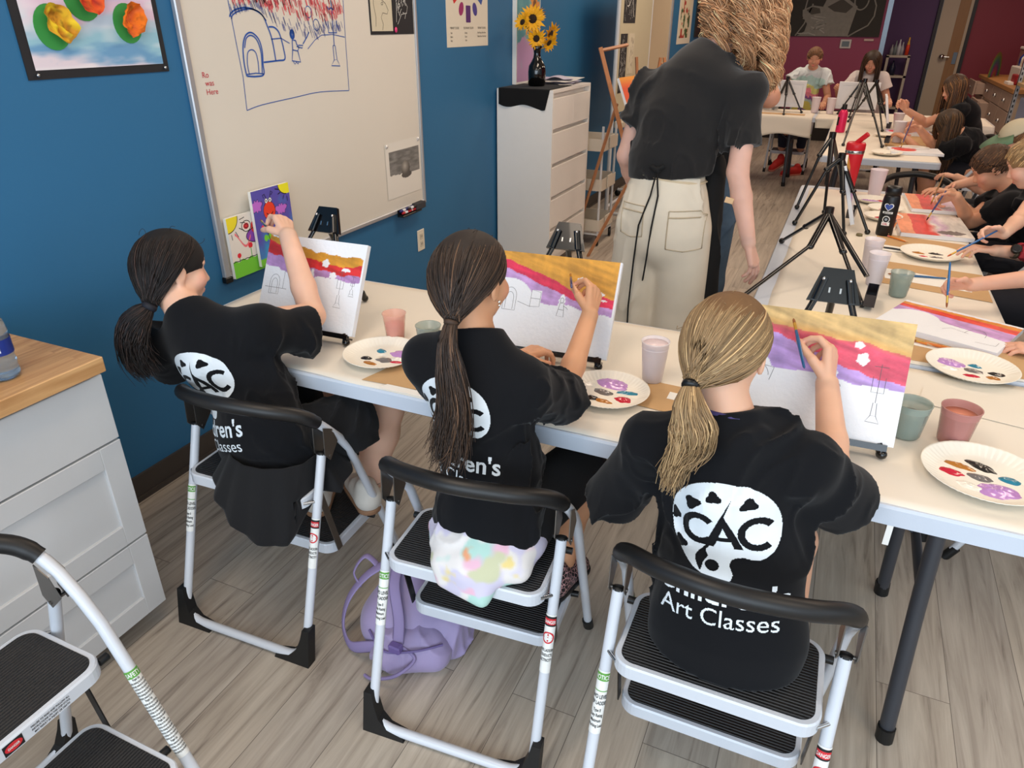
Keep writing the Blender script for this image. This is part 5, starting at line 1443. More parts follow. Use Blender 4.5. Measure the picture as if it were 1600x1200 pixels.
tripod('black tripod easel holding the pink edged canvas near the far tables', (.165, 7.95, 1.135), [(-.01, 8.25), (.29, 7.62), (.35, 8.1)], r=.0105, tray=((.34, 7.72, .79), (.1, 1, 0), .06))
tripod('black tripod easel seen from behind on the far left table', (-.70, 8.92, 1.085), [(-.82, 9.12), (-.66, 8.62), (-.50, 8.90)], r=.011, mast=(-.69, 8.96, .90))
tripod('black tripod easel seen from behind on the far right table', (.035, 8.98, 1.07), [(-.13, 8.96), (-.01, 8.66), (.22, 8.90)], r=.011, mast=(.05, 9.0, .90))
# canvases on these easels
def redf(a, c):
    return bands(a, c, [(0, .85), (1, .75)], [(0, .6), (1, .45)], [(0, .4), (1, .3)], seed=31)
# upright canvas facing +x: its painted face looks at the children on the right
canvas_thing('canvas leaning on a tripod easel, its thick white edge towards the camera', .115, 3.93, 90, 18, redf, None, z0=.765, center=True, nu=60, nv=50, group='canvases facing the side painters')
canvas_thing('canvas with a pink painted face leaning on an easel near the far tables', .345, 7.85, 90, 14, lambda a, c: mixc(bands(a, c, [(0, .8), (1, .8)], [(0, .3), (1, .3)], [(0, .2), (1, .2)], seed=3, cols=((214, 60, 90), (222, 50, 96), (224, 90, 130))), WHITE_, (c < .2)*1.), None, z0=.765, center=True, nu=60, nv=50, group='canvases facing the side painters')
canvas_thing('back of a white canvas on the far left table before the tie dye shirt', -.705, 9.06, 180, 10, redf, None, z0=.79, center=True, Wd=.406, nu=20, nv=20, group='canvas backs on the far tables')
canvas_thing('back of a white canvas on the far right table before the white shirt', .03, 9.12, 180, 10, redf, None, z0=.79, center=True, Wd=.406, nu=20, nv=20, group='canvas backs on the far tables')

# ---- cups
def cup(label, x, y, r0, r1, h, m, liquid=None, lvl=.6, rim=.0015, name='cup', cat='cup', z=TZ, group=None, band=None):
    t = thing(name, label, cat, (x, y, z), group=group)
    b = MB(); th = .0016
    b.lathe([(0, 0), (r0*.94, 0), (r0, .004), (r1, h-.004), (r1+rim, h-.002), (r1+rim, h), (r1-th, h), (r0-th, .005), (0, .004)], n=36); b.build('cup_body', m, t)
    if liquid:
        hh = h*lvl; rr = (r0-th)+(r1-r0)*lvl-.0006; b = MB(); b.lathe([(0, .0055), (r0-th-.0006, .0055), (rr, hh), (0, hh)], n=32); b.build('paint_water', liquid, t)
    if band:
        b = MB(); b.lathe([(r0+(r1-r0)*q+.0008, h*q) for q in band], n=36); b.build('raised_band', m, t)
    return t
def clearcup(name, rgb, tr=.55, rough=.35): return mat(name, rgb, rough, alpha=1-tr*.75, coat=.2)
liq = lambda n, c: mat(n, c, .25)
FR = clearcup('frosted_cup', (246, 238, 242), .5, .45)
cup('short peach cup of pink water between the first canvas and a plate', -1.155, 1.700, .027, .0355, .088, clearcup('peach_cup', (240, 180, 160), .7, .2), liq('pink_water', (226, 112, 124)), .60, group='squat paint water cups')
cup('sage green cup of pale water beside the pink water cup', -1.015, 1.665, .028, .037, .085, clearcup('sage_cup', (160, 176, 166), .6, .2), liq('pale_water', (196, 196, 184)), .7, group='squat paint water cups')
cup('tall frosted cup standing behind the middle paper plate', -.362, 1.755, .0275, .037, .118, FR, liq('milky_pink', (238, 218, 220)), .93, band=(.83, .86), group='tall frosted water cups')
cup('grey green cup of grey water touching the tan sky canvas', .262, 1.722, .033, .0415, .088, clearcup('sage_cup', (160, 176, 166), .6, .2), liq('grey_water', (170, 168, 164)), .62, group='squat paint water cups', band=(.80, .97))
cup('dusty red cup of salmon water, the nearest cup on the table', .363, 1.735, .033, .042, .090, clearcup('rose_cup', (190, 130, 124), .35, .2), liq('salmon_water', (226, 150, 124)), .80, group='squat paint water cups', band=(.80, .97))
cup('tall frosted cup with a red stained rim beside the sage cup', .198, 2.90, .0275, .0365, .122, FR, liq('milky_lilac', (240, 220, 230)), .80, band=(.80, .83), group='tall frosted water cups')
cup('tall frosted cup with pink water behind the red rimmed cup', .182, 3.11, .0275, .0365, .120, FR, liq('milky_rose', (240, 218, 222)), .88, band=(.80, .83), group='tall frosted water cups')
cup('sage green cup with a red paint drip beside two tall frosted cups', .277, 2.80, .030, .0385, .088, clearcup('sage_cup', (160, 176, 166), .6, .2), liq('green_water', (176, 180, 158)), .62, group='squat paint water cups')
cup('white foam cup standing between the red tumbler and the black bottle', .207, 4.585, .032, .045, .15, mat('pale_pink_cup', (226, 212, 218), .5), group='white cups')
cup('white cup on the table with the pink bottle, before the bending girl', .39, 6.96, .035, .048, .165, mat('pale_cup', (224, 218, 222), .5), group='white cups')
cup('white cup on the far table just right of the left far canvas', -.375, 9.02, .036, .047, .16, mat('pale_pink_cup', (226, 212, 218), .5), group='white cups')
cup('white cup on the far table just left of the right far canvas', -.215, 8.98, .036, .047, .16, mat('pale_pink_cup', (226, 212, 218), .5), group='white cups')
cup('small white cup behind the pink edged canvas', .42, 8.0, .03, .05, .13, mat('pale_cup', (224, 218, 222), .5), group='white cups')
# ---- paper plates with paint
M_PLATE = mat('paper_plate', (240, 234, 220), .6)
def plate(label, x, y, paints, r=.112, rz=0., z=TZ, fluting=52, tilt=0):
    t = thing('paper_plate', label, 'plate', (x, y, z), R(rz), 'fluted paper plates with paint')
    nv, nr = 156, 14; rr = np.concatenate([np.linspace(0.002, .70, 5), np.linspace(.74, 1, nr-5)]); A_, Rr = np.meshgrid(np.linspace(0, 2*np.pi, nv), rr, indexing='ij')
    k = np.clip((Rr-.70)/.30, 0, 1); Z = .004+.017*k**1.3+.0013*np.cos(A_*fluting)*np.clip(k*4, 0, 1)*np.clip((1.0-Rr)*20, .15, 1)
    P = np.stack([r*Rr*np.cos(A_), r*Rr*np.sin(A_), Z], -1)
    q = arr_mesh('plate_body', P.reshape(-1, 3), grid_faces(nv, nr), M_PLATE, t); s_ = q.modifiers.new('s', 'SOLIDIFY'); s_.thickness = .0012
    for (px, py, sx, sy, ro, nm, c, sd) in paints:
        n1, n2 = 40, 10; A_, Rr = np.meshgrid(np.linspace(0, 2*np.pi, n1), np.linspace(0.01, 1, n2), indexing='ij')
        w = 1+.16*vnoise(np.cos(A_)*2+sd, np.sin(A_)*2, sd*1.7); X = 1.3*sx*Rr*w*np.cos(A_); Y = 1.3*sy*Rr*w*np.sin(A_)
        hgt = .0045 if nm != 'lavender' else .005
        Z = .0050+hgt*(1-Rr**2.4)*(1+.35*vnoise(X*160+sd, Y*160, sd))
        if nm == 'lavender': Z += .0012*np.clip(fbm(X*120, Y*120, sd, 3), -1, 1)*(Rr < .95)
        c_, s2 = math.cos(R(ro)), math.sin(R(ro))
        P = np.stack([px+X*c_-Y*s2, py+X*s2+Y*c_, Z], -1)
        arr_mesh(nm+'_paint', P.reshape(-1, 3), grid_faces(n1, n2), mat('paint_'+nm, c, .22, coat=.5, var=.12, vscale=120), t)
    return t
LV = ('lavender', (190, 140, 206)); BK = ('black', (34, 30, 28)); GY = ('grey', (112, 106, 104)); OC = ('ochre', (176, 112, 40)); RD = ('red', (196, 30, 56)); TE = ('teal', (36, 124, 150)); WH = ('white', (244, 240, 228))
plate('paper plate nearest the blue wall beside the cup of pink water', -1.118, 1.568, [(.052, .038, .034, .022, 10, *LV, 1), (-.022, .030, .014, .010, -20, *TE, 2), (.022, -.020, .020, .013, 10, *GY, 3), (-.035, -.030, .014, .009, 0, *BK, 4), (-.005, -.055, .018, .007, -5, *OC, 5), (.060, -.020, .016, .005, 15, *RD, 6), (.055, .0, .018, .012, 15, *WH, 7)])
plate('paper plate with paints between the middle girl and the blonde girl', -.447, 1.618, [(-.005, .058, .038, .024, -12, *LV, 8), (.048, .022, .024, .008, 12, *TE, 9), (-.012, .002, .022, .012, -10, *GY, 10), (-.030, -.040, .015, .010, -10, *BK, 11), (.002, -.046, .020, .008, -10, *OC, 12), (.048, -.018, .018, .013, 0, *RD, 13), (-.062, .028, .016, .014, 0, *WH, 14)], r=.110)
plate('paper plate with paints cut by the right edge of the photo, nearest', .409, 1.582, [(.020, -.048, .034, .022, 8, *LV, 15), (.052, .006, .017, .011, -10, *TE, 16), (-.006, -.006, .020, .011, -10, *GY, 17), (.000, .045, .012, .026, 55, *BK, 18), (-.042, .030, .024, .009, -20, *OC, 19), (-.060, -.004, .019, .012, -15, *RD, 20), (-.030, -.050, .020, .012, -20, *WH, 21)], r=.124)
plate('paper plate beside the flat rainbow canvas at the right of the photo', .447, 2.185, [(-.050, .030, .032, .022, -20, *LV, 22), (.012, .030, .014, .009, -20, *TE, 23), (.005, -.006, .020, .012, -10, *GY, 24), (.062, -.006, .017, .011, 0, *BK, 25), (.050, -.038, .014, .008, 0, *OC, 26), (-.002, -.045, .017, .007, 0, *RD, 27), (-.055, -.012, .018, .012, 0, *WH, 28)], r=.118)
plate('paper plate with few paints between the watch wearer and frosted cups', .422, 3.395, [(-.045, .018, .020, .012, -10, *OC, 29), (.018, .030, .024, .011, -5, *BK, 30), (-.030, -.030, .014, .004, 0, *RD, 31), (.018, -.028, .022, .006, 5, *GY, 32)], r=.122)
for (x, y, lab, ps) in ((.262, 4.22, 'small paper plate with red paint behind the black bottle', [(.0, .0, .03, .02, 0, *RD, 40)]), (.245, 4.02, 'small paper plate of pink paint near the black bottle', [(.0, .01, .03, .02, 0, *RD, 41)]), (.20, 4.42, 'paper plate smeared with lavender and red paint by the foam cup', [(-.02, .0, .05, .03, 0, *LV, 42), (.04, .02, .02, .02, 0, *RD, 43)]),
                        (.30, 6.22, 'paper plate at the near edge of the table with the pink bottle', [(-.03, .0, .02, .012, 0, *OC, 44), (.02, .0, .025, .012, 0, *BK, 45)]), (.50, 6.55, 'paper plate beside the bending girl\'s canvas', [(.0, .0, .03, .012, 0, *WH, 46)]), (.33, 7.3, 'paper plate behind the thick legged easel', [(0, .0, .03, .02, 0, *RD, 47)])):
    plate(lab, x, y, ps, r=.09 if y < 5 else .11)
# ---- kraft and white sheets
def sheet(label, pts, m, z, name='paper_sheet', th=.0006, cat='paper', grp=None):
    c = np.mean(np.array(pts), 0); t = MB(); t.prism([(p[0]-c[0], p[1]-c[1]) for p in pts], 0, th)
    o = t.build(name, m); o.location = (c[0], c[1], z); return tag(o, label, cat, grp)
Z1 = .7425
sheet('brown kraft sheet under the plate nearest the wall', [(-1.09, 1.425), (-.86, 1.44), (-.88, 1.70), (-1.03, 1.66)], M_KRAFT, Z1)
sheet('white paper strip at the table edge by the middle girl', [(-1.02, 1.402), (-.80, 1.405), (-.80, 1.432), (-1.01, 1.430)], M_WHITEPAPER, Z1+.0008)
sheet('brown kraft sheet behind the plate beside the blonde girl', [(-.40, 1.60), (-.10, 1.58), (-.12, 1.74), (-.36, 1.75)], M_KRAFT, Z1)
sheet('small white scrap on the kraft sheet by the frosted cup', [(-.30, 1.665), (-.22, 1.66), (-.22, 1.70), (-.30, 1.705)], M_WHITEPAPER, Z1+.0008)
sheet('brown kraft sheet under the flat rainbow canvas', [(.235, 2.205), (.60, 2.19), (.61, 2.47), (.25, 2.50)], M_KRAFT, Z1)
sheet('white paper folded under the pencils near the flat canvas', [(.27, 2.335), (.545, 2.27), (.55, 2.295), (.275, 2.365)], M_WHITEPAPER, Z1+.0008)
sheet('white roll paper edge behind the dusty red cup', [(.30, 1.92), (.61, 1.86), (.61, 2.0), (.32, 2.02)], M_PAPERC, Z1)
sheet('brown kraft strip between the sage cup and the paper plate', [(.20, 2.94), (.585, 2.86), (.59, 3.20), (.21, 3.25)], M_KRAFT, Z1)
sheet('white paper strip under the blue brush', [(.24, 3.00), (.53, 2.95), (.52, 3.08), (.24, 3.14)], M_WHITEPAPER, Z1+.0008)
sheet('brown kraft strip before the flat red canvas', [(.21, 3.50), (.585, 3.46), (.59, 3.66), (.22, 3.72)], M_KRAFT, Z1)
sheet('white paper strip behind the paper plate with few paints', [(.20, 3.42), (.45, 3.40), (.45, 3.47), (.20, 3.52)], M_WHITEPAPER, Z1+.0008)
sheet('brown kraft sheet on the far left table', [(-.95, 8.66), (-.45, 8.66), (-.45, 8.80), (-.95, 8.82)], M_KRAFT, Z1)
sheet('brown kraft sheet on the table with the pink bottle', [(.30, 6.7), (.62, 6.7), (.62, 7.6), (.30, 7.6)], M_KRAFT, Z1)
# ---- flat canvases
def flat_canvas(label, cx, cy, rot, fn, Wd=.356, Hc=.279, z=TZ, lines=None, tilt=90, lift=0., nu=150, nv=120):
    return canvas_thing(label, cx+Hc/2*math.sin(R(rot)), cy-Hc/2*math.cos(R(rot)), rot, tilt, fn, lines, z0=z+.018+lift, Wd=Wd, Hc=Hc, center=True, group='canvases lying flat', nu=nu, nv=nv)
def f1(a, c):
    col = bands(a, c, [(0, .86), (.3, .86), (.6, .86), (1, .84)], [(0, .76), (.4, .72), (1, .70)], [(0, .55), (.3, .62), (.5, .50), (1, .40)], [(0, .93), (1, .95)], seed=21, rough=.008, cols=((222, 140, 50), (220, 66, 52), (196, 150, 206)))
    return mixc(col, WHITE_, ((((a-.22)/.24)**2+((c-.35)/.36)**2) < 1)*1.)
flat_canvas('flat canvas with orange, red and lavender stripes at the right edge, being painted', .413, 2.511, -22.6, f1, lines=[(.0011, arc2(.75, .35, .08, .2, 0, 180)), (.0011, [(.5, .3), (.55, .4), (.7, .35)]), (.0011, [(.8, .15), (.95, .18), (.95, .3)])], lift=.0)
def f2(a, c):
    col = mixc(np.zeros(a.shape+(3,))+(232, 226, 218), (214, 60, 56), np.clip((.55-a+.06*fbm(a*5, c*5, 2))*9, 0, 1)*((a > .18)))
    col = mixc(col, (236, 150, 110), (a < .2+.02*fbm(a*9, c*9))*1.); col = mixc(col, (206, 170, 204), np.clip(1-np.abs(a-.62-.05*fbm(a*5, c*5, 7))/.10, 0, 1)*.9)
    col = mixc(col, (110, 100, 98), (((a-.72)/.20)**2+((c-.16+.02*fbm(a*30, c*8))/.09)**2 < 1)*.9)
    return col*(1+.05*fbm(a*22, c*8, 4))[..., None]
flat_canvas('flat red and peach canvas with a grey smear before the brown haired boy', .455, 3.92, 3, f2, Wd=.30, Hc=.42)
flat_canvas('flat red and lavender canvas farthest along the table of side painters', .505, 4.47, 3, lambda a, c: mixc(f2(a, c), (202, 160, 196), np.clip((a-.55)*4, 0, 1)*.7), Wd=.26, Hc=.40)
flat_canvas('flat canvas with a red patch under the bending girl\'s brush', .50, 6.42, 5, lambda a, c: mixc(np.zeros(a.shape+(3,))+WHITE_, (226, 64, 54), ((((a-.3)/.25)**2+((c-.6)/.35)**2+.3*fbm(a*6, c*6)) < 1)*1.), nu=60, nv=50)
flat_canvas('flat canvas with a red blot before the girl in the back', .50, 7.55, 5, lambda a, c: mixc(mixc(np.zeros(a.shape+(3,))+WHITE_, (200, 170, 210), (c > .4)*.8), (220, 40, 60), (((a-.25)/.2)**2+((c-.6)/.3)**2 < 1)*1.), nu=60, nv=50)
# ---- loose brushes and pencils
def pencil(label, a, b_, col=(226, 130, 40)):
    a, b_ = Vector(a), Vector(b_); d = (b_-a).normalized(); t = thing('pencil', label, 'pencil', tuple(a)); o = a
    m = MB(); m.tube([a+d*.015, b_-d*.012], .0036, 6, smooth=False); m.build('barrel', mat('pencil_orange', col, .35, coat=.3), t, o)
    m = MB(); m.tube([a, a+d*.015], [.0005, .0034], 8); m.build('sharpened_tip', mat('pencil_wood', (206, 160, 110), .7), t, o)
    m = MB(); m.tube([b_-d*.012, b_], .0038, 8); m.build('eraser', mat('eraser_pink', (214, 120, 110), .7), t, o)
zb = TZ+.0045
pencil('orange pencil lying beside the flat rainbow canvas', (.36, 2.330, zb+.001), (.285, 2.362, zb+.001))
brush('blue ended paintbrush lying across the white paper by the flat rainbow canvas', (.30, 2.352, zb+.002), (.545, 2.286, zb+.002), col=(226, 120, 40))
brush('second paintbrush lying close to the flat rainbow canvas', (.37, 2.345, zb+.001), (.56, 2.262, zb+.001), col=(40, 90, 130))
brush('blue paintbrush lying flat on the white strip before the right edge painter', (.25, 3.045, zb+.001), (.455, 3.075, zb+.001), col=(24, 90, 140))
pencil('orange pencil crossing another behind the black bottle', (.345, 3.58, zb+.001), (.262, 3.66, zb+.001))
pencil('orange pencil pointing away beside the black bottle', (.262, 3.66, zb+.008), (.31, 3.95, zb+.008))
brush('dark paintbrush lying before the paper plate with few paints', (.20, 3.455, zb), (.33, 3.435, zb), col=(40, 40, 46))
# ---- bottles and tumblers
t = thing('water_flask', 'black bottle with a blue heart sticker among the side painters', 'bottle', (.245, 3.70, TZ)); o = None
b = MB(); b.lathe([(0, 0), (.033, 0), (.036, .006), (.037, .15), (.034, .175), (.031, .185), (.0, .185)], n=32); b.build('flask_body', mat('matte_black_metal', (22, 22, 24), .4), t)
b = MB(); b.lathe([(.031, .185), (.034, .188), (.034, .215), (.030, .222), (0, .222)], n=28); b.build('lid', M_BLACK, t)
def flask_to(a, c, l=0):
    th = -1.75+a/.0375; return (( .0378+l)*math.cos(th), (.0378+l)*math.sin(th), c)
def heart(s, n=30):
    return [(s*.0165*math.sin(q)**3*1.0, s*(.013*math.cos(q)-.005*math.cos(2*q)-.002*math.cos(3*q)-.001*math.cos(4*q))) for q in [2*PI*i/n for i in range(n)]]
for s, m_, l in ((1.25, M_LABELW, 0), (1.0, mat('sticker_blue', (52, 80, 160), .5), .0006)):
    hh = heart(s); b = MB(); vs = [flask_to(0, .135, l)]+[flask_to(p, .135+q, l) for p, q in hh]; b.add(vs, [(0, i+1, (i+1) % len(hh)+1) for i in range(len(hh))]); b.build('heart_sticker', m_, t)
b = MB(); vs = [flask_to(a_, c_, 0) for a_ in np.linspace(-.022, .022, 9) for c_ in (.104, .113)]; b.add(vs, [(2*i, 2*i+2, 2*i+3, 2*i+1) for i in range(8)]); b.build('word_sticker', M_LABELW, t)
text_mesh('sticker_text', t, M_INK, '#ilovelowell', lambda a, c: flask_to(a, c, .0008), .0085, 0, .106, bold=True, squash=.75)
for rr_, m_, l in ((.016, M_LABELW, 0), (.0125, M_INK, .0005), (.006, mat('sticker_grey', (150, 160, 170), .5), .001)):
    b = MB(); vs = [flask_to(0, .078, l)]+[flask_to(rr_*math.cos(q), .078+rr_*math.sin(q), l) for q in [2*PI*i/24 for i in range(24)]]; b.add(vs, [(0, i+1, (i+1) % 24+1) for i in range(24)]); b.build('round_sticker', m_, t)
b = MB(); vs = [flask_to(a_, c_, .0008) for a_ in np.linspace(-.016, .018, 9) for c_ in (.050, .066)]; b.add(vs, [(2*i, 2*i+2, 2*i+3, 2*i+1) for i in range(8)]); b.build('word_sticker', M_LABELW, t)
text_mesh('sticker_text', t, M_LABELR, 'OIL', lambda a, c: flask_to(a, c, .0014), .013, 0, .053, bold=True)
t = thing('tumbler', 'red insulated tumbler with a steel band and flip straw', 'tumbler', (.062, 4.70, TZ))
rm = mat('tumbler_red', (206, 30, 44), .4)
b = MB(); b.lathe([(0, 0), (.034, 0), (.037, .006), (.050, .215), (.050, .22), (0, .22)], n=32); b.build('tumbler_body', rm, t)
b = MB(); b.lathe([(.0505, .212), (.0515, .214), (.0515, .228), (.0505, .230)], n=32); b.build('steel_band', M_CHROME, t)
b = MB(); b.lathe([(.050, .229), (.052, .232), (.052, .262), (.046, .272), (0, .272)], n=32); b.build('lid', rm, t)
b = MB(); b.tube([(.0, .0, .268), (.022, -.01, .292), (.050, -.022, .322)], .014, 10); b.build('flip_straw', rm, t)
t = thing('water_flask', 'pink metal bottle with a black cap on the middle table', 'bottle', (-.062, 7.42, TZ))
pk = mat('bottle_pink', (226, 40, 96), .35, metal=.2)
b = MB(); b.lathe([(0, 0), (.038, 0), (.040, .008), (.040, .15), (.034, .175), (.022, .192), (0, .195)], n=28); b.build('flask_body', pk, t)
b = MB(); b.lathe([(.021, .19), (.021, .235), (.018, .238), (0, .238)], n=20); b.build('lid', M_BLACK, t)
b = MB(); vs = [(.0405*math.cos(q), .0405*math.sin(q), z) for q in np.linspace(-2.9, -2.2, 6) for z in (.06, .13)]; b.add(vs, [(2*i, 2*i+2, 2*i+3, 2*i+1) for i in range(5)]); b.build('black_print', M_INK, t)
t = thing('bottle_cap', 'small round cap lying by the foot of an easel', 'cap', (.142, 3.63, TZ)); b = MB(); b.lathe([(0, .010), (.012, .010), (.014, .008), (.014, 0), (0, 0)], n=20); b.build('cap_body', mat('olive_cap', (110, 100, 70), .5), t)

# ================================================================ LILAC BACKPACK
def backpack():
    t = thing('backpack', 'lilac backpack slumped on the floor behind the middle stool', 'backpack', (-.90, 1.26, 0)); o = A3(t.location)
    lm = mat('lilac_nylon', (152, 138, 176), .6, sheen=.2, var=.06, vscale=12)
    v = Vol(V3(-1.13, 1.06, 0), V3(-.66, 1.50, .36), .005)
    v.cone((-.935, 1.24, .08), (-.80, 1.31, .075), .085, .085, .04); v.cone((-.90, 1.29, .10), (-.915, 1.33, .21), .095, .055, .05); v.cone((-.84, 1.20, .045), (-.79, 1.28, .05), .05, .05, .04)
    v.cone((-.98, 1.27, .07), (-.93, 1.33, .17), .05, .05, .04)
    v.wrinkle(.008, 9, 6); v.cut((0, 0, .002), (0, 0, -1))
    P, Q = v.mesh(); arr_mesh('pack_body', P, Q, lm, t, o)
    v = Vol(V3(-1.0, 1.05, 0), V3(-.68, 1.40, .22), .005); v.cone((-.885, 1.165, .055), (-.78, 1.215, .05), .055, .052, .04); v.cone((-.87, 1.18, .09), (-.80, 1.23, .085), .04, .04, .03); v.wrinkle(.005, 12, 9); v.cut((0, 0, .002), (0, 0, -1))
    P, Q = v.mesh(); arr_mesh('front_pocket', P, Q, lm, t, o)
    st = mat('lilac_webbing', (138, 124, 166), .7)
    b = MB(); b.tube([tuple(p) for p in bez([(-.965, 1.315, .235), (-1.02, 1.27, .20), (-1.065, 1.23, .13), (-1.075, 1.20, .05), (-1.02, 1.155, .03), (-.95, 1.145, .065), (-.90, 1.15, .085)], 8)], .018, 8, ry=.004); b.build('shoulder_strap', st, t, o)
    b = MB(); b.tube([tuple(p) for p in bez([(-.93, 1.31, .265), (-.905, 1.235, .235), (-.865, 1.185, .165), (-.85, 1.150, .115)], 8)], .016, 8, ry=.004); b.build('shoulder_strap', st, t, o)
    b = MB(); b.tube([tuple(p) for p in bez([(-1.0, 1.30, .21), (-1.045, 1.30, .235), (-1.07, 1.27, .19), (-1.035, 1.25, .165)], 8)], .010, 8, ry=.003); b.build('grab_handle', st, t, o)
    b = MB(); b.box(-.868, -.832, 1.125, 1.150, .10, .125, b=.004); b.build('buckle', mat('purple_buckle', (110, 92, 150), .4), t, o)
    b = MB(); b.tube([tuple(p) for p in bez([(-.84, 1.15, .11), (-.80, 1.150, .08), (-.83, 1.10, .055), (-.90, 1.09, .02), (-.935, 1.10, .008)], 8)], .005, 6); b.build('cord', st, t, o)
    b = MB(); b.tube([tuple(p) for p in bez([(-.95, 1.16, .115), (-.88, 1.125, .10), (-.80, 1.155, .105), (-.745, 1.21, .10)], 8)], .0035, 6); b.build('zipper', mat('zip_purple', (104, 90, 140), .5), t, o)
backpack()

b = MB(); b.box(-.006, .006, -.0006, .0006, -.052, 0); q = b.build('paper_tag', M_WHITEPAPER); q.location = (.236, 1.396, .697); tag(q, 'small white tag hanging from the front edge of the nearest table by its legs', 'tag')

# ================================================================ DRESSER, FLOWERS, CARTS, EASELS BY THE BLUE WALL
def dresser():
    cm = mat('dresser_cream', (238, 234, 228), .45)
    t = thing('chest_of_drawers', 'tall white chest of drawers against the blue wall', 'dresser', (-1.98, 5.0, 0)); o = A3(t.location)
    x0, x1, y0, y1, zt = -2.175, -1.775, 4.60, 5.36, 1.232
    b = MB(); b.box(x0, x1-.0, y0, y0+.018, 0, zt-.02); b.box(x0, x1, y1-.018, y1, 0, zt-.02); b.box(x0, x1+.0, y0, y1, zt-.02, zt, b=.001); b.box(x0, x1-.04, y0+.018, y1-.018, .04, zt-.02); b.build('carcass', cm, t, o)
    hh = (zt-.02-.05)/5.35
    z = zt-.055
    for k in range(6):
        h = hh*.86 if k == 0 else hh*.89
        z0 = max(z-h, .03)
        b = MB(); b.box(x1-.038, x1-.0, y0+.022, y1-.022, z0, z, b=.001)
        if k == 0: b.box(x1-.001, x1+.0005, y0+.40, y0+.402, z0, z)
        b.build('drawer', cm, t, o); z = z0-.028
        if z < .15: break
    v = thing('vase', 'glossy black bottle shaped vase holding sunflowers on the chest of drawers', 'vase', (-1.985, 4.83, zt+.004))
    b = MB(); b.lathe([(0, 0), (.050, 0), (.058, .010), (.060, .09), (.056, .125), (.040, .150), (.026, .175), (.022, .20), (.026, .225), (.033, .245), (.030, .247), (.020, .20), (0, .19)], n=36); b.build('vase_body', mat('black_glaze', (8, 8, 9), .08, coat=.6), v)
    pet = mat('petal_yellow', (244, 176, 16), .6, var=.15, vscale=40); dk = mat('sunflower_core', (44, 30, 20), .9, bump=.4, bscale=300); rng = random.Random(4); gm = mat('stem_green', (60, 96, 40), .7)
    top = Vector((-1.985, 4.83, zt+.235))
    for k, (off, nrm, r) in enumerate((((-.02, -.04, .175), (.45, -.75, .1), .082), ((.0, -.02, .060), (.5, -.75, -.15), .064), ((.065, .07, .085), (.9, -.15, -.25), .075), ((-.06, -.11, .155), (-.2, -1, .35), .055), ((-.03, .02, .20), (-.3, .3, .9), .07), ((.07, .03, .035), (.8, -.3, -.5), .06))):
        c = top+Vector(off); n = Vector(nrm).normalized(); u, w = frame_of(n)
        f = thing('sunflower', ('largest sunflower facing the camera at the top of the vase', 'small sunflower just above the vase mouth', 'sunflower turned to the right of the vase', 'side turned sunflower at the far left of the bunch', 'sunflower pointing up behind the largest one', 'drooping sunflower lowest on the right')[k], 'flower', tuple(c), group='sunflowers in the black vase')
        b = MB()
        for ring in (0, 1):
            for i in range(17):
                a = 2*PI*(i+ring*.5)/17+rng.uniform(-.1, .1); ln = r*1.18*rng.uniform(.8, 1.05)*(1 if ring == 0 else .85); d = u*math.cos(a)+w*math.sin(a); s_ = u*-math.sin(a)+w*math.cos(a); cur = rng.uniform(-.1, .35)
                q = [d*r*.25, d*ln*.6+n*ln*(.12+ring*.12)+s_*r*.14, d*ln+n*ln*(cur+ring*.1), d*ln*.6+n*ln*(.12+ring*.12)-s_*r*.14, d*ln*.55+n*ln*(.06+ring*.1)]
                b.add(q, [(0, 1, 4), (0, 4, 3), (1, 2, 4), (4, 2, 3)], 0, True)
        b.build('petals', pet, f)
        b = MB(); b.lathe([(0, r*.14), (r*.2, r*.13), (r*.33, r*.06), (r*.36, 0), (0, -.01)], (0, 0, 0), axis=tuple(n), n=20); b.build('flower_core', dk, f)
        b = MB(); b.tube([tuple(p) for p in bez([Vector((0, 0, 0))-n*.004, -n*.03+(top-c)*.35, (top-c)+Vector((0, 0, -.03))], 5)], .003, 6); b.build('stem', gm, f)
        b = MB(); b.lathe([(r*.40, -.004), (r*.15, -.014), (0, -.016)], (0, 0, 0), axis=tuple(n), n=14); b.build('sepals', gm, f)
    # black cloth: lies on top, hangs over the near side
    def drape(u_, s_):   # u along x, s along the cloth
        y = 4.598-.004 if s_ < 0 else 4.598+s_
        return y
    nu, nv = 30, 40; U_, S_ = np.meshgrid(np.linspace(0, 1, nu), np.linspace(-1, 1, nv), indexing='ij')
    X = -2.16+.365*U_; hang = .10+.02*U_+.012*np.sin(U_*9); X = X+np.where(S_ < 0, S_*-.0+(-S_)*(-.03*(U_ > .8)*(U_-.8)*5), 0)
    Y = np.where(S_ < 0, 4.594-.006*np.sin(U_*14)*(-S_), 4.594+S_*.40-.1*S_*U_*0)
    Z = np.where(S_ < 0, zt+.004+S_*hang, zt+.0045)
    P = np.stack([X, Y, Z], -1); q = arr_mesh('cloth', P.reshape(-1, 3), grid_faces(nu, nv), mat('black_velvet', (8, 8, 9), .95, sheen=.05), None, None)
    m_ = q.modifiers.new('s', 'SOLIDIFY'); m_.thickness = .0025; tag(q, 'black cloth draped over the near side of the chest of drawers', 'cloth')
    rng = random.Random(9)
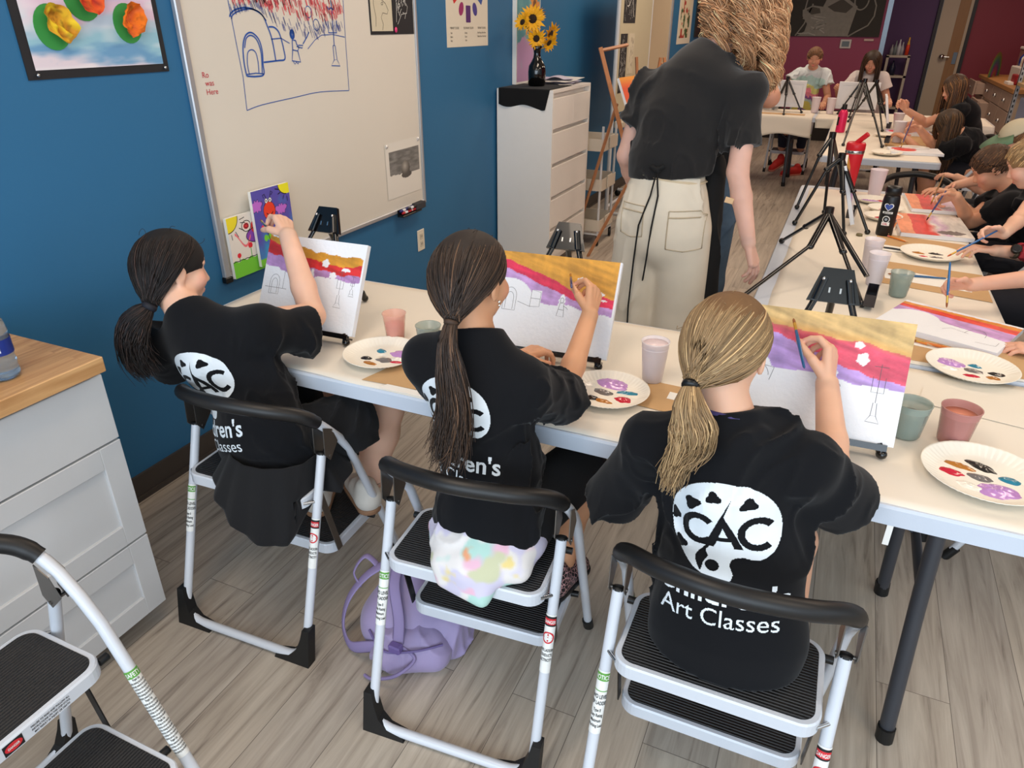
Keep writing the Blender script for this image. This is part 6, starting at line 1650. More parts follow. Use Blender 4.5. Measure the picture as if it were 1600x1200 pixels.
    for k, lab in enumerate(('lowest lilac sheet of the loose papers on the chest of drawers', 'middle folded sheet of the loose papers on the chest', 'topmost curled sheet of the loose papers on the chest', 'small white strip poking from under the papers')):
        nn = 14; A_, B_ = np.meshgrid(np.linspace(-.5, .5, nn), np.linspace(-.5, .5, nn), indexing='ij'); ro = R((8, -6, 14, 30)[k]); sx, sy = ((.30, .34), (.26, .32), (.24, .26), (.10, .05))[k]
        x, y = A_*sx, B_*sy; zz = .008+.010*k+(.035*np.clip(B_+.1, 0, 1)**1.5*(k == 1)+.045*np.clip(.3-A_*A_*4, 0, 1)*(k == 2))+.003*vnoise(A_*4+k, B_*4)
        if k == 3: zz = zz*0+.004
        cx, cy = ((-1.97, 5.18), (-1.95, 5.16), (-1.98, 5.20), (-1.83, 4.98))[k]
        P = np.stack([x*math.cos(ro)-y*math.sin(ro), x*math.sin(ro)+y*math.cos(ro), zz], -1)
        q = arr_mesh('loose_paper', P.reshape(-1, 3), grid_faces(nn, nn), mat(('paper_lilac', 'white_paper', 'paper_lilac', 'white_paper')[k], (214, 210, 232) if k in (0, 2) else (238, 236, 230), .8)); q.location = (cx, cy, zt+.004); tag(q, lab, 'paper', 'loose papers on the chest')
dresser()
def by_wall():
    wm = mat('white_powdercoat', (206, 208, 210), .45)
    # wire basket trolley beyond the dresser
    t = thing('basket_cart', 'white metal basket trolley on castors behind the chest of drawers', 'trolley', (-1.87, 5.62, 0)); o = A3(t.location)
    for (x, y) in ((-2.05, 5.46), (-1.69, 5.46), (-2.05, 5.80), (-1.69, 5.80)):
        b = MB(); b.tube([(x, y, .07), (x, y, .92)], .010, 8); b.build('post', wm, t, o)
        b = MB(); b.lathe([(0, -.012), (.03, -.012), (.034, -.006), (.034, .006), (.03, .012), (0, .012)], (x, y, .035), axis=(1, .3, 0), n=16); b.tube([(x, y, .03), (x, y, .08)], .012, 6); b.build('castor', M_BLACK, t, o)
    for z in (.18, .50, .80):
        b = MB()
        P = rrect(-2.07, -1.67, 5.44, 5.82, .02, 3); n = len(P)
        vs = [(x, y, z-.06) for x, y in P]+[(x, y, z+.03) for x, y in P]; b.add(vs, [(i, (i+1) % n, n+(i+1) % n, n+i) for i in range(n)]+[tuple(range(n))[::-1]])
        q = b.build('basket', mat('basket_cream', (206, 196, 180), .5), t, o); m_ = q.modifiers.new('s', 'SOLIDIFY'); m_.thickness = .004
        b = MB(); b.box(-1.668, -1.660, 5.56, 5.68, z-.05, z+.045, b=.002); b.build('hanging_tag', mat('basket_cream', (206, 196, 180), .5), q, o)
    b = MB(); b.tube([(-2.05, 5.46, .09), (-1.69, 5.46, .09)], .009, 6); b.tube([(-1.69, 5.46, .09), (-1.69, 5.80, .09)], .009, 6); b.build('base_rail', wm, t, o)
    # rolling magnetic board with drawings clipped on
    t = thing('rolling_board', 'rolling white board stand with black and white studies clipped on', 'whiteboard', (-1.85, 6.5, 0)); o = A3(t.location)
    b = MB()
    for y in (6.30, 7.35):
        b.tube([(-1.88, y, .06), (-1.88, y, 2.0)], .018, 8)
    b.tube([(-1.88, 6.30, .12), (-1.88, 7.35, .12)], .014, 8)
    b.build('stand_frame', wm, t, o)
    b = MB(); b.box(-1.895, -1.865, 6.32, 7.33, .92, 2.0); b.build('board', mat('board_beige', (196, 188, 160), .5), t, o)
    b = MB(); b.box(-1.865, -1.79, 6.32, 7.33, .80, .86, b=.01); b.build('pen_tray', mat('tray_cream', (200, 190, 170), .5), t, o)
    for y in (6.30, 7.35):
        b = MB(); b.tube([(-2.08, y, .065), (-1.62, y, .065)], .016, 8); b.build('foot_bar', wm, t, o)
        for x in (-2.08, -1.62):
            b = MB(); b.lathe([(0, -.012), (.03, -.012), (.03, .012), (0, .012)], (x, y, .031), axis=(0, 1, 0), n=16); b.build('castor', M_BLACK, t, o)
    to = lambda a, c: (-1.862, a, c)
    for k, (y, z, w, h, dark, lab) in enumerate(((6.40, 1.62, .36, .42, True, 'dark scribbled study with white curved lines, topmost on rolling board'), (6.36, 1.08, .20, .46, True, 'narrow dark scratchboard study below it'), (6.60, 1.22, .18, .32, False, 'pale ink study beside the dark scratchboard'), (6.62, .95, .24, .24, False, 'pale sheet with a faint drawing low on the rolling board'))):
        s_ = thing('clipped_drawing', lab, 'drawing', (-1.864, y, z), group='studies on the rolling board')
        b = MB(); b.box(0, .0012, 0, w, 0, h); b.build('sheet', mat('black_card', (32, 32, 36), .7) if dark else mat('cream_paper', (205, 196, 172), .8), s_)
        rr = random.Random(k); L = []
        for i in range(70 if dark else 22):
            a, c = rr.uniform(.02, w-.02), rr.uniform(.04, h-.03); L.append([(a, c), (a+rr.uniform(-.02, .02), c+rr.uniform(-.05, .05))])
        if k == 0: L += [arc2(w*.3, h*.9, w*.35, h*.6, 260, 340), arc2(w*.9, h*.9, w*.25, h*.8, 180, 260)]
        strokes('drawn_line', s_, mat('white_ink', (215, 215, 210), .7) if dark else mat('grey_ink', (90, 84, 76), .7), [(.008 if (dark and i >= 70) else .003, l) for i, l in enumerate(L)], lambda a, c: (.0022, a, c))
    # wooden floor easel with an orange painting
    wd = mat('beech', (186, 128, 88), .55, var=.1, vscale=30)
    t = thing('floor_easel', 'wooden floor easel holding a small orange sunset canvas', 'easel', (-1.55, 5.3, 0)); o = A3(t.location)
    b = MB(); b.tube([(-1.66, 5.18, 1.47), (-1.36, 5.22, .58)], .034, 4, ry=.016, smooth=False); b.build('mast', wd, t, o)
    b = MB(); b.tube([(-1.36, 5.22, .66), (-1.66, 5.15, .0)], .018, 4, ry=.012, smooth=False); b.build('leg', wd, t, o)
    b = MB(); b.tube([(-1.50, 5.55, 1.40), (-1.35, 5.62, .0)], .018, 4, ry=.012, smooth=False); b.build('leg', wd, t, o)
    b = MB(); b.tube([(-1.55, 5.30, 1.1), (-1.90, 5.50, .0)], .018, 4, ry=.012, smooth=False); b.build('leg', wd, t, o)
    b = MB(); b.tube([(-1.40, 5.10, .99), (-1.36, 5.48, .99)], .02, 4, ry=.014, smooth=False); b.build('ledge', wd, t, o)
    b = MB(); b.tube([(-1.655, 5.18, 1.45), (-1.56, 5.50, 1.48)], .016, 4, ry=.012, smooth=False); b.build('crosspiece', wd, t, o)
    def sunset(a, c):
        col = mixc(np.zeros(a.shape+(3,))+(206, 160, 60), (234, 90, 50), np.clip((c-.3+.1*fbm(a*4, c*4))*4, 0, 1)); col = mixc(col, (244, 160, 60), np.clip((c-.75)*5, 0, 1)); col = mixc(col, (240, 90, 110), (((a-.45)/.12)**2+((c-.5)/.2)**2 < 1)*.8); return mixc(col, (90, 90, 60), (c < .12+.1*fbm(a*6, 1.))*.8)
    p = thing('canvas', 'small orange sunset canvas on the wooden floor easel', 'canvas', (-1.47, 5.2, 1.01)); oo = A3(p.location)
    A_ = V3(-1.395, 5.16, 1.012); U_ = V3(.04, .34, 0); Vv = V3(-.115, .01, .27); N_ = unit(np.cross(U_, Vv))
    b = MB(); vs = [tuple(A_+U_*a+Vv*c-N_*(-d)) for d in (0, -.018) for a, c in ((0, 0), (1, 0), (1, 1), (0, 1))]; b.add(vs, [(0, 1, 2, 3), (7, 6, 5, 4)]+[(i, 4+i, 4+(i+1) % 4, (i+1) % 4) for i in range(4)]); b.build('stretched_canvas', mat('canvas_white', (236, 238, 242), .75), p, oo)
    painted('painting', p, A_+N_*.0008, U_, Vv, 60, 60, sunset, vcol_mat('acrylic_paint', .5, .4), oo)
    # second easel deeper in, with a white sketch
    t = thing('floor_easel', 'second wooden floor easel behind, with a white floral canvas', 'easel', (-1.6, 6.9, 0)); o = A3(t.location)
    for A, B in (((-1.62, 6.8, 1.35), (-1.75, 6.7, 0)), ((-1.60, 6.85, 1.35), (-1.35, 7.0, 0)), ((-1.62, 6.9, 1.3), (-1.85, 7.3, 0))):
        b = MB(); b.tube([A, B], .02, 4, ry=.014, smooth=False); b.build('leg', wd, t, o)
    b = MB(); b.tube([(-1.70, 6.75, .45), (-1.42, 6.95, .45)], .02, 4, ry=.014, smooth=False); b.build('crosspiece', wd, t, o)
    p = thing('canvas', 'white floral canvas on the second wooden easel', 'canvas', (-1.56, 6.78, 1.0)); oo = A3(p.location)
    b = MB(); b.box(-1.60, -1.58, 6.62, 7.0, .98, 1.24); b.build('stretched_canvas', mat('canvas_gold', (196, 160, 100), .7), p, oo)
    painted('painting', p, (-1.578, 6.64, 1.0), (0, .34, 0), (0, 0, .22), 40, 30, lambda a, c: mixc(np.zeros(a.shape+(3,))+(226, 214, 196), (190, 60, 60), (np.abs(np.hypot(a-.3, c-.5)-.2) < .05)*1.), vcol_mat('acrylic_paint', .5, .4), oo)
    # black hose / cable loop and red tie on the stand
    t = thing('folded_stool', 'black curved handle of a folded stool by the easels', 'stool', (-1.75, 6.15, 0)); o = A3(t.location)
    b = MB(); b.tube([tuple(p) for p in bez([(-1.60, 6.10, .55), (-1.64, 6.12, .80), (-1.52, 6.10, .86), (-1.42, 6.08, .70), (-1.40, 6.05, .55)], 6)], .02, 8); b.build('hand_grip', M_GRIP, t, o)
    b = MB(); b.tube([(-1.60, 6.10, .56), (-1.62, 6.05, .0)], .013, 8); b.build('leg', M_STEELW, t, o)
    b = MB(); b.tube([(-1.40, 6.05, .56), (-1.36, 6.05, .0)], .013, 8); b.build('leg', M_STEELW, t, o)
    # second wall board and posters far along the blue wall
    t = thing('whiteboard', 'second whiteboard with small red ink drawings farther along the blue wall', 'whiteboard', (WX, 8.7, 1)); o = A3(t.location)
    b = MB(); b.box(WX, WX+.015, 7.85, 9.45, .95, 2.2); b.build('board_surface', mat('board_tan', (196, 180, 152), .5), t, o)
    b = MB(); b.box(WX, WX+.03, 7.80, 7.86, .93, 2.2); b.box(WX, WX+.03, 9.44, 9.50, .93, 2.2); b.box(WX, WX+.03, 7.80, 9.5, .91, .96); b.build('board_frame', mat('aluminium', (190, 192, 196), .4, metal=.6), t, o)
    L = [[(8.15, 1.5), (8.45, 1.5), (8.45, 1.28), (8.15, 1.28), (8.15, 1.5)], [(8.18, 1.4), (8.22, 1.3), (8.3, 1.42), (8.35, 1.3), (8.4, 1.45)], [(8.15, 1.7), (8.5, 1.68), (8.5, 1.55)], [(8.2, 1.5), (8.25, 1.6)]]
    strokes('marker_drawing', t, mat('brown_marker', (120, 70, 60), .6), [(.008, l) for l in L], lambda a, c: (WX+.0165, a, c), .008, o)
    b = MB(); b.box(WX+.0155, WX+.03, 8.03, 8.10, 1.5, 1.66, b=.005); b.build('eraser', mat('eraser_navy', (30, 44, 66), .6), t, o)
    t = thing('hanging_poster', 'narrow floral print hanging far along the blue wall', 'poster', (WX, 10.3, 1.3)); o = A3(t.location)
    b = MB(); b.box(WX, WX+.004, 9.95, 10.75, 1.38, 2.2); b.build('sheet', mat('poster_cream', (222, 214, 196), .7), t, o)
    painted('print', t, (WX+.005, 10.05, 1.45), (0, .55, 0), (0, 0, .7), 24, 50, lambda a, c: mixc(mixc(np.zeros(a.shape+(3,))+(222, 210, 180), (170, 60, 50), (fbm(a*5, c*9, 2) > .25)*1.), (70, 96, 60), (fbm(a*5, c*9, 8) > .3)*1.), vcol_mat('painted_paper', .75), o)
    t = thing('picture', 'dark framed picture at the far end of the blue wall', 'picture', (WX, 11.5, 1.3)); o = A3(t.location)
    b = MB(); b.box(WX, WX+.02, 11.0, 12.2, 1.45, 2.3); b.build('picture_panel', mat('dark_print', (44, 40, 36), .6, var=.4, vscale=12), t, o)
by_wall()
def far_end():
    # chalkboard panel with a trainer drawing
    t = thing('chalk_drawing', 'large black panel with a grey drawing of a laced trainer on the magenta wall', 'artwork', (-.5, 12.48, 1.46)); o = A3(t.location)
    b = MB(); b.box(-1.30, .155, 12.470, 12.498, 1.455, 2.75); b.build('panel', mat('chalkboard', (46, 43, 38), .8, var=.1, vscale=10), t, o)
    to = lambda a, c, h=0: (a, 12.468-h, c)
    g = mat('chalk_grey', (122, 118, 110), .85, var=.2, vscale=18); g2 = mat('chalk_dark', (70, 66, 60), .85)
    b = MB(); b.prism([(-.96, 1.458), (-.86, 1.52), (-.84, 1.62), (-.92, 1.72), (-.93, 1.80), (-.80, 1.86), (-.66, 1.84), (-.62, 1.95), (-.40, 1.98), (-.20, 1.84), (-.235, 1.62), (-.26, 1.458)], 0, .002, to=to); b.build('shoe_shape', g, t, o)
    b = MB(); b.prism([(-.88, 1.80), (-.80, 1.84), (-.70, 1.82), (-.68, 1.76), (-.80, 1.74)], .0025, .003, to=to); b.build('shade_patch', g2, t, o)
    b = MB(); b.prism([(-.60, 1.84), (-.42, 1.94), (-.26, 1.84), (-.34, 1.76), (-.5, 1.78)], .0025, .003, to=to); b.build('shade_patch', g2, t, o)
    L = [[(-.80, 1.70), (-.62, 1.66), (-.74, 1.60), (-.58, 1.62), (-.78, 1.54), (-.60, 1.56)], [(-.76, 1.72), (-.60, 1.70), (-.72, 1.64)], [(-.95, 1.49), (-.80, 1.50), (-.70, 1.47)], [(-.78, 1.58), (-.66, 1.55), (-.58, 1.5)]]
    strokes('lace_line', t, mat('chalk_light', (150, 146, 138), .85), L, lambda a, c: to(a, c, .0035), .012, o)
    L = [[(-.26, 1.455), (-.16, 1.52), (-.02, 1.60), (.04, 1.72), (.04, 1.85), (-.02, 1.98)], arc2(-.16, 1.92, .09, .12, 150, 360), [(-.88, 1.98), (-.90, 1.80), (-.90, 1.68)], [(-.98, 1.46), (-.88, 1.62), (-.80, 1.88)]]
    strokes('chalk_line', t, g, L, lambda a, c: to(a, c, .003), .018, o)
    t = thing('thermostat', 'small white wall controller with a dark screen on the magenta wall', 'thermostat', (-.27, 12.48, 1.36)); o = A3(t.location)
    b = MB(); b.box(-.34, -.19, 12.475, 12.498, 1.30, 1.42, b=.006); b.build('housing', mat('housing_white', (190, 180, 176), .5), t, o)
    b = MB(); b.box(-.315, -.215, 12.470, 12.476, 1.325, 1.395); b.build('screen', mat('grey_screen', (80, 86, 84), .3), t, o)
    t = thing('wall_plate', 'pale wall plate near the corner of the magenta wall', 'switch', (.03, 12.48, 1.42)); o = A3(t.location)
    b = MB(); b.box(-.03, .10, 12.478, 12.498, 1.40, 1.43, b=.004); b.build('plate', mat('plate_pinkish', (190, 160, 150), .5), t, o)
    # red gift bag with green tissue behind the teacher
    t = thing('gift_bag', 'tall red gift bag with green tissue on the far left table', 'bag', (-1.08, 9.15, .743)); o = A3(t.location)
    b = MB(); q = [(-.13, 0), (.10, 0), (.14, .46), (-.15, .46)]
    vs = [(-1.08+x, 9.15+y*(1.0), .743+z) for y in (-.05, .05) for x, z in q]; b.add(vs, [(0, 1, 2, 3), (7, 6, 5, 4), (0, 4, 5, 1), (1, 5, 6, 2), (3, 7, 4, 0)]); b.build('bag_body', mat('bag_red', (196, 44, 56), .5), t, o)
    rr = random.Random(2); b = MB()
    for i in range(14):
        x, y = -1.08+rr.uniform(-.11, .10), 9.15+rr.uniform(-.03, .03); b.add([(x-.03, y, 1.19), (x+.03, y+.01, 1.19), (x+rr.uniform(-.03, .03), y, 1.27+rr.uniform(-.02, .03))], [(0, 1, 2)])
    b.build('tissue', mat('tissue_green', (120, 150, 60), .8), t, o)
    t = thing('storage_jar', 'clear plastic jar standing behind the far left canvas', 'jar', (-.86, 9.16, .743)); b = MB(); b.lathe([(0, 0), (.09, 0), (.095, .30), (.09, .32), (0, .32)], n=20); b.build('jar_body', clearcup('clear_jar', (200, 205, 205), .8, .1), t)
    # white shelf with small bottles before the purple wall
    t = thing('shelf_unit', 'white open shelf against the purple wall', 'shelf', (.55, 14.9, 0)); o = A3(t.location)
    sm = mat('shelf_cream', (190, 178, 160), .5); b = MB(); b.box(.37, .41, 14.75, 15.05, 0, 1.14); b.box(.69, .73, 14.75, 15.05, 0, 1.14); b.build('side_panel', sm, t, o)
    for z in (.30, .80, 1.115):
        b = MB(); b.box(.37, .73, 14.75, 15.05, z, z+.035); b.build('shelf_board', sm, t, o)
    for k, (x, h, c, nm, lab) in enumerate(((.43, .16, (150, 150, 150), 'silver', 'cluster of small clear bottles at the left of the white shelf'), (.48, .22, (120, 130, 130), 'smoke', 'smoky bottle second from the left on the white shelf'), (.535, .24, (200, 200, 205), 'clear', 'tall clear bottle in the middle of the white shelf'), (.585, .20, (170, 170, 176), 'pewter', 'grey squeeze bottle right of the middle on the white shelf'), (.665, .27, (226, 70, 40), 'flame', 'red and yellow tapering bottle at the right of the white shelf'))):
        q = thing('small_bottle', lab, 'bottle', (x, 14.85, 1.151), group='bottles on the white shelf'); b = MB(); b.lathe([(0, 0), (.03, 0), (.03, h*.5), (.012, h*.8), (.010, h), (0, h)], n=14); b.build('bottle_body', mat('glass_'+nm, c, .3), q)
        if k == 4: b = MB(); b.lathe([(.0245, h*.6), (.0125, h*.82), (.011, h*1.01), (0, h*1.01)], n=14); b.build('yellow_top', mat('glass_yellow', (226, 170, 60), .4), q)
    q = thing('small_bottle', 'dark blue bottle on the lower level of the white shelf', 'bottle', (.50, 14.85, .836)); b = MB(); b.lathe([(0, 0), (.05, 0), (.05, .13), (.012, .19), (.012, .23), (0, .23)], n=14); b.build('bottle_body', mat('glass_navy', (30, 36, 60), .3), q)
    # counter with drawers along the right wall
    t = thing('counter_cabinet', 'wooden topped cabinet with pale drawers along the right side', 'cabinet', (2.1, 12.5, 0)); o = A3(t.location)
    cm = mat('greige_front', (176, 150, 134), .55)
    b = MB(); b.box(1.78, 2.46, 11.0, 14.2, .08, .87); b.build('carcass', mat('greige_side', (190, 172, 152), .6), t, o)
    b = MB(); b.box(1.74, 2.47, 10.95, 14.25, .87, .92, b=.003); b.build('counter_top', mat('counter_wood', (176, 124, 72), .5, var=.15, vscale=6, stretch=(20, 2, 20)), t, o)
    for j in range(4):
        y0 = 11.02+j*.79
        for k, (z0, z1) in enumerate(((.66, .86), (.38, .65), (.10, .37))):
            out = .14 if (j == 3 and k == 0) or (j == 2 and k == 1) else 0
            b = MB(); b.box(1.755-out, 1.78-out, y0, y0+.77, z0, z1, b=.003)
            if out: b.box(1.78-out, 1.78, y0+.03, y0+.74, z0+.02, z1-.03)
            d = b.build('drawer', cm, t, o); b = MB(); b.ball((1.74-out, y0+.385, (z0+z1)/2), .025, 8); b.build('knob', M_CHROME, d, o)
    # things on the counter
    q = thing('paint_palette_print', 'fan shaped rainbow coloured palette leaning on the far counter', 'palette', (1.95, 13.6, .922))
    b = MB(); n = 22; fan = [(.42*math.cos(PI*i/n)*1.0, .36*math.sin(PI*i/n)) for i in range(n+1)]
    def rain(a, c): return np.clip(np.stack([128+110*np.sin(a*7), 128+100*np.sin(a*7+2.2), 128+90*np.sin(a*7+4.2)], -1)*.5+90, 0, 255)
    A_, Rr = np.meshgrid(np.linspace(0, PI, 40), np.linspace(.05, 1, 12), indexing='ij'); P = np.stack([-.10+.26*Rr*np.cos(A_)*.5, .42*Rr*np.cos(A_), .34*Rr*np.sin(A_)+.0*A_], -1)
    arr_mesh('palette_face', P.reshape(-1, 3), grid_faces(40, 12), vcol_mat('painted_paper', .75), q, None, srgb_lin(rain(Rr, A_)).reshape(-1, 3))
    bins = thing('plastic_bin', 'pale plastic bin of paint bottles on the far counter', 'bin', (2.05, 12.2, .922)); b = MB(); b.box(-.16, .16, -.35, .35, 0, .20, b=.01); b.build('bin_body', mat('bin_pale', (206, 196, 186), .5), bins)
    for k, (y, c, nm) in enumerate(((.26, (30, 50, 130), 'blue'), (.12, (226, 214, 200), 'cream'), (-.02, (200, 44, 40), 'red'), (-.26, (28, 28, 50), 'black'))):
        q = thing('paint_bottle', '%s paint bottle standing above the pale bin' % nm, 'bottle', (2.0, 12.2+y, 1.124), group='paint bottles on the counter'); b = MB(); b.lathe([(0, 0), (.055, 0), (.055, .10), (.02, .15), (.02, .19), (0, .19)], n=14); b.build('bottle_body', mat('poster_'+nm, c, .4), q)
    q = thing('red_basket', 'small dark red basket on the far counter', 'basket', (1.92, 11.9, .922)); b = MB(); b.box(-.07, .07, -.14, .14, 0, .12, b=.01); b.build('basket_body', mat('basket_red', (150, 24, 30), .5), q)
    q = thing('spray_can', 'pale cylinder can on the far counter beside the red basket', 'can', (1.95, 11.55, .922)); b = MB(); b.lathe([(0, 0), (.05, 0), (.05, .20), (.02, .24), (0, .24)], n=16); b.build('can_body', mat('can_pale', (196, 190, 150), .4), q)
    q = thing('paper_pad', 'stack of white paper pads at the counter edge', 'pad', (1.84, 11.95, .922)); b = MB(); b.box(-.05, .05, -.18, .14, 0, .03); b.build('pad_body', M_WHITEPAPER, q)
    q = thing('storage_box', 'large clear storage box at the back of the counter', 'box', (2.25, 12.9, .922)); b = MB(); b.box(-.18, .18, -.5, .5, 0, .38, b=.01); b.build('box_body', mat('box_rose', (130, 90, 84), .5), q); b = MB(); b.box(-.19, .19, -.51, .51, .38, .42, b=.01); b.build('box_lid', mat('box_lid_pale', (200, 186, 180), .5), q)
    # perforated shelving and boxes near the right
    t = thing('metal_shelving', 'grey perforated shelving post with boxes beside the counter', 'shelving', (1.9, 10.2, 0)); o = A3(t.location)
    for (x, y) in ((1.68, 10.45), (2.35, 10.45), (1.68, 9.3), (2.35, 9.3)):
        b = MB(); b.box(x, x+.04, y, y+.004, 0, 1.75); b.box(x, x+.004, y, y+.04, 0, 1.75); pp = b.build('post', mat('galvanised', (168, 168, 170), .45, metal=.5), t, o)
        b = MB()
        for i in range(28): b.box(x+.013, x+.027, y-.0012, y, .12+i*.058, .15+i*.058)
        b.build('slot_row', M_BLACK, pp, o)
    for z in (.1, .55, 1.0):
        b = MB(); b.box(1.68, 2.39, 9.3, 10.49, z, z+.03); b.build('shelf_board', mat('shelf_mdf', (180, 150, 110), .7), t, o)
    for k, (y, z, w, h, c, nm) in enumerate(((10.15, .13, .5, .36, (176, 126, 70), 'brown carton'), (9.6, .13, .4, .33, (60, 66, 90), 'navy crate'), (10.1, .58, .5, .30, (150, 160, 190), 'pale blue bin'), (9.6, .58, .5, .34, (60, 44, 40), 'dark brown box'), (10.1, 1.03, .4, .26, (206, 196, 190), 'white tub'))):
        q = thing('storage_box', '%s on the grey perforated shelving' % nm, 'box', (2.02, y, z)); b = MB(); b.box(-.28, .28, -w/2, w/2, 0, h, b=.008); b.build('box_body', mat('store_%d' % k, c, .6), q)
far_end()

# ================================================================ PEOPLE
M_TEE = mat('black_jersey', (10, 11, 15), .9, sheen=.08, var=.05, vscale=15, spec=.25)
def bbox(pts, m): P = np.array([tuple(p) for p in pts]); return P.min(0)-m, P.max(0)+m
def shoe_mesh(par, off, heel, toe, h, mt, sole, s=1., ankle=None):
    heel, toe = A3(heel), A3(toe); v = Vol(*bbox([heel, toe, heel+V3(0, 0, .10)], .07), .004)
    d = unit(toe-heel); up = V3(0, 0, 1)-d*d[2]; up = unit(up)
    v.cone(heel+up*.035*s, toe+up*.022*s, .034*s, .030*s, .02, flat=(up, 1.0)); v.cone(heel+up*.045*s, heel+up*.075*s+d*.01, .032*s, .031*s, .02)
    v.cone(heel+up*.04*s, heel+(toe-heel)*.55+up*.045*s, .036*s, .030*s, .02)
    v.cut(heel+up*.004, -up)
    P, Q = v.mesh(); o = arr_mesh('shoe', P, Q, mt, par, off)
    v = Vol(*bbox([heel, toe], .07), .004); v.cone(heel+up*.010, toe+up*.010, .037*s, .034*s, .01); v.cut(heel+up*.014*s, up); v.cut(heel-up*.004, -up)
    P, Q = v.mesh(); arr_mesh('shoe_sole', P, Q, sole, o, off)
    return o
def make_person(label, base, head, F, H, neck, shL, shR, elL, elR, wrL, wrR, pelvis, chest, hands, skin=(224, 176, 148), s=.8,
                shirt=None, sleeves=None, sections=None, hem=None, shirt_mat=None, hips=None, knees=None, ankles=None, leg_r=(.075, .052, .036),
                res=.0055, res_hand=.003, res_cloth=.006, wr_amp=.006, fwd=(0, 1, 0), skirt=None, seed=0, extra_col=(), neck_r=.045, arm_r=(.038, .031, .023), group=None, iris=(70, 48, 30), eyedown=.35, name='person', low_detail=False):
    r = thing(name, label, 'person', base, 0, group); off = A3(base)
    head, neck, shL, shR, elL, elR, wrL, wrR, pelvis, chest = map(A3, (head, neck, shL, shR, elL, elR, wrL, wrR, pelvis, chest))
    pts = [head+V3(0, 0, .6*H), head, neck, shL, shR, elL, elR, wrL, wrR, pelvis, chest]+[A3(q) for g in (knees, ankles) if g for q in g]
    v = Vol(*bbox(pts, .16), res)
    head_prims(v, head, F, H)
    rr, ff, uu = F
    v.cone(head+(-ff*.10-uu*.22)*H, neck, neck_r*1.0, neck_r*1.1, .02)
    v.cone(neck, neck+(chest-neck)*.45, .042*s/.8, .05*s/.8, .03)
    v.cone(shL+(neck-shL)*.15-uu*.012, shR+(neck-shR)*.15-uu*.012, .026, .026, .03)
    if sections:
        for (a, ra, ya), (b_, rb, yb) in zip(sections[:-1], sections[1:]):
            v.cone(a, b_, max(ra-.040, .03), max(rb-.040, .03), .02, flat=(fwd, 1.15*.5*(ra/ya+rb/yb)))
    else: v.cone(chest, pelvis, .095*s/.8, .095*s/.8, .04, flat=(fwd, 1.25))
    a0, a1, a2 = [q*s/.8 for q in arm_r]
    for sh, el, wr in ((shL, elL, wrL), (shR, elR, wrR)):
        v.cone(sh, el, a0, a1, .012); v.cone(el, el+(wr-el)*.35, a1, a1*.97, .012); v.cone(el+(wr-el)*.35, wr, a1*.97, a2, .012)
    if knees:
        for i in (0, 1):
            hp = A3(hips[i]); kn = A3(knees[i]); an = A3(ankles[i])
            v.cone(hp, kn, leg_r[0]*s/.8, leg_r[1]*s/.8, .03); v.cone(kn, kn+(an-kn)*.35, leg_r[1]*s/.8, leg_r[1]*.98*s/.8, .02); v.cone(kn+(an-kn)*.35, an, leg_r[1]*.98*s/.8, leg_r[2]*s/.8, .02)
    parts = [v.mesh()]; tips = []
    for hd in hands:
        w, d, n, side, L = hd[:5]; kw = hd[5] if len(hd) > 5 else {}
        el = elL if side < 0 else elR
        pr, tp, sd = hand_prims(A3(w), d, n, side, L, **kw)
        vv = Vol(*bbox([p[0] for p in pr]+[p[1] for p in pr]+[A3(w)], .03), res_hand)
        ap = A3(w)+unit(el-A3(w))*.035
        vv.cone(ap, A3(w), a2*1.06, a2, .01)
        for (a, b, ra, rb, k) in pr: vv.cone(a, b, ra, rb, k)
        parts.append(vv.mesh()); tips.append(tp)
    P, Q = join(parts)
    lips = head+(ff*.40-uu*.265)*H
    ex = [(lips, .10*H, (206, 110, 104), .8), (head+(ff*.3+rr*.2-uu*.12)*H, .16*H, (232, 140, 124), .35), (head+(ff*.3-rr*.2-uu*.12)*H, .16*H, (232, 140, 124), .35)]
    for tp in tips:
        for t in tp: ex.append((t, .014, (226, 140, 124), .35))
    sk = skin_colour(P, skin, extra=ex+list(extra_col))
    arr_mesh('body', P, Q, vcol_mat('skin_tone', .5, .4, sss=.12), r, off, sk)
    eyes_mesh(r, head, F, H, off, iris, eyedown)
    # brows
    cols = []; L_ = []
    for sgn in (-1, 1):
        q = [head+(rr*sgn*x+ff*y+uu*z)*H for x, y, z in ((.07, .352, .125), (.14, .325, .150), (.21, .262, .130))]
        L_.append([tuple(p) for p in bez([tuple(a) for a in q], 4)])
    b = MB()
    for l in L_: b.tube(l, .011*H, 5)
    b.build('eyebrow', mat('brow_brown', (70, 50, 36), .8), r, off)
    so = None
    if sections:
        P2 = [A3(a) for a, _, _ in sections]
        ends = [A3(q[1]) for q in (sleeves or [])]
        sv = Vol(*bbox(P2+ends+[shL, shR], .17), res_cloth)
        for (a, ra, ya), (b_, rb, yb) in zip(sections[:-1], sections[1:]):
            sv.cone(a, b_, ra, rb, .03, flat=(fwd, .5*(ra/ya+rb/yb)))
        sv.cone(shL, shR, .05*s/.8, .05*s/.8, .045); sv.cone(neck+(head-neck)*.02, chest, .055*s/.8, .085*s/.8, .04)
        for q in (sleeves or []):
            sv.cone(q[0], A3(q[0])+(A3(q[1])-A3(q[0]))*.35, q[2]*.85, q[2]*.95, .05)
            a, e, r0, r1 = A3(q[0]), A3(q[1]), q[2], q[3]; dd = unit(e-a)
            sv.cone(a, e+dd*.03, r0, r1, .016, cuts=((e, dd),))
            if len(q) > 4:
                for (p_, n_, r_) in q[4]: sv.cone(a, p_, r0, r_, .03)
        sv.wrinkle(wr_amp, 13, seed, (1, 1, .55))
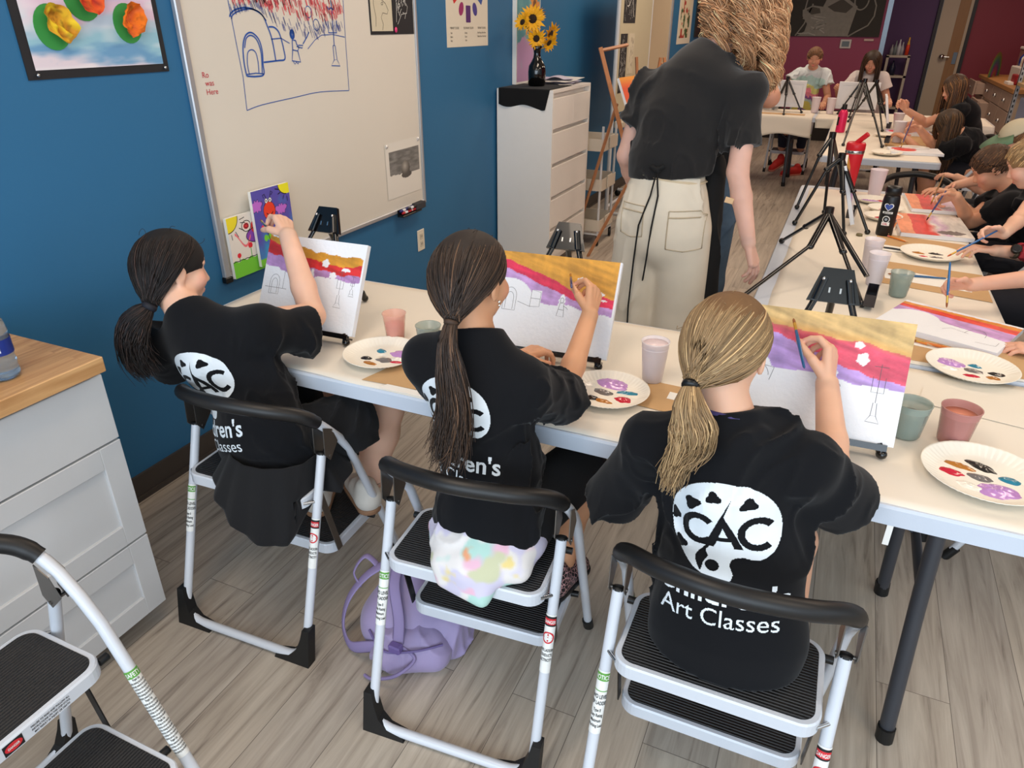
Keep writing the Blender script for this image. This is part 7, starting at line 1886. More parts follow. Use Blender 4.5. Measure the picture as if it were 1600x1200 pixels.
        if hem is not None:
            for (p_, n_) in hem: sv.cut(A3(p_), A3(n_))
        # neck opening
        nd_ = unit(head-uu*.2*H-neck); sv.ell(neck+nd_*.10, (.125, .125, .125), None, .004, sub=True, cuts=((neck+nd_*.020, -nd_),))
        P, Q = sv.mesh(); so = arr_mesh('t_shirt', P, Q, shirt_mat or M_TEE, r, off)
        # collar ring
        c_ = MB(); e1, e2, e3 = frame(nd_, (0.1, .9, .3)); ring = []
    return r, off, so, tips
def hand_at(pinch, d, n, side, L):
    """wrist position so that the pinch point (thumb meets index) lands at the given spot"""
    d = unit(d); n = A3(n); n = unit(n-d*(n@d)); s = np.cross(d, n)*side
    # pinch sits roughly here relative to the wrist for the GRIPC curls
    pr, tp, _ = hand_prims(V3(0, 0, 0), d, n, side, L, GRIPC)
    t = tp[0]+s*.02*L
    return A3(pinch)-t
SK = (226, 176, 146)

# ---------------- girl 3: blonde ponytail, nearest the camera
def girl_blonde():
    H = .205
    head = V3(-.128, 1.265, 1.085); F = frame((.22, 1, -.22))
    tip, end = V3(-.032, 1.672, 1.010), V3(.012, 1.525, .955)
    pinch = V3(.000, 1.612, .984)
    d = unit(V3(-.05, .38, .62)); n = unit(V3(-.9, .35, -.1)); L = .150
    w = hand_at(pinch, d, n, 1, L)
    kn = [(-.10, 1.45, .56), (.06, 1.45, .56)]
    r, off, so, tips = make_person('girl with blonde ponytail seated nearest the camera in oversized black printed shirt', (-.03, 1.13, .483),
        head, F, H, (-.105, 1.225, .955), (-.245, 1.215, .885), (.055, 1.215, .915), (-.30, 1.32, .70), (.110, 1.395, .785), (-.22, 1.50, .72), w,
        (-.03, 1.13, .57), (-.085, 1.18, .82), [(w, d, n, 1, L, dict(curls=GRIPC, thumb_tip=pinch+V3(-.010, .004, -.006))), (V3(-.22, 1.50, .72), (.2, .9, -.3), (0, -.1, -1), -1, L, dict(curls=RELAX))],
        skin=SK, s=.82, hips=[(-.085, 1.17, .56), (.03, 1.17, .56)], knees=kn, ankles=[(-.11, 1.42, .32), (.05, 1.42, .32)],
        sections=[((-.035, 1.125, .455), .140, .085), ((-.035, 1.145, .53), .150, .110), ((-.055, 1.185, .70), .135, .090), ((-.085, 1.215, .86), .130, .085), ((-.10, 1.225, .91), .10, .06)],
        sleeves=[(V3(-.235, 1.215, .865), V3(-.322, 1.285, .665), .055, .070), (V3(.045, 1.215, .885), V3(.128, 1.345, .765), .058, .078)],
        hem=[((0, 1.1, .4845), (0, 0, -1))], seed=3, wr_amp=.007, arm_r=(.036, .032, .024), res_cloth=.005)
    ponytail_hair(r, off, head, F, H, V3(-.168, 1.150, 1.050), [V3(-.168, 1.150, 1.050), V3(-.162, 1.125, 1.02), V3(-.150, 1.118, .985), V3(-.150, 1.112, .95), V3(-.166, 1.10, .910), V3(-.172, 1.090, .865)], [.012, .030, .042, .038, .018, .006],
        (142, 114, 80), (180, 150, 108), n=1700, npony=620, seed=5, var=.10, srad=.0012, tipspread=.008, wav=.0032)
    cap = hair_cap(Vol(head-.2, head+.2, .005), head, F, H, .015); P, Q = cap.mesh(); arr_mesh('hair_base', P, Q, mat('blonde_base', (112, 80, 48), .7, var=.2, vscale=60), r, off)
    b = MB(); b.lathe([(.010, -.007), (.0155, -.005), (.0165, 0), (.0155, .005), (.010, .007)], (-.168, 1.150, 1.050), axis=(.05, -.75, -.6), n=16); b.build('hair_tie', M_BLACK, r, off)
    b = MB(); b.tube([tuple(V3(-.105, 1.225, .955)+.052*(math.cos(t)*V3(1, 0, 0)+math.sin(t)*V3(0, .95, -.2))+V3(0, 0, .022)) for t in np.linspace(0, 2*PI, 24)], .006, 6, closed=False); b.build('inner_collar', mat('purple_cloth', (70, 62, 110), .85), r, off)
    logo_print(r, off, so, V3(-.074, 1.0, .818), (1, .0, .11), (-.09, .22, 1), scale=1.0)
    brush('blue handled paintbrush held by the blonde girl against her canvas', tip, end)
girl_blonde()

# ---------------- girl 2: long dark ponytail
def girl_long():
    H = .205
    head = V3(-.675, 1.300, 1.130); F = frame((.25, 1, -.12))
    tip = V3(-.640, 1.835, .985); end = V3(-.588, 1.70, .995)
    pinch = V3(-.596, 1.752, .990)
    d = unit(V3(-.05, .50, .55)); n = unit(V3(-.85, .45, -.1)); L = .145
    w = hand_at(pinch, d, n, 1, L)
    r, off, so, tips = make_person('girl with long dark brown ponytail seated in the middle, black printed shirt', (-.63, 1.22, .483),
        head, F, H, (-.658, 1.260, 1.008), (-.775, 1.255, .945), (-.535, 1.270, .930), (-.80, 1.43, .78), (-.518, 1.475, .800), (-.70, 1.63, .80), w,
        (-.615, 1.22, .57), (-.648, 1.25, .88), [(w, d, n, 1, L, dict(curls=GRIPC, thumb_tip=pinch+V3(-.010, .004, -.006))), (V3(-.71, 1.625, .80), (.45, .75, .05), (.1, .2, -1), -1, L, dict(curls=[(30, 35, 25)]*4))],
        skin=(214, 158, 120), s=.80, hips=[(-.67, 1.23, .55), (-.56, 1.24, .55)], knees=[(-.68, 1.55, .565), (-.475, 1.50, .575)], ankles=[(-.62, 1.38, .32), (-.485, 1.42, .33)],
        sections=[((-.600, 1.205, .475), .118, .080), ((-.605, 1.215, .56), .132, .100), ((-.620, 1.262, .70), .122, .078), ((-.646, 1.262, .87), .120, .078), ((-.655, 1.260, .955), .10, .06)],
        sleeves=[(V3(-.765, 1.255, .925), V3(-.805, 1.37, .82), .052, .064), (V3(-.545, 1.270, .910), V3(-.500, 1.425, .815), .052, .072)],
        hem=[((0, 1.13, .545), (0, .3, -1))], seed=8, wr_amp=.007, arm_r=(.036, .031, .023), res_cloth=.005)
    ponytail_hair(r, off, head, F, H, V3(-.662, 1.175, 1.075), [V3(-.662, 1.175, 1.075), V3(-.658, 1.150, 1.035), V3(-.648, 1.140, .975), V3(-.640, 1.135, .895), V3(-.648, 1.125, .82), V3(-.658, 1.115, .775)], [.013, .022, .033, .037, .034, .022],
        (50, 37, 29), (84, 62, 46), n=1700, npony=1000, seed=9, var=.2, srad=.0011, tipspread=.014, wav=.004)
    cap = hair_cap(Vol(head-.2, head+.2, .005), head, F, H, .015); P, Q = cap.mesh(); arr_mesh('hair_base', P, Q, mat('dark_base_hair', (38, 28, 22), .7, var=.2, vscale=60), r, off)
    b = MB(); b.lathe([(.010, -.005), (.0145, -.004), (.0150, 0), (.0145, .004), (.010, .005)], (-.662, 1.175, 1.075), axis=(.02, -.6, -.8), n=16); b.build('hair_tie', mat('brown_tie', (64, 46, 34), .7), r, off)
    b = MB(); ea = head+(F[0]*.375+F[1]*-.0+F[2]*-.17)*H; b.ball(tuple(ea), .004, 8); b.ball(tuple(ea+V3(0, 0, -.008)), .003, 8); b.build('earring', mat('silver', (230, 228, 222), .2, metal=1), r, off)
    logo_print(r, off, so, V3(-.652, 1.0, .878), (1, .10, 0), (-.0, .10, 1), scale=.90)
    # pastel blouse hem spilling over the seat below the shirt
    vv = Vol(V3(-.82, 1.0, .40), V3(-.40, 1.40, .66), .005)
    vv.ell((-.605, 1.215, .535), (.148, .125, .080), None, .03); vv.cone((-.66, 1.10, .505), (-.56, 1.095, .475), .030, .026, .05); vv.cone((-.60, 1.10, .515), (-.49, 1.14, .51), .03, .024, .04); vv.cone((-.655, 1.082, .470), (-.555, 1.078, .452), .014, .014, .03)
    vv.wrinkle(.006, 11, 4); vv.f = np.maximum(vv.f, np.where((vv.ax[1][None, :, None] > 1.098)*np.ones(vv.f.shape, bool), (.4845-vv.ax[2])[None, None, :], -1).astype(np.float32))
    P, Q = vv.mesh(); c = np.zeros((len(P), 3))+(228, 222, 218)
    for i, (col, sc, th) in enumerate((((176, 212, 202), 11, .15), ((226, 182, 200), 12, .22), ((206, 200, 220), 14, .2), ((232, 210, 140), 18, .75), ((226, 160, 120), 20, .85), ((200, 200, 166), 13, .4))):
        n_ = fbm(P[:, 0]*sc+i*7, P[:, 1]*sc, P[:, 2]*sc+i, 3); c = mixc(c, col, (n_-th)*5)
    arr_mesh('blouse_hem', P, Q, vcol_mat('tie_dye_cloth', .85), r, off, srgb_lin(c))
    # black shorts
    vv = Vol(V3(-.85, 1.1, .42), V3(-.36, 1.66, .70), .006)
    vv.cone((-.55, 1.25, .555), (-.472, 1.49, .590), .088, .076, .03); vv.cone((-.67, 1.25, .555), (-.68, 1.50, .575), .088, .07, .03); vv.wrinkle(.006, 9, 2); vv.cut((0, 1.2, .4845), (0, 0, -1)); vv.cut((0, 1.56, .5), (0, 1, 0))
    P, Q = vv.mesh(); arr_mesh('shorts', P, Q, mat('black_cotton', (14, 14, 16), .9), r, off)
    leo = bpy.data.materials.new('spotted_cloth'); leo.use_nodes = True; nt = leo.node_tree; vo = nd(nt, 'ShaderNodeTexVoronoi', feature='DISTANCE_TO_EDGE'); vo.inputs['Scale'].default_value = 95; tcn = nd(nt, 'ShaderNodeTexCoord'); nt.links.new(tcn.outputs['Object'], vo.inputs['Vector']); cr = nd(nt, 'ShaderNodeValToRGB'); cr.color_ramp.elements[0].position = .03; cr.color_ramp.elements[0].color = lin((200, 150, 150))+(1,); cr.color_ramp.elements[1].position = .08; cr.color_ramp.elements[1].color = lin((24, 20, 24))+(1,); nt.links.new(vo.outputs['Distance'], cr.inputs[0]); nt.links.new(cr.outputs[0], nt.nodes['Principled BSDF'].inputs['Base Color'])
    shoe_mesh(r, off, (-.630, 1.315, .252), (-.560, 1.40, .252), .05, leo, M_BLACK)
    shoe_mesh(r, off, (-.485, 1.365, .252), (-.455, 1.48, .252), .05, leo, M_BLACK)
    brush('navy paintbrush held by the girl with the long ponytail', tip, end, col=(30, 50, 110))
girl_long()

# ---------------- girl 1: dark low ponytail, arm raised, pleated skirt
def girl_skirt():
    H = .21
    head = V3(-1.625, 1.345, 1.012); F = frame((.45, 1, -.30), (-.12, 0, 1))
    tip = V3(-1.640, 1.715, 1.060); pinch = V3(-1.575, 1.665, 1.060); end = V3(-1.545, 1.640, 1.062)
    d = unit(V3(-.55, .45, .40)); n = unit(V3(-.45, -.1, -.75)); L = .150
    w = hand_at(pinch, d, n, 1, L)
    r, off, so, tips = make_person('girl with dark low ponytail and pleated black skirt reaching up beside the blue wall', (-1.33, 1.23, .483),
        head, F, H, (-1.540, 1.290, .905), (-1.690, 1.275, .810), (-1.330, 1.335, .900), (-1.74, 1.40, .66), (-1.315, 1.520, .860), (-1.60, 1.52, .70), w,
        (-1.33, 1.27, .57), (-1.49, 1.30, .80), [(w, d, n, 1, L, dict(curls=[(38, 50, 25), (40, 50, 25), (40, 48, 25), (38, 45, 25)], thumb_tip=pinch+V3(-.004, -.012, -.010))), (V3(-1.60, 1.52, .70), (.2, .9, -.3), (0, -.1, -1), -1, L, dict(curls=RELAX))],
        skin=(228, 182, 156), s=.86, hips=[(-1.39, 1.30, .55), (-1.26, 1.30, .55)], knees=[(-1.36, 1.56, .57), (-1.140, 1.58, .565)], ankles=[(-1.32, 1.50, .34), (-1.172, 1.530, .325)], leg_r=(.075, .058, .036),
        sections=[((-1.315, 1.260, .50), .145, .085), ((-1.330, 1.270, .58), .150, .10), ((-1.405, 1.325, .70), .138, .076), ((-1.490, 1.305, .80), .130, .078), ((-1.520, 1.295, .85), .10, .06)],
        sleeves=[(V3(-1.675, 1.275, .790), V3(-1.735, 1.36, .69), .056, .070), (V3(-1.345, 1.335, .875), V3(-1.290, 1.475, .835), .056, .074)],
        hem=[((-1.3, 1.18, .497), (.30, .10, -1))], seed=12, wr_amp=.008, arm_r=(.038, .034, .025), res_cloth=.005, extra_col=[])
    tie = V3(-1.600, 1.222, .945)
    ponytail_hair(r, off, head, F, H, tie, [tie, V3(-1.618, 1.190, .915), V3(-1.630, 1.170, .865), V3(-1.620, 1.165, .81), V3(-1.595, 1.175, .765)], [.014, .040, .052, .046, .024],
        (26, 20, 19), (52, 38, 33), n=1700, npony=900, seed=19, var=.22, srad=.0011, tipspread=.010, wav=.007, loose=20)
    cap = hair_cap(Vol(head-.21, head+.21, .005), head, F, H, .015); P, Q = cap.mesh(); arr_mesh('hair_base', P, Q, mat('black_base_hair', (20, 16, 15), .7, var=.2, vscale=60), r, off)
    b = MB(); b.lathe([(.010, -.009), (.018, -.007), (.020, 0), (.018, .007), (.010, .009)], tuple(tie), axis=(-.2, -.6, -.7), n=16); b.build('hair_tie', mat('navy_tie', (22, 24, 34), .7), r, off)
    logo_print(r, off, so, V3(-1.475, 1.0, .770), (1, .02, .30), (-.34, .12, 1), scale=1.0)
    # pleated skirt
    nu, nv = 140, 26; A_, T_ = np.meshgrid(np.linspace(0, 2*np.pi, nu), np.linspace(0, 1, nv), indexing='ij')
    pl_ = .010*np.abs(((A_*15/np.pi) % 2)-1)*(.3+T_)
    cx = -1.275+.0*T_; cy = 1.265+.01*T_
    rx = .132+.050*T_+pl_; ry = .115+.06*T_+pl_
    X = cx+rx*np.cos(A_); Y = cy+ry*np.sin(A_)
    Z = .575-.085*T_
    back = np.clip(-np.sin(A_-.55), 0, 1)
    Z = Z-.085*T_**1.5*back*(np.abs(np.cos(A_-5.3))**2)-.03*T_*back
    Y = Y-.02*T_*back
    Z = np.maximum(Z, np.where((Y > 1.160) & (np.abs(X+1.33) < .205), .487, .30))
    X = np.where((Y < 1.27), np.minimum(X, -1.150), X)
    P = np.stack([X, Y, Z], -1)
    sk = arr_mesh('pleated_skirt', P.reshape(-1, 3), grid_faces(nu, nv), mat('black_pleats', (11, 11, 14), .92, sheen=.05), r, off)
    m_ = sk.modifiers.new('s', 'SOLIDIFY'); m_.thickness = .003
    vv = Vol(V3(-1.55, 1.15, .42), V3(-1.0, 1.62, .72), .006)
    vv.cone((-1.25, 1.335, .570), (-1.155, 1.46, .590), .088, .088, .03); vv.cone((-1.40, 1.335, .56), (-1.375, 1.48, .58), .088, .08, .05); vv.wrinkle(.008, 9, 2, (1.5, .5, 1)); vv.cut((0, 1.2, .4845), (0, 0, -1)); vv.cut((-1.15, 1.485, .5), (.25, 1, 0))
    P, Q = vv.mesh(); arr_mesh('skirt_front', P, Q, mat('black_pleats', (11, 11, 14), .92, sheen=.05), r, off)
    cream = mat('cream_leather', (214, 208, 198), .6, var=.05); gum = mat('gum_sole', (150, 112, 84), .6)
    shoe_mesh(r, off, (-1.150, 1.475, .254), (-1.255, 1.545, .254), .05, cream, gum, 1.05)
    shoe_mesh(r, off, (-1.290, 1.40, .254), (-1.345, 1.52, .254), .05, cream, gum, 1.05)
    b = MB(); b.tube([tuple(V3(-1.172, 1.530, .325)+.034*(math.cos(t)*V3(1, 0, 0)+math.sin(t)*V3(0, 1, 0))) for t in np.linspace(0, 2*PI, 20)], .006, 6); b.build('ankle_sock', mat('grey_sock', (120, 118, 116), .9), r, off)
    brush('short paintbrush held by the girl in the pleated skirt', tip, end, col=(40, 60, 70))
girl_skirt()

# ---------------- teacher standing with her back to us
M_CREAM = mat('cream_cotton', (232, 219, 198), .9, var=.06, vscale=14)
M_APR = mat('apron_black', (12, 12, 13), .85)
def teacher():
    H = .225
    head = V3(-.445, 3.13, 1.655); F = frame((.45, 1, -.75), (0, .3, 1))
    wl = V3(-.80, 3.16, .93); L = .18
    wr = V3(-.268, 2.845, .862)
    r, off, so, tips = make_person('woman with curly blond hair, black tee, cream trousers and a black tied apron, standing', (-.62, 2.95, 0),
        head, F, H, (-.535, 3.03, 1.505), (-.755, 2.99, 1.400), (-.350, 2.93, 1.405), (-.815, 2.98, 1.13), (-.350, 2.87, 1.12), wl, wr,
        (-.62, 2.93, .93), (-.56, 2.95, 1.25), [(wr, (.36, .05, -.9), (-.95, .2, -.3), 1, L, dict(curls=[(10, 18, 10), (16, 20, 12), (24, 24, 14), (30, 26, 16)])), (wl, (.1, .3, -1), (1, .2, 0), -1, L, dict(curls=RELAX))],
        skin=(226, 178, 158), s=1.0, hips=[(-.72, 2.93, .90), (-.53, 2.93, .90)], knees=[(-.73, 2.97, .48), (-.54, 2.96, .48)], ankles=[(-.735, 2.95, .07), (-.545, 2.95, .07)], leg_r=(.062, .046, .032),
        sections=[((-.625, 2.93, 1.05), .155, .115), ((-.62, 2.93, 1.13), .165, .118), ((-.595, 2.95, 1.28), .165, .12), ((-.555, 2.975, 1.40), .150, .105), ((-.54, 3.0, 1.445), .125, .08)],
        sleeves=[(V3(-.722, 2.98, 1.345), V3(-.790, 2.965, 1.250), .060, .066), (V3(-.378, 2.935, 1.352), V3(-.352, 2.895, 1.205), .068, .072)],
        hem=[((-.62, 2.9, 1.075), (.1, 0, -1))], shirt_mat=mat('charcoal_jersey', (24, 22, 22), .9, sheen=.2, var=.05, vscale=15), seed=22, wr_amp=.007, res=.007, res_cloth=.007, arm_r=(.036, .032, .022), neck_r=.05)
    # trousers
    v = Vol(V3(-.90, 2.70, .08), V3(-.36, 3.22, 1.14), .007)
    v.cone((-.625, 2.93, 1.06), (-.625, 2.925, .93), .150, .172, .04, flat=((0, 1, 0), 1.30)); v.cone((-.625, 2.92, .93), (-.62, 2.91, .86), .172, .165, .04, flat=((0, 1, 0), 1.2))
    for s, kx, ax_ in ((-1, -.735, -.74), (1, -.525, -.535)):
        v.cone((-.625+s*.085, 2.92, .86), (kx, 2.95, .46), .115, .108, .03); v.cone((kx, 2.95, .46), (ax_, 2.95, .10), .108, .100, .03)
    v.wrinkle(.012, 9, 31, (1.3, 1, .4)); v.cut((-.62, 2.9, 1.095), (.1, 0, 1)); v.cut((-.6, 2.9, .10), (0, 0, -1))
    P, Q = v.mesh(); tr = arr_mesh('trousers', P, Q, M_CREAM, r, off)
    wb = MB(); 
    for i in range(46):
        a = 2*PI*i/46
    pts = [(-.625+.141*math.cos(a), 2.93+.104*math.sin(a), 1.076-.004*math.cos(a)*4) for a in np.linspace(0, 2*PI, 40)]
    wb.tube(pts, .018, 6, ry=.006, closed=False); wb.build('waistband', mat('cream_band', (226, 204, 170), .9), r, off)
    stt = mat('cream_stitch', (196, 178, 150), .9)
    bv = BVHTree.FromPolygons([tuple(p) for p in P], [tuple(q) for q in Q])
    def onto(x, z, lift=.002):
        h = bv.ray_cast(Vector((x, 2.4, z)), Vector((0, 1, 0)), 1.2)
        return (x, (h[0].y if h[0] is not None else 2.8)-lift, z)
    for x0, x1, z0, z1 in ((-.775, -.675, .845, .975), (-.575, -.445, .805, .965)):
        b = MB(); pts = [(x0, z1), (x1, z1), (x1, z0+.01), ((x0+x1)/2, z0), (x0, z0+.01), (x0, z1)]; path = []
        for i in range(len(pts)-1):
            for t in np.linspace(0, 1, 8): path.append(onto(pts[i][0]*(1-t)+pts[i+1][0]*t, pts[i][1]*(1-t)+pts[i+1][1]*t))
        b.tube(path, .0022, 4); b.build('back_pocket', stt, r, off)
        b = MB(); b.tube([onto(x0*(1-t)+x1*t, z1-.025) for t in np.linspace(0, 1, 8)], .003, 4); b.build('pocket_hem', stt, r, off)
    # apron: side panel at her right hip, tie strings
    v = Vol(V3(-.52, 2.72, .30), V3(-.30, 3.3, 1.2), .006); v.cone((-.455, 3.0, 1.10), (-.425, 3.0, .46), .055, .075, .02, flat=((1, 0, 0), 1.3)); v.wrinkle(.006, 8, 3); v.cut((-.43, 3, .42), (0, 0, -1))
    P2, Q2 = v.mesh(); arr_mesh('apron', P2, Q2, M_APR, r, off)
    b = MB(); b.tube([onto(-.64, 1.10, .02), onto(-.655, 1.02, .012), onto(-.69, .90, .010), onto(-.705, .75, .012), onto(-.712, .55, .014), onto(-.715, .38, .015)], .008, 6, ry=.003); b.build('apron_string', M_APR, r, off)
    b = MB(); b.tube([onto(-.635, 1.10, .02), onto(-.625, 1.02, .012), onto(-.635, .90, .010), onto(-.65, .76, .012), onto(-.665, .66, .013)], .008, 6, ry=.003); b.build('apron_string', M_APR, r, off)
    b = MB(); b.tube([(-.665, 2.80, 1.125), (-.64, 2.79, 1.115), (-.615, 2.80, 1.13)], .010, 6); b.ball((-.638, 2.795, 1.115), .014, 10); b.build('apron_knot', M_APR, r, off)
    b = MB(); c_ = V3(-.388, 2.832, 1.015); b.box(-.016, .016, -.0015, .0015, -.011, .011, b=.001); q = b.build('plaster', mat('plaster_tan', (226, 186, 140), .6), r); q.location = tuple(V3(-.360, 2.823, 1.02)-off); q.rotation_euler = (0, R(12), R(8))
    fall_hair(r, off, head, F, H, (186, 138, 98), (232, 188, 144), n=3240, length=.05, var=.13, seed=41, curl=.021, cfreq=3.8, spread=1.55, srad=.0017, grav=(.10, .02, -1), inward=.0, face_open=.6)
    cap = hair_cap(Vol(head-.24, head+.24, .006), head, F, H, .16, low=-.75); P, Q = cap.mesh(); arr_mesh('hair_base', P, Q, mat('honey_base', (132, 92, 56), .7, var=.2, vscale=60), r, off)
    b = MB()
    for sx in (-.06, .06):
        pass
    for k, a in enumerate(((-.745, 2.93, .0), (-.54, 2.93, 0))): shoe_mesh(r, off, a, (a[0]-.01, a[1]+.19, 0), .05, M_BLACK, M_FOOT, 1.1)
teacher()
# ---------------- another adult bending behind her, elbow on the table
def adult_behind():
    H = .225; head = V3(-.500, 3.98, 1.54); F = frame((.2, 1, -.6)); L = .18
    wr = V3(-.230, 4.0, .78)
    r, off, so, tips = make_person('adult in black shirt and blue jeans leaning behind the woman in cream trousers', (-.580, 3.6, 0), head, F, H, (-.520, 3.87, 1.41), (-.640, 3.82, 1.34), (-.445, 3.78, 1.35), (-.660, 4.0, 1.10), (-.345, 3.56, 1.330), (-.520, 4.2, .95), (-.455, 3.80, 1.50),
        (-.550, 3.50, .92), (-.520, 3.74, 1.22), [((-.455, 3.80, 1.50), (-.3, .2, .8), (-.8, .3, 0), 1, L, dict(curls=RELAX))], skin=(206, 146, 118), s=1.0, hips=[(-.630, 3.5, .9), (-.490, 3.5, .9)], knees=[(-.630, 3.52, .48), (-.500, 3.50, .48)], ankles=[(-.630, 3.5, .07), (-.500, 3.48, .07)], leg_r=(.062, .046, .032),
        sections=[((-.550, 3.52, .98), .15, .11), ((-.540, 3.56, 1.05), .145, .11), ((-.530, 3.70, 1.20), .13, .10), ((-.525, 3.80, 1.33), .09, .08)], sleeves=[(V3(-.630, 3.82, 1.31), V3(-.650, 3.93, 1.20), .055, .06), (V3(-.455, 3.77, 1.335), V3(-.418, 3.69, 1.335), .05, .055)],
        hem=[((0, 3.5, .94), (0, 0, -1))], seed=5, res=.008, res_cloth=.008, arm_r=(.037, .036, .024))
    v = Vol(V3(-.790, 3.3, .06), V3(-.330, 3.7, 1.02), .008); v.cone((-.550, 3.50, .98), (-.560, 3.5, .86), .13, .14, .03, flat=((0, 1, 0), 1.2))
    for hx, kx in ((-.63, -.635), (-.49, -.495)): v.cone((hx, 3.5, .86), (kx, 3.51, .46), .09, .075, .03); v.cone((kx, 3.51, .46), (kx, 3.5, .08), .075, .07, .03)
    v.wrinkle(.008, 6, 3, (1.3, 1, .5)); v.cut((0, 0, .07), (0, 0, -1)); P, Q = v.mesh(); arr_mesh('jeans', P, Q, mat('denim_blue', (74, 92, 110), .9, var=.2, vscale=40), r, off)
    cap = hair_cap(Vol(head-.22, head+.22, .007), head, F, H, .04); P, Q = cap.mesh(); arr_mesh('hair', P, Q, mat('brown_hair_solid', (60, 42, 30), .6, var=.3, vscale=60, bump=.4, bscale=120), r, off)
    shoe_mesh(r, off, (-.635, 3.47, 0), (-.645, 3.66, 0), .05, M_BLACK, M_FOOT, 1.1); shoe_mesh(r, off, (-.495, 3.47, 0), (-.490, 3.66, 0), .05, M_BLACK, M_FOOT, 1.1)
adult_behind()

dark_cot = mat('dark_cotton', (24, 24, 32), .9)
# ---------------- children on the right side and at the far tables
def child(label, seat, headp, Fv, hair, wrR, wrL, skin=SK, shirt=None, sleeve=.5, H=.205, hk='cap', seed=1, hlen=.25, hhi=None, handL=None, handR=None, s=.8, upv=(0, 0, 1), legs=None, res=.007, iris=(70, 48, 30), pants=None, ang=0, group=None, slr=(.058, .068), L=.145, mid=None, hair_n=420, curlsR=None, dR=None, dL=None, pinch=None):
    """seat (x,y,z) pelvis; ang = facing direction in degrees (0 = +y); wrists in world"""
    f2 = A3((-math.sin(R(ang)), math.cos(R(ang)), 0)); r2 = A3((math.cos(R(ang)), math.sin(R(ang)), 0))
    seat = A3(seat); head = A3(headp); F = frame(Fv, upv)
    neck = head-F[2]*H*.62-F[1]*H*.16
    chest = (neck*.72+seat*.28)+f2*(-.02); chest[2] = neck[2]*.75+seat[2]*.25
    shL = neck-r2*.135-V3(0, 0, .055); shR = neck+r2*.135-V3(0, 0, .055)
    wrL, wrR = A3(wrL), A3(wrR)
    if pinch is not None: wrR = hand_at(pinch, A3(dR), unit(V3(0, 0, -.6)-r2*.8), 1, L)
    def elbow(sh, wr, sd):
        m = (sh+wr)/2; d = wr-sh; ln = np.linalg.norm(d); need = .44*s/.8
        h = math.sqrt(max((need/2)**2-(ln/2)**2, .0004)); dn = unit(V3(0, 0, -1)+sd*.4-f2*.25); dn = unit(dn-unit(d)*(dn@unit(d)))
        return m+dn*h
    elL, elR = elbow(shL, wrL, -r2), elbow(shR, wrR, r2)
    dR_ = A3(dR) if dR is not None else unit(wrR-elR)+V3(0, 0, -.2); dL_ = A3(dL) if dL is not None else unit(wrL-elL)+V3(0, 0, -.2)
    inn = V3(0, 0, -1)
    hands = []
    pin = []
    hands.append((wrR, dR_, unit(inn*.6-r2*.8), 1, L, dict(curls=curlsR or GRIPC))); hands.append((wrL, dL_, inn, -1, L, dict(curls=RELAX)))
    mp = mid if mid is not None else (seat*.5+neck*.5)
    mp = A3(mp)
    kn = legs or [seat-r2*.09+f2*.34+V3(0, 0, .0), seat+r2*.09+f2*.34+V3(0, 0, .0)]
    an = [k+V3(0, 0, -.30)+f2*(-.03) for k in kn]
    r, off, so, tips = make_person(label, (seat[0], seat[1], seat[2]-.10), head, F, H, neck, shL, shR, elL, elR, wrL, wrR, seat, chest, hands, skin=skin, s=s, hips=[seat-r2*.08, seat+r2*.08], knees=kn, ankles=an,
        sections=[(seat-V3(0, 0, .05), .135, .10), (seat+V3(0, 0, .05), .138, .105), (mp, .125, .10), (chest, .125, .09), ((neck*.8+chest*.2)-V3(0, 0, .03), .09, .07)],
        sleeves=[(shL-V3(0, 0, .01), shL+(elL-shL)*sleeve, slr[0], slr[1]), (shR-V3(0, 0, .01), shR+(elR-shR)*sleeve, slr[0], slr[1])], hem=[((seat[0], seat[1], seat[2]-.085), (0, 0, -1))], shirt_mat=shirt, fwd=tuple(f2), seed=seed, res=res, res_cloth=.007, group=group, iris=iris, res_hand=.0035)
    if hk == 'short':
        cap = hair_cap(Vol(head-.21, head+.21, .005), head, F, H, .02, low=-.28); P, Q = cap.mesh(); arr_mesh('hair_base', P, Q, mat('hairbase_%d_%d' % (hair[0], hair[1]), hair, .6, var=.25, vscale=70, bump=.4, bscale=200), r, off)
        rng = np.random.default_rng(seed); D = scalp_dirs(hair_n, rng, low=-.35); r_, f_, u_ = F; cc = head+(-f_*.05+u_*.06)*H; rad = np.array((.375, .46, .43))*H
        tgt = D+np.array([0, .55, -.35])*.9; N = 9; Pp = slerp_path(D, tgt, N); Pp = Pp/np.linalg.norm(Pp, axis=2, keepdims=True)*(1+.05*np.sin(np.linspace(0, 2.6, N))[None]*(.3+rng.random((hair_n, 1))))[..., None]*rad
        Pp = Pp[:, :6]; Wd_ = cc+Pp[..., 0:1]*r_+Pp[..., 1:2]*f_+Pp[..., 2:3]*u_
        strand_mesh('hair', Wd_, np.full((hair_n, 6), .0021), strand_cols(hair_n, np.array(hair)*1.1, .15, rng, hhi, .25), hair_mat(), r, off)
    elif hk == 'long':
        cap = hair_cap(Vol(head-.21, head+.21, .006), head, F, H, .04, low=-.5); P, Q = cap.mesh(); arr_mesh('hair_base', P, Q, mat('hairbase_%d_%d' % (hair[0], hair[1]), hair, .6, var=.25, vscale=70), r, off)
        fall_hair(r, off, head, F, H, np.array(hair)*1.15, hhi, n=hair_n*2, length=hlen, var=.18, seed=seed, spread=1.13, srad=.0026, face_open=.3)
    pants = pants or (dark_cot, True)
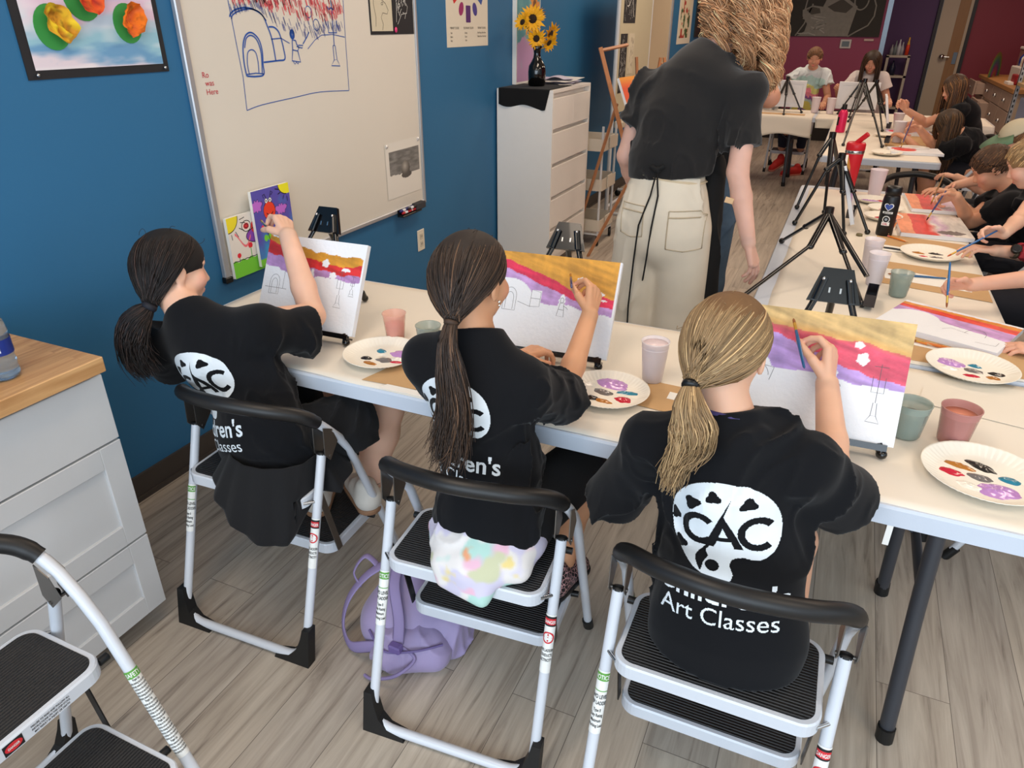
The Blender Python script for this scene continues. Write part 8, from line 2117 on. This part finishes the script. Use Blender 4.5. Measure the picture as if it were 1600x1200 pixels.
    if pants:
        v = Vol(*bbox([seat]+kn+an, .14), .008)
        for i in (0, 1):
            hp = seat+(r2*.07 if i else -r2*.07); v.cone(hp, kn[i], .088, .075, .03); 
            if pants[1]: v.cone(kn[i], an[i]+V3(0, 0, .03), .068, .052, .02)
        if not pants[1]: v.cut(tuple((kn[0]+kn[1])/2-f2*.08), tuple(f2))
        v.cut((0, 0, seat[2]-.088), (0, 0, -1)) if not pants[1] else None
        v.wrinkle(.006, 8, 3); P, Q = v.mesh(); arr_mesh('trousers', P, Q, pants[0], r, off)
    return r, off, so, (kn, an, f2, r2, F)
# boy with watch, blond short hair
r, off, so, inf = child('boy with short blond hair, watch and red wristband holding a brush over the table', (.97, 3.45, .575), (.745, 3.80, 1.09), (-1, .25, -.65), (150, 120, 82), (.655, 3.16, .815), (.64, 3.38, .80), skin=(232, 184, 158), ang=90, hk='short', seed=51, hhi=(184, 154, 112), dR=(-.8, -.15, .05), dL=(-.9, -.25, .1), hair_n=600, pinch=V3(.575, 3.305, .868))
b = MB(); c_ = V3(.712, 3.395, .80); ax = unit(V3(.8, .15, -.05)); b.lathe([(.024, -.008), (.0275, -.008), (.0275, .008), (.024, .008)], tuple(c_), axis=tuple(ax), n=20); b.build('watch_strap', mat('watch_steel', (110, 100, 84), .35, metal=.7), r, off)
b = MB(); b.lathe([(0, .034), (.017, .034), (.020, .030), (.020, .022), (0, .022)], tuple(c_), axis=(-.1, -.75, .65), n=24); b.build('watch_case', mat('watch_case', (70, 66, 60), .3, metal=.7), r, off)
b = MB(); b.lathe([(0, .0345), (.014, .0345)], tuple(c_), axis=(-.1, -.75, .65), n=24); b.build('watch_face', mat('watch_face', (40, 40, 42), .2), r, off)
v = Vol(V3(.65, 3.28, .68), V3(.92, 3.56, .90), .004); v.cone((.752, 3.405, .800), (.80, 3.43, .80), .034, .040, .01); v.wrinkle(.006, 18, 2); P, Q = v.mesh(); arr_mesh('red_cuff', P, Q, mat('red_cloth', (176, 50, 60), .85), r, off)
brush('blue paintbrush held across by the boy with the watch', (.455, 3.205, .800), (.64, 3.36, .90), col=(40, 100, 160), bristle=(196, 90, 50))
# kid at right edge, mostly outside the photo
r, off, so, inf = child('child in black tee at the right edge, painting the flat striped canvas', (.90, 2.56, .575), (.92, 2.80, 1.10), (-1, .1, -.6), (90, 62, 44), (.520, 2.705, .800), (.66, 2.375, .765), skin=(222, 166, 138), ang=90, hk='short', seed=61, sleeve=.85, pinch=V3(.413, 2.668, .820), dR=(-.9, -.25, .0), dL=(-.9, .1, .0), slr=(.06, .075))
brush('blue paintbrush held by the child at the right edge over the striped canvas', (.418, 2.655, .768), (.395, 2.69, .915), col=(24, 96, 150), bristle=(150, 70, 40))
# brown haired boy with a blue collar
r, off, so, inf = child('boy with short brown hair and grey blue collar bent over the red canvases', (.98, 4.25, .575), (.675, 4.20, 1.0), (-1, .05, -.75), (70, 48, 32), (.56, 4.08, .815), (.555, 4.36, .84), skin=(214, 158, 126), ang=90, hk='short', seed=71, hhi=(110, 78, 52), pinch=V3(.470, 4.018, .845), dR=(-.8, -.1, -.2), dL=(-.8, -.1, .1), mid=(.93, 4.24, .72), hair_n=700)
b = MB(); nk = V3(.80, 4.20, .925); b.tube([tuple(nk+.062*(math.cos(t)*unit(V3(0, 1, 0))+math.sin(t)*unit(V3(.5, 0, .8)))) for t in np.linspace(0, 2*PI, 24)], .016, 8); b.build('collar', mat('collar_greyblue', (128, 142, 150), .85), r, off)
brush('navy paintbrush in the right hand of the boy with brown hair', (.435, 3.985, .765), (.49, 4.035, .905), col=(50, 60, 110), bristle=(60, 40, 40))
brush('gold ferruled paintbrush in the left hand of the boy with brown hair', (.47, 4.30, .78), (.50, 4.36, .93), col=(150, 110, 70))
# capped child further on
r, off, so, inf = child('child wearing a beige cap with green brim beyond the brown haired boy', (1.02, 5.15, .575), (.90, 5.10, 1.03), (-1, -.15, -.55), (120, 84, 54), (.62, 4.85, .79), (.66, 5.15, .79), skin=(216, 160, 132), ang=90, hk='short', seed=81)
hd, Fh = V3(.90, 5.10, 1.03), inf[4]; Hh = .205
v = Vol(hd-.2, hd+.2, .005); v.ell(hd+(-Fh[1]*.05+Fh[2]*.13)*Hh, np.array((.40, .47, .42))*Hh, Fh, .01); v.cut(hd+Fh[2]*.20*Hh, -Fh[2]-Fh[1]*.1); P, Q = v.mesh(); arr_mesh('cap_crown', P, Q, mat('cap_beige', (196, 184, 156), .85), r, off)
q = MB(); vs = []; n = 14
for i in range(n+1):
    a = R(-70+140*i/n)
    for k, rr in enumerate((.40, .85)): vs.append(hd+(Fh[0]*math.sin(a)*rr*.95+Fh[1]*(math.cos(a)*rr*(1.0 if k == 0 else 1.05)-.02)+Fh[2]*(.26-.10*k))*Hh)
q.add(vs, [(2*i, 2*i+2, 2*i+3, 2*i+1) for i in range(n)], 0, True); o_ = q.build('cap_brim', mat('cap_green', (96, 128, 100), .8), r, off); m_ = o_.modifiers.new('s', 'SOLIDIFY'); m_.thickness = .004
text_mesh('cap_text', r, mat('cap_print', (40, 60, 50), .8), 'OLD', lambda a, c: tuple(hd+(Fh[0]*(a-.06)+Fh[1]*.40+Fh[2]*(.33+c))*Hh-off*0), .14, 0, 0, bold=True, off=off)
# girl bending over with long brown hair
r, off, so, inf = child('girl with long brown hair bending low over the table, black shirt', (1.0, 6.85, .575), (.71, 6.75, .925), (-1, -.15, -.85), (58, 42, 28), (.46, 6.50, .80), (.45, 6.85, .79), skin=(206, 150, 120), ang=90, hk='long', seed=91, hlen=.22, hhi=(100, 72, 44), pinch=V3(.425, 6.49, .88), dR=(-.8, -.2, -.1), mid=(.95, 6.83, .72), s=.9, L=.16, pants=(dark_cot, False), slr=(.065, .08))
brush('purple handled paintbrush in the hand of the bending girl', (.40, 6.44, .766), (.44, 6.52, .99), col=(70, 66, 120))
r, off, so, inf = child('girl with long brown hair and black shirt sitting upright behind the bending girl', (1.02, 7.55, .575), (.745, 7.35, 1.145), (-1, -.35, -.45), (64, 44, 30), (.43, 7.35, .96), (.46, 7.65, .80), skin=(220, 164, 136), ang=90, hk='long', seed=101, hlen=.26, hhi=(130, 92, 56), mid=(.95, 7.5, .80), dR=(-.6, -.1, .6), s=.9, L=.17)
# far tables
r, off, so, inf = child('child in tie dye shirt and red shoes at the far left table', (-.55, 9.75, .60), (-.50, 9.58, 1.275), (.05, -1, -.35), (110, 76, 50), (-.92, 9.32, .98), (-.30, 9.35, .83), skin=(206, 150, 120), ang=180, hk='short', seed=111, s=.95, H=.22, slr=(.07, .085), pants=(mat('navy_trousers', (36, 38, 54), .9), True), shirt=None, legs=[V3(-.68, 9.38, .60), V3(-.47, 9.40, .60)])
me = so.data; n = len(me.vertices); co = np.empty(n*3, np.float32); me.vertices.foreach_get('co', co); co = co.reshape(-1, 3)
rad = np.hypot(co[:, 0]-.0, co[:, 2]-.18)+.03*fbm(co[:, 0]*18, co[:, 2]*18, co[:, 1]*5, 3)
c = np.zeros((n, 3))+(206, 214, 216)
for lo, hi, cl in ((.02, .06, (110, 60, 130)), (.06, .12, (226, 210, 90)), (.12, .17, (190, 214, 206)), (.17, .20, (120, 66, 140)), (.20, .25, (232, 120, 140)), (.25, .31, (222, 218, 120)), (.31, .40, (170, 206, 200))): c = mixc(c, cl, ((rad > lo)*(rad < hi))*.85)
a = me.color_attributes.new('Col', 'FLOAT_COLOR', 'POINT'); cc_ = np.ones((n, 4), np.float32); cc_[:, :3] = srgb_lin(c); a.data.foreach_set('color', cc_.ravel()); me.materials.clear(); me.materials.append(vcol_mat('tie_dye_cloth', .85))
rs = mat('trainer_red', (206, 40, 34), .6); ws = mat('trainer_sole', (206, 120, 100), .6)
shoe_mesh(r, off, (-.66, 9.44, .10), (-.74, 9.25, .055), .05, rs, ws, 1.25); shoe_mesh(r, off, (-.46, 9.40, .0), (-.60, 9.24, .0), .05, rs, ws, 1.25)
r, off, so, inf = child('girl with long straight dark hair in a white shirt at the far right table', (.18, 9.78, .60), (.105, 9.58, 1.245), (-.1, -1, -.45), (52, 36, 24), (-.20, 9.40, .98), (.36, 9.40, .86), skin=(206, 150, 122), ang=180, hk='long', seed=121, s=.95, H=.22, hlen=.26, shirt=mat('white_jersey', (214, 204, 200), .85), slr=(.07, .085))
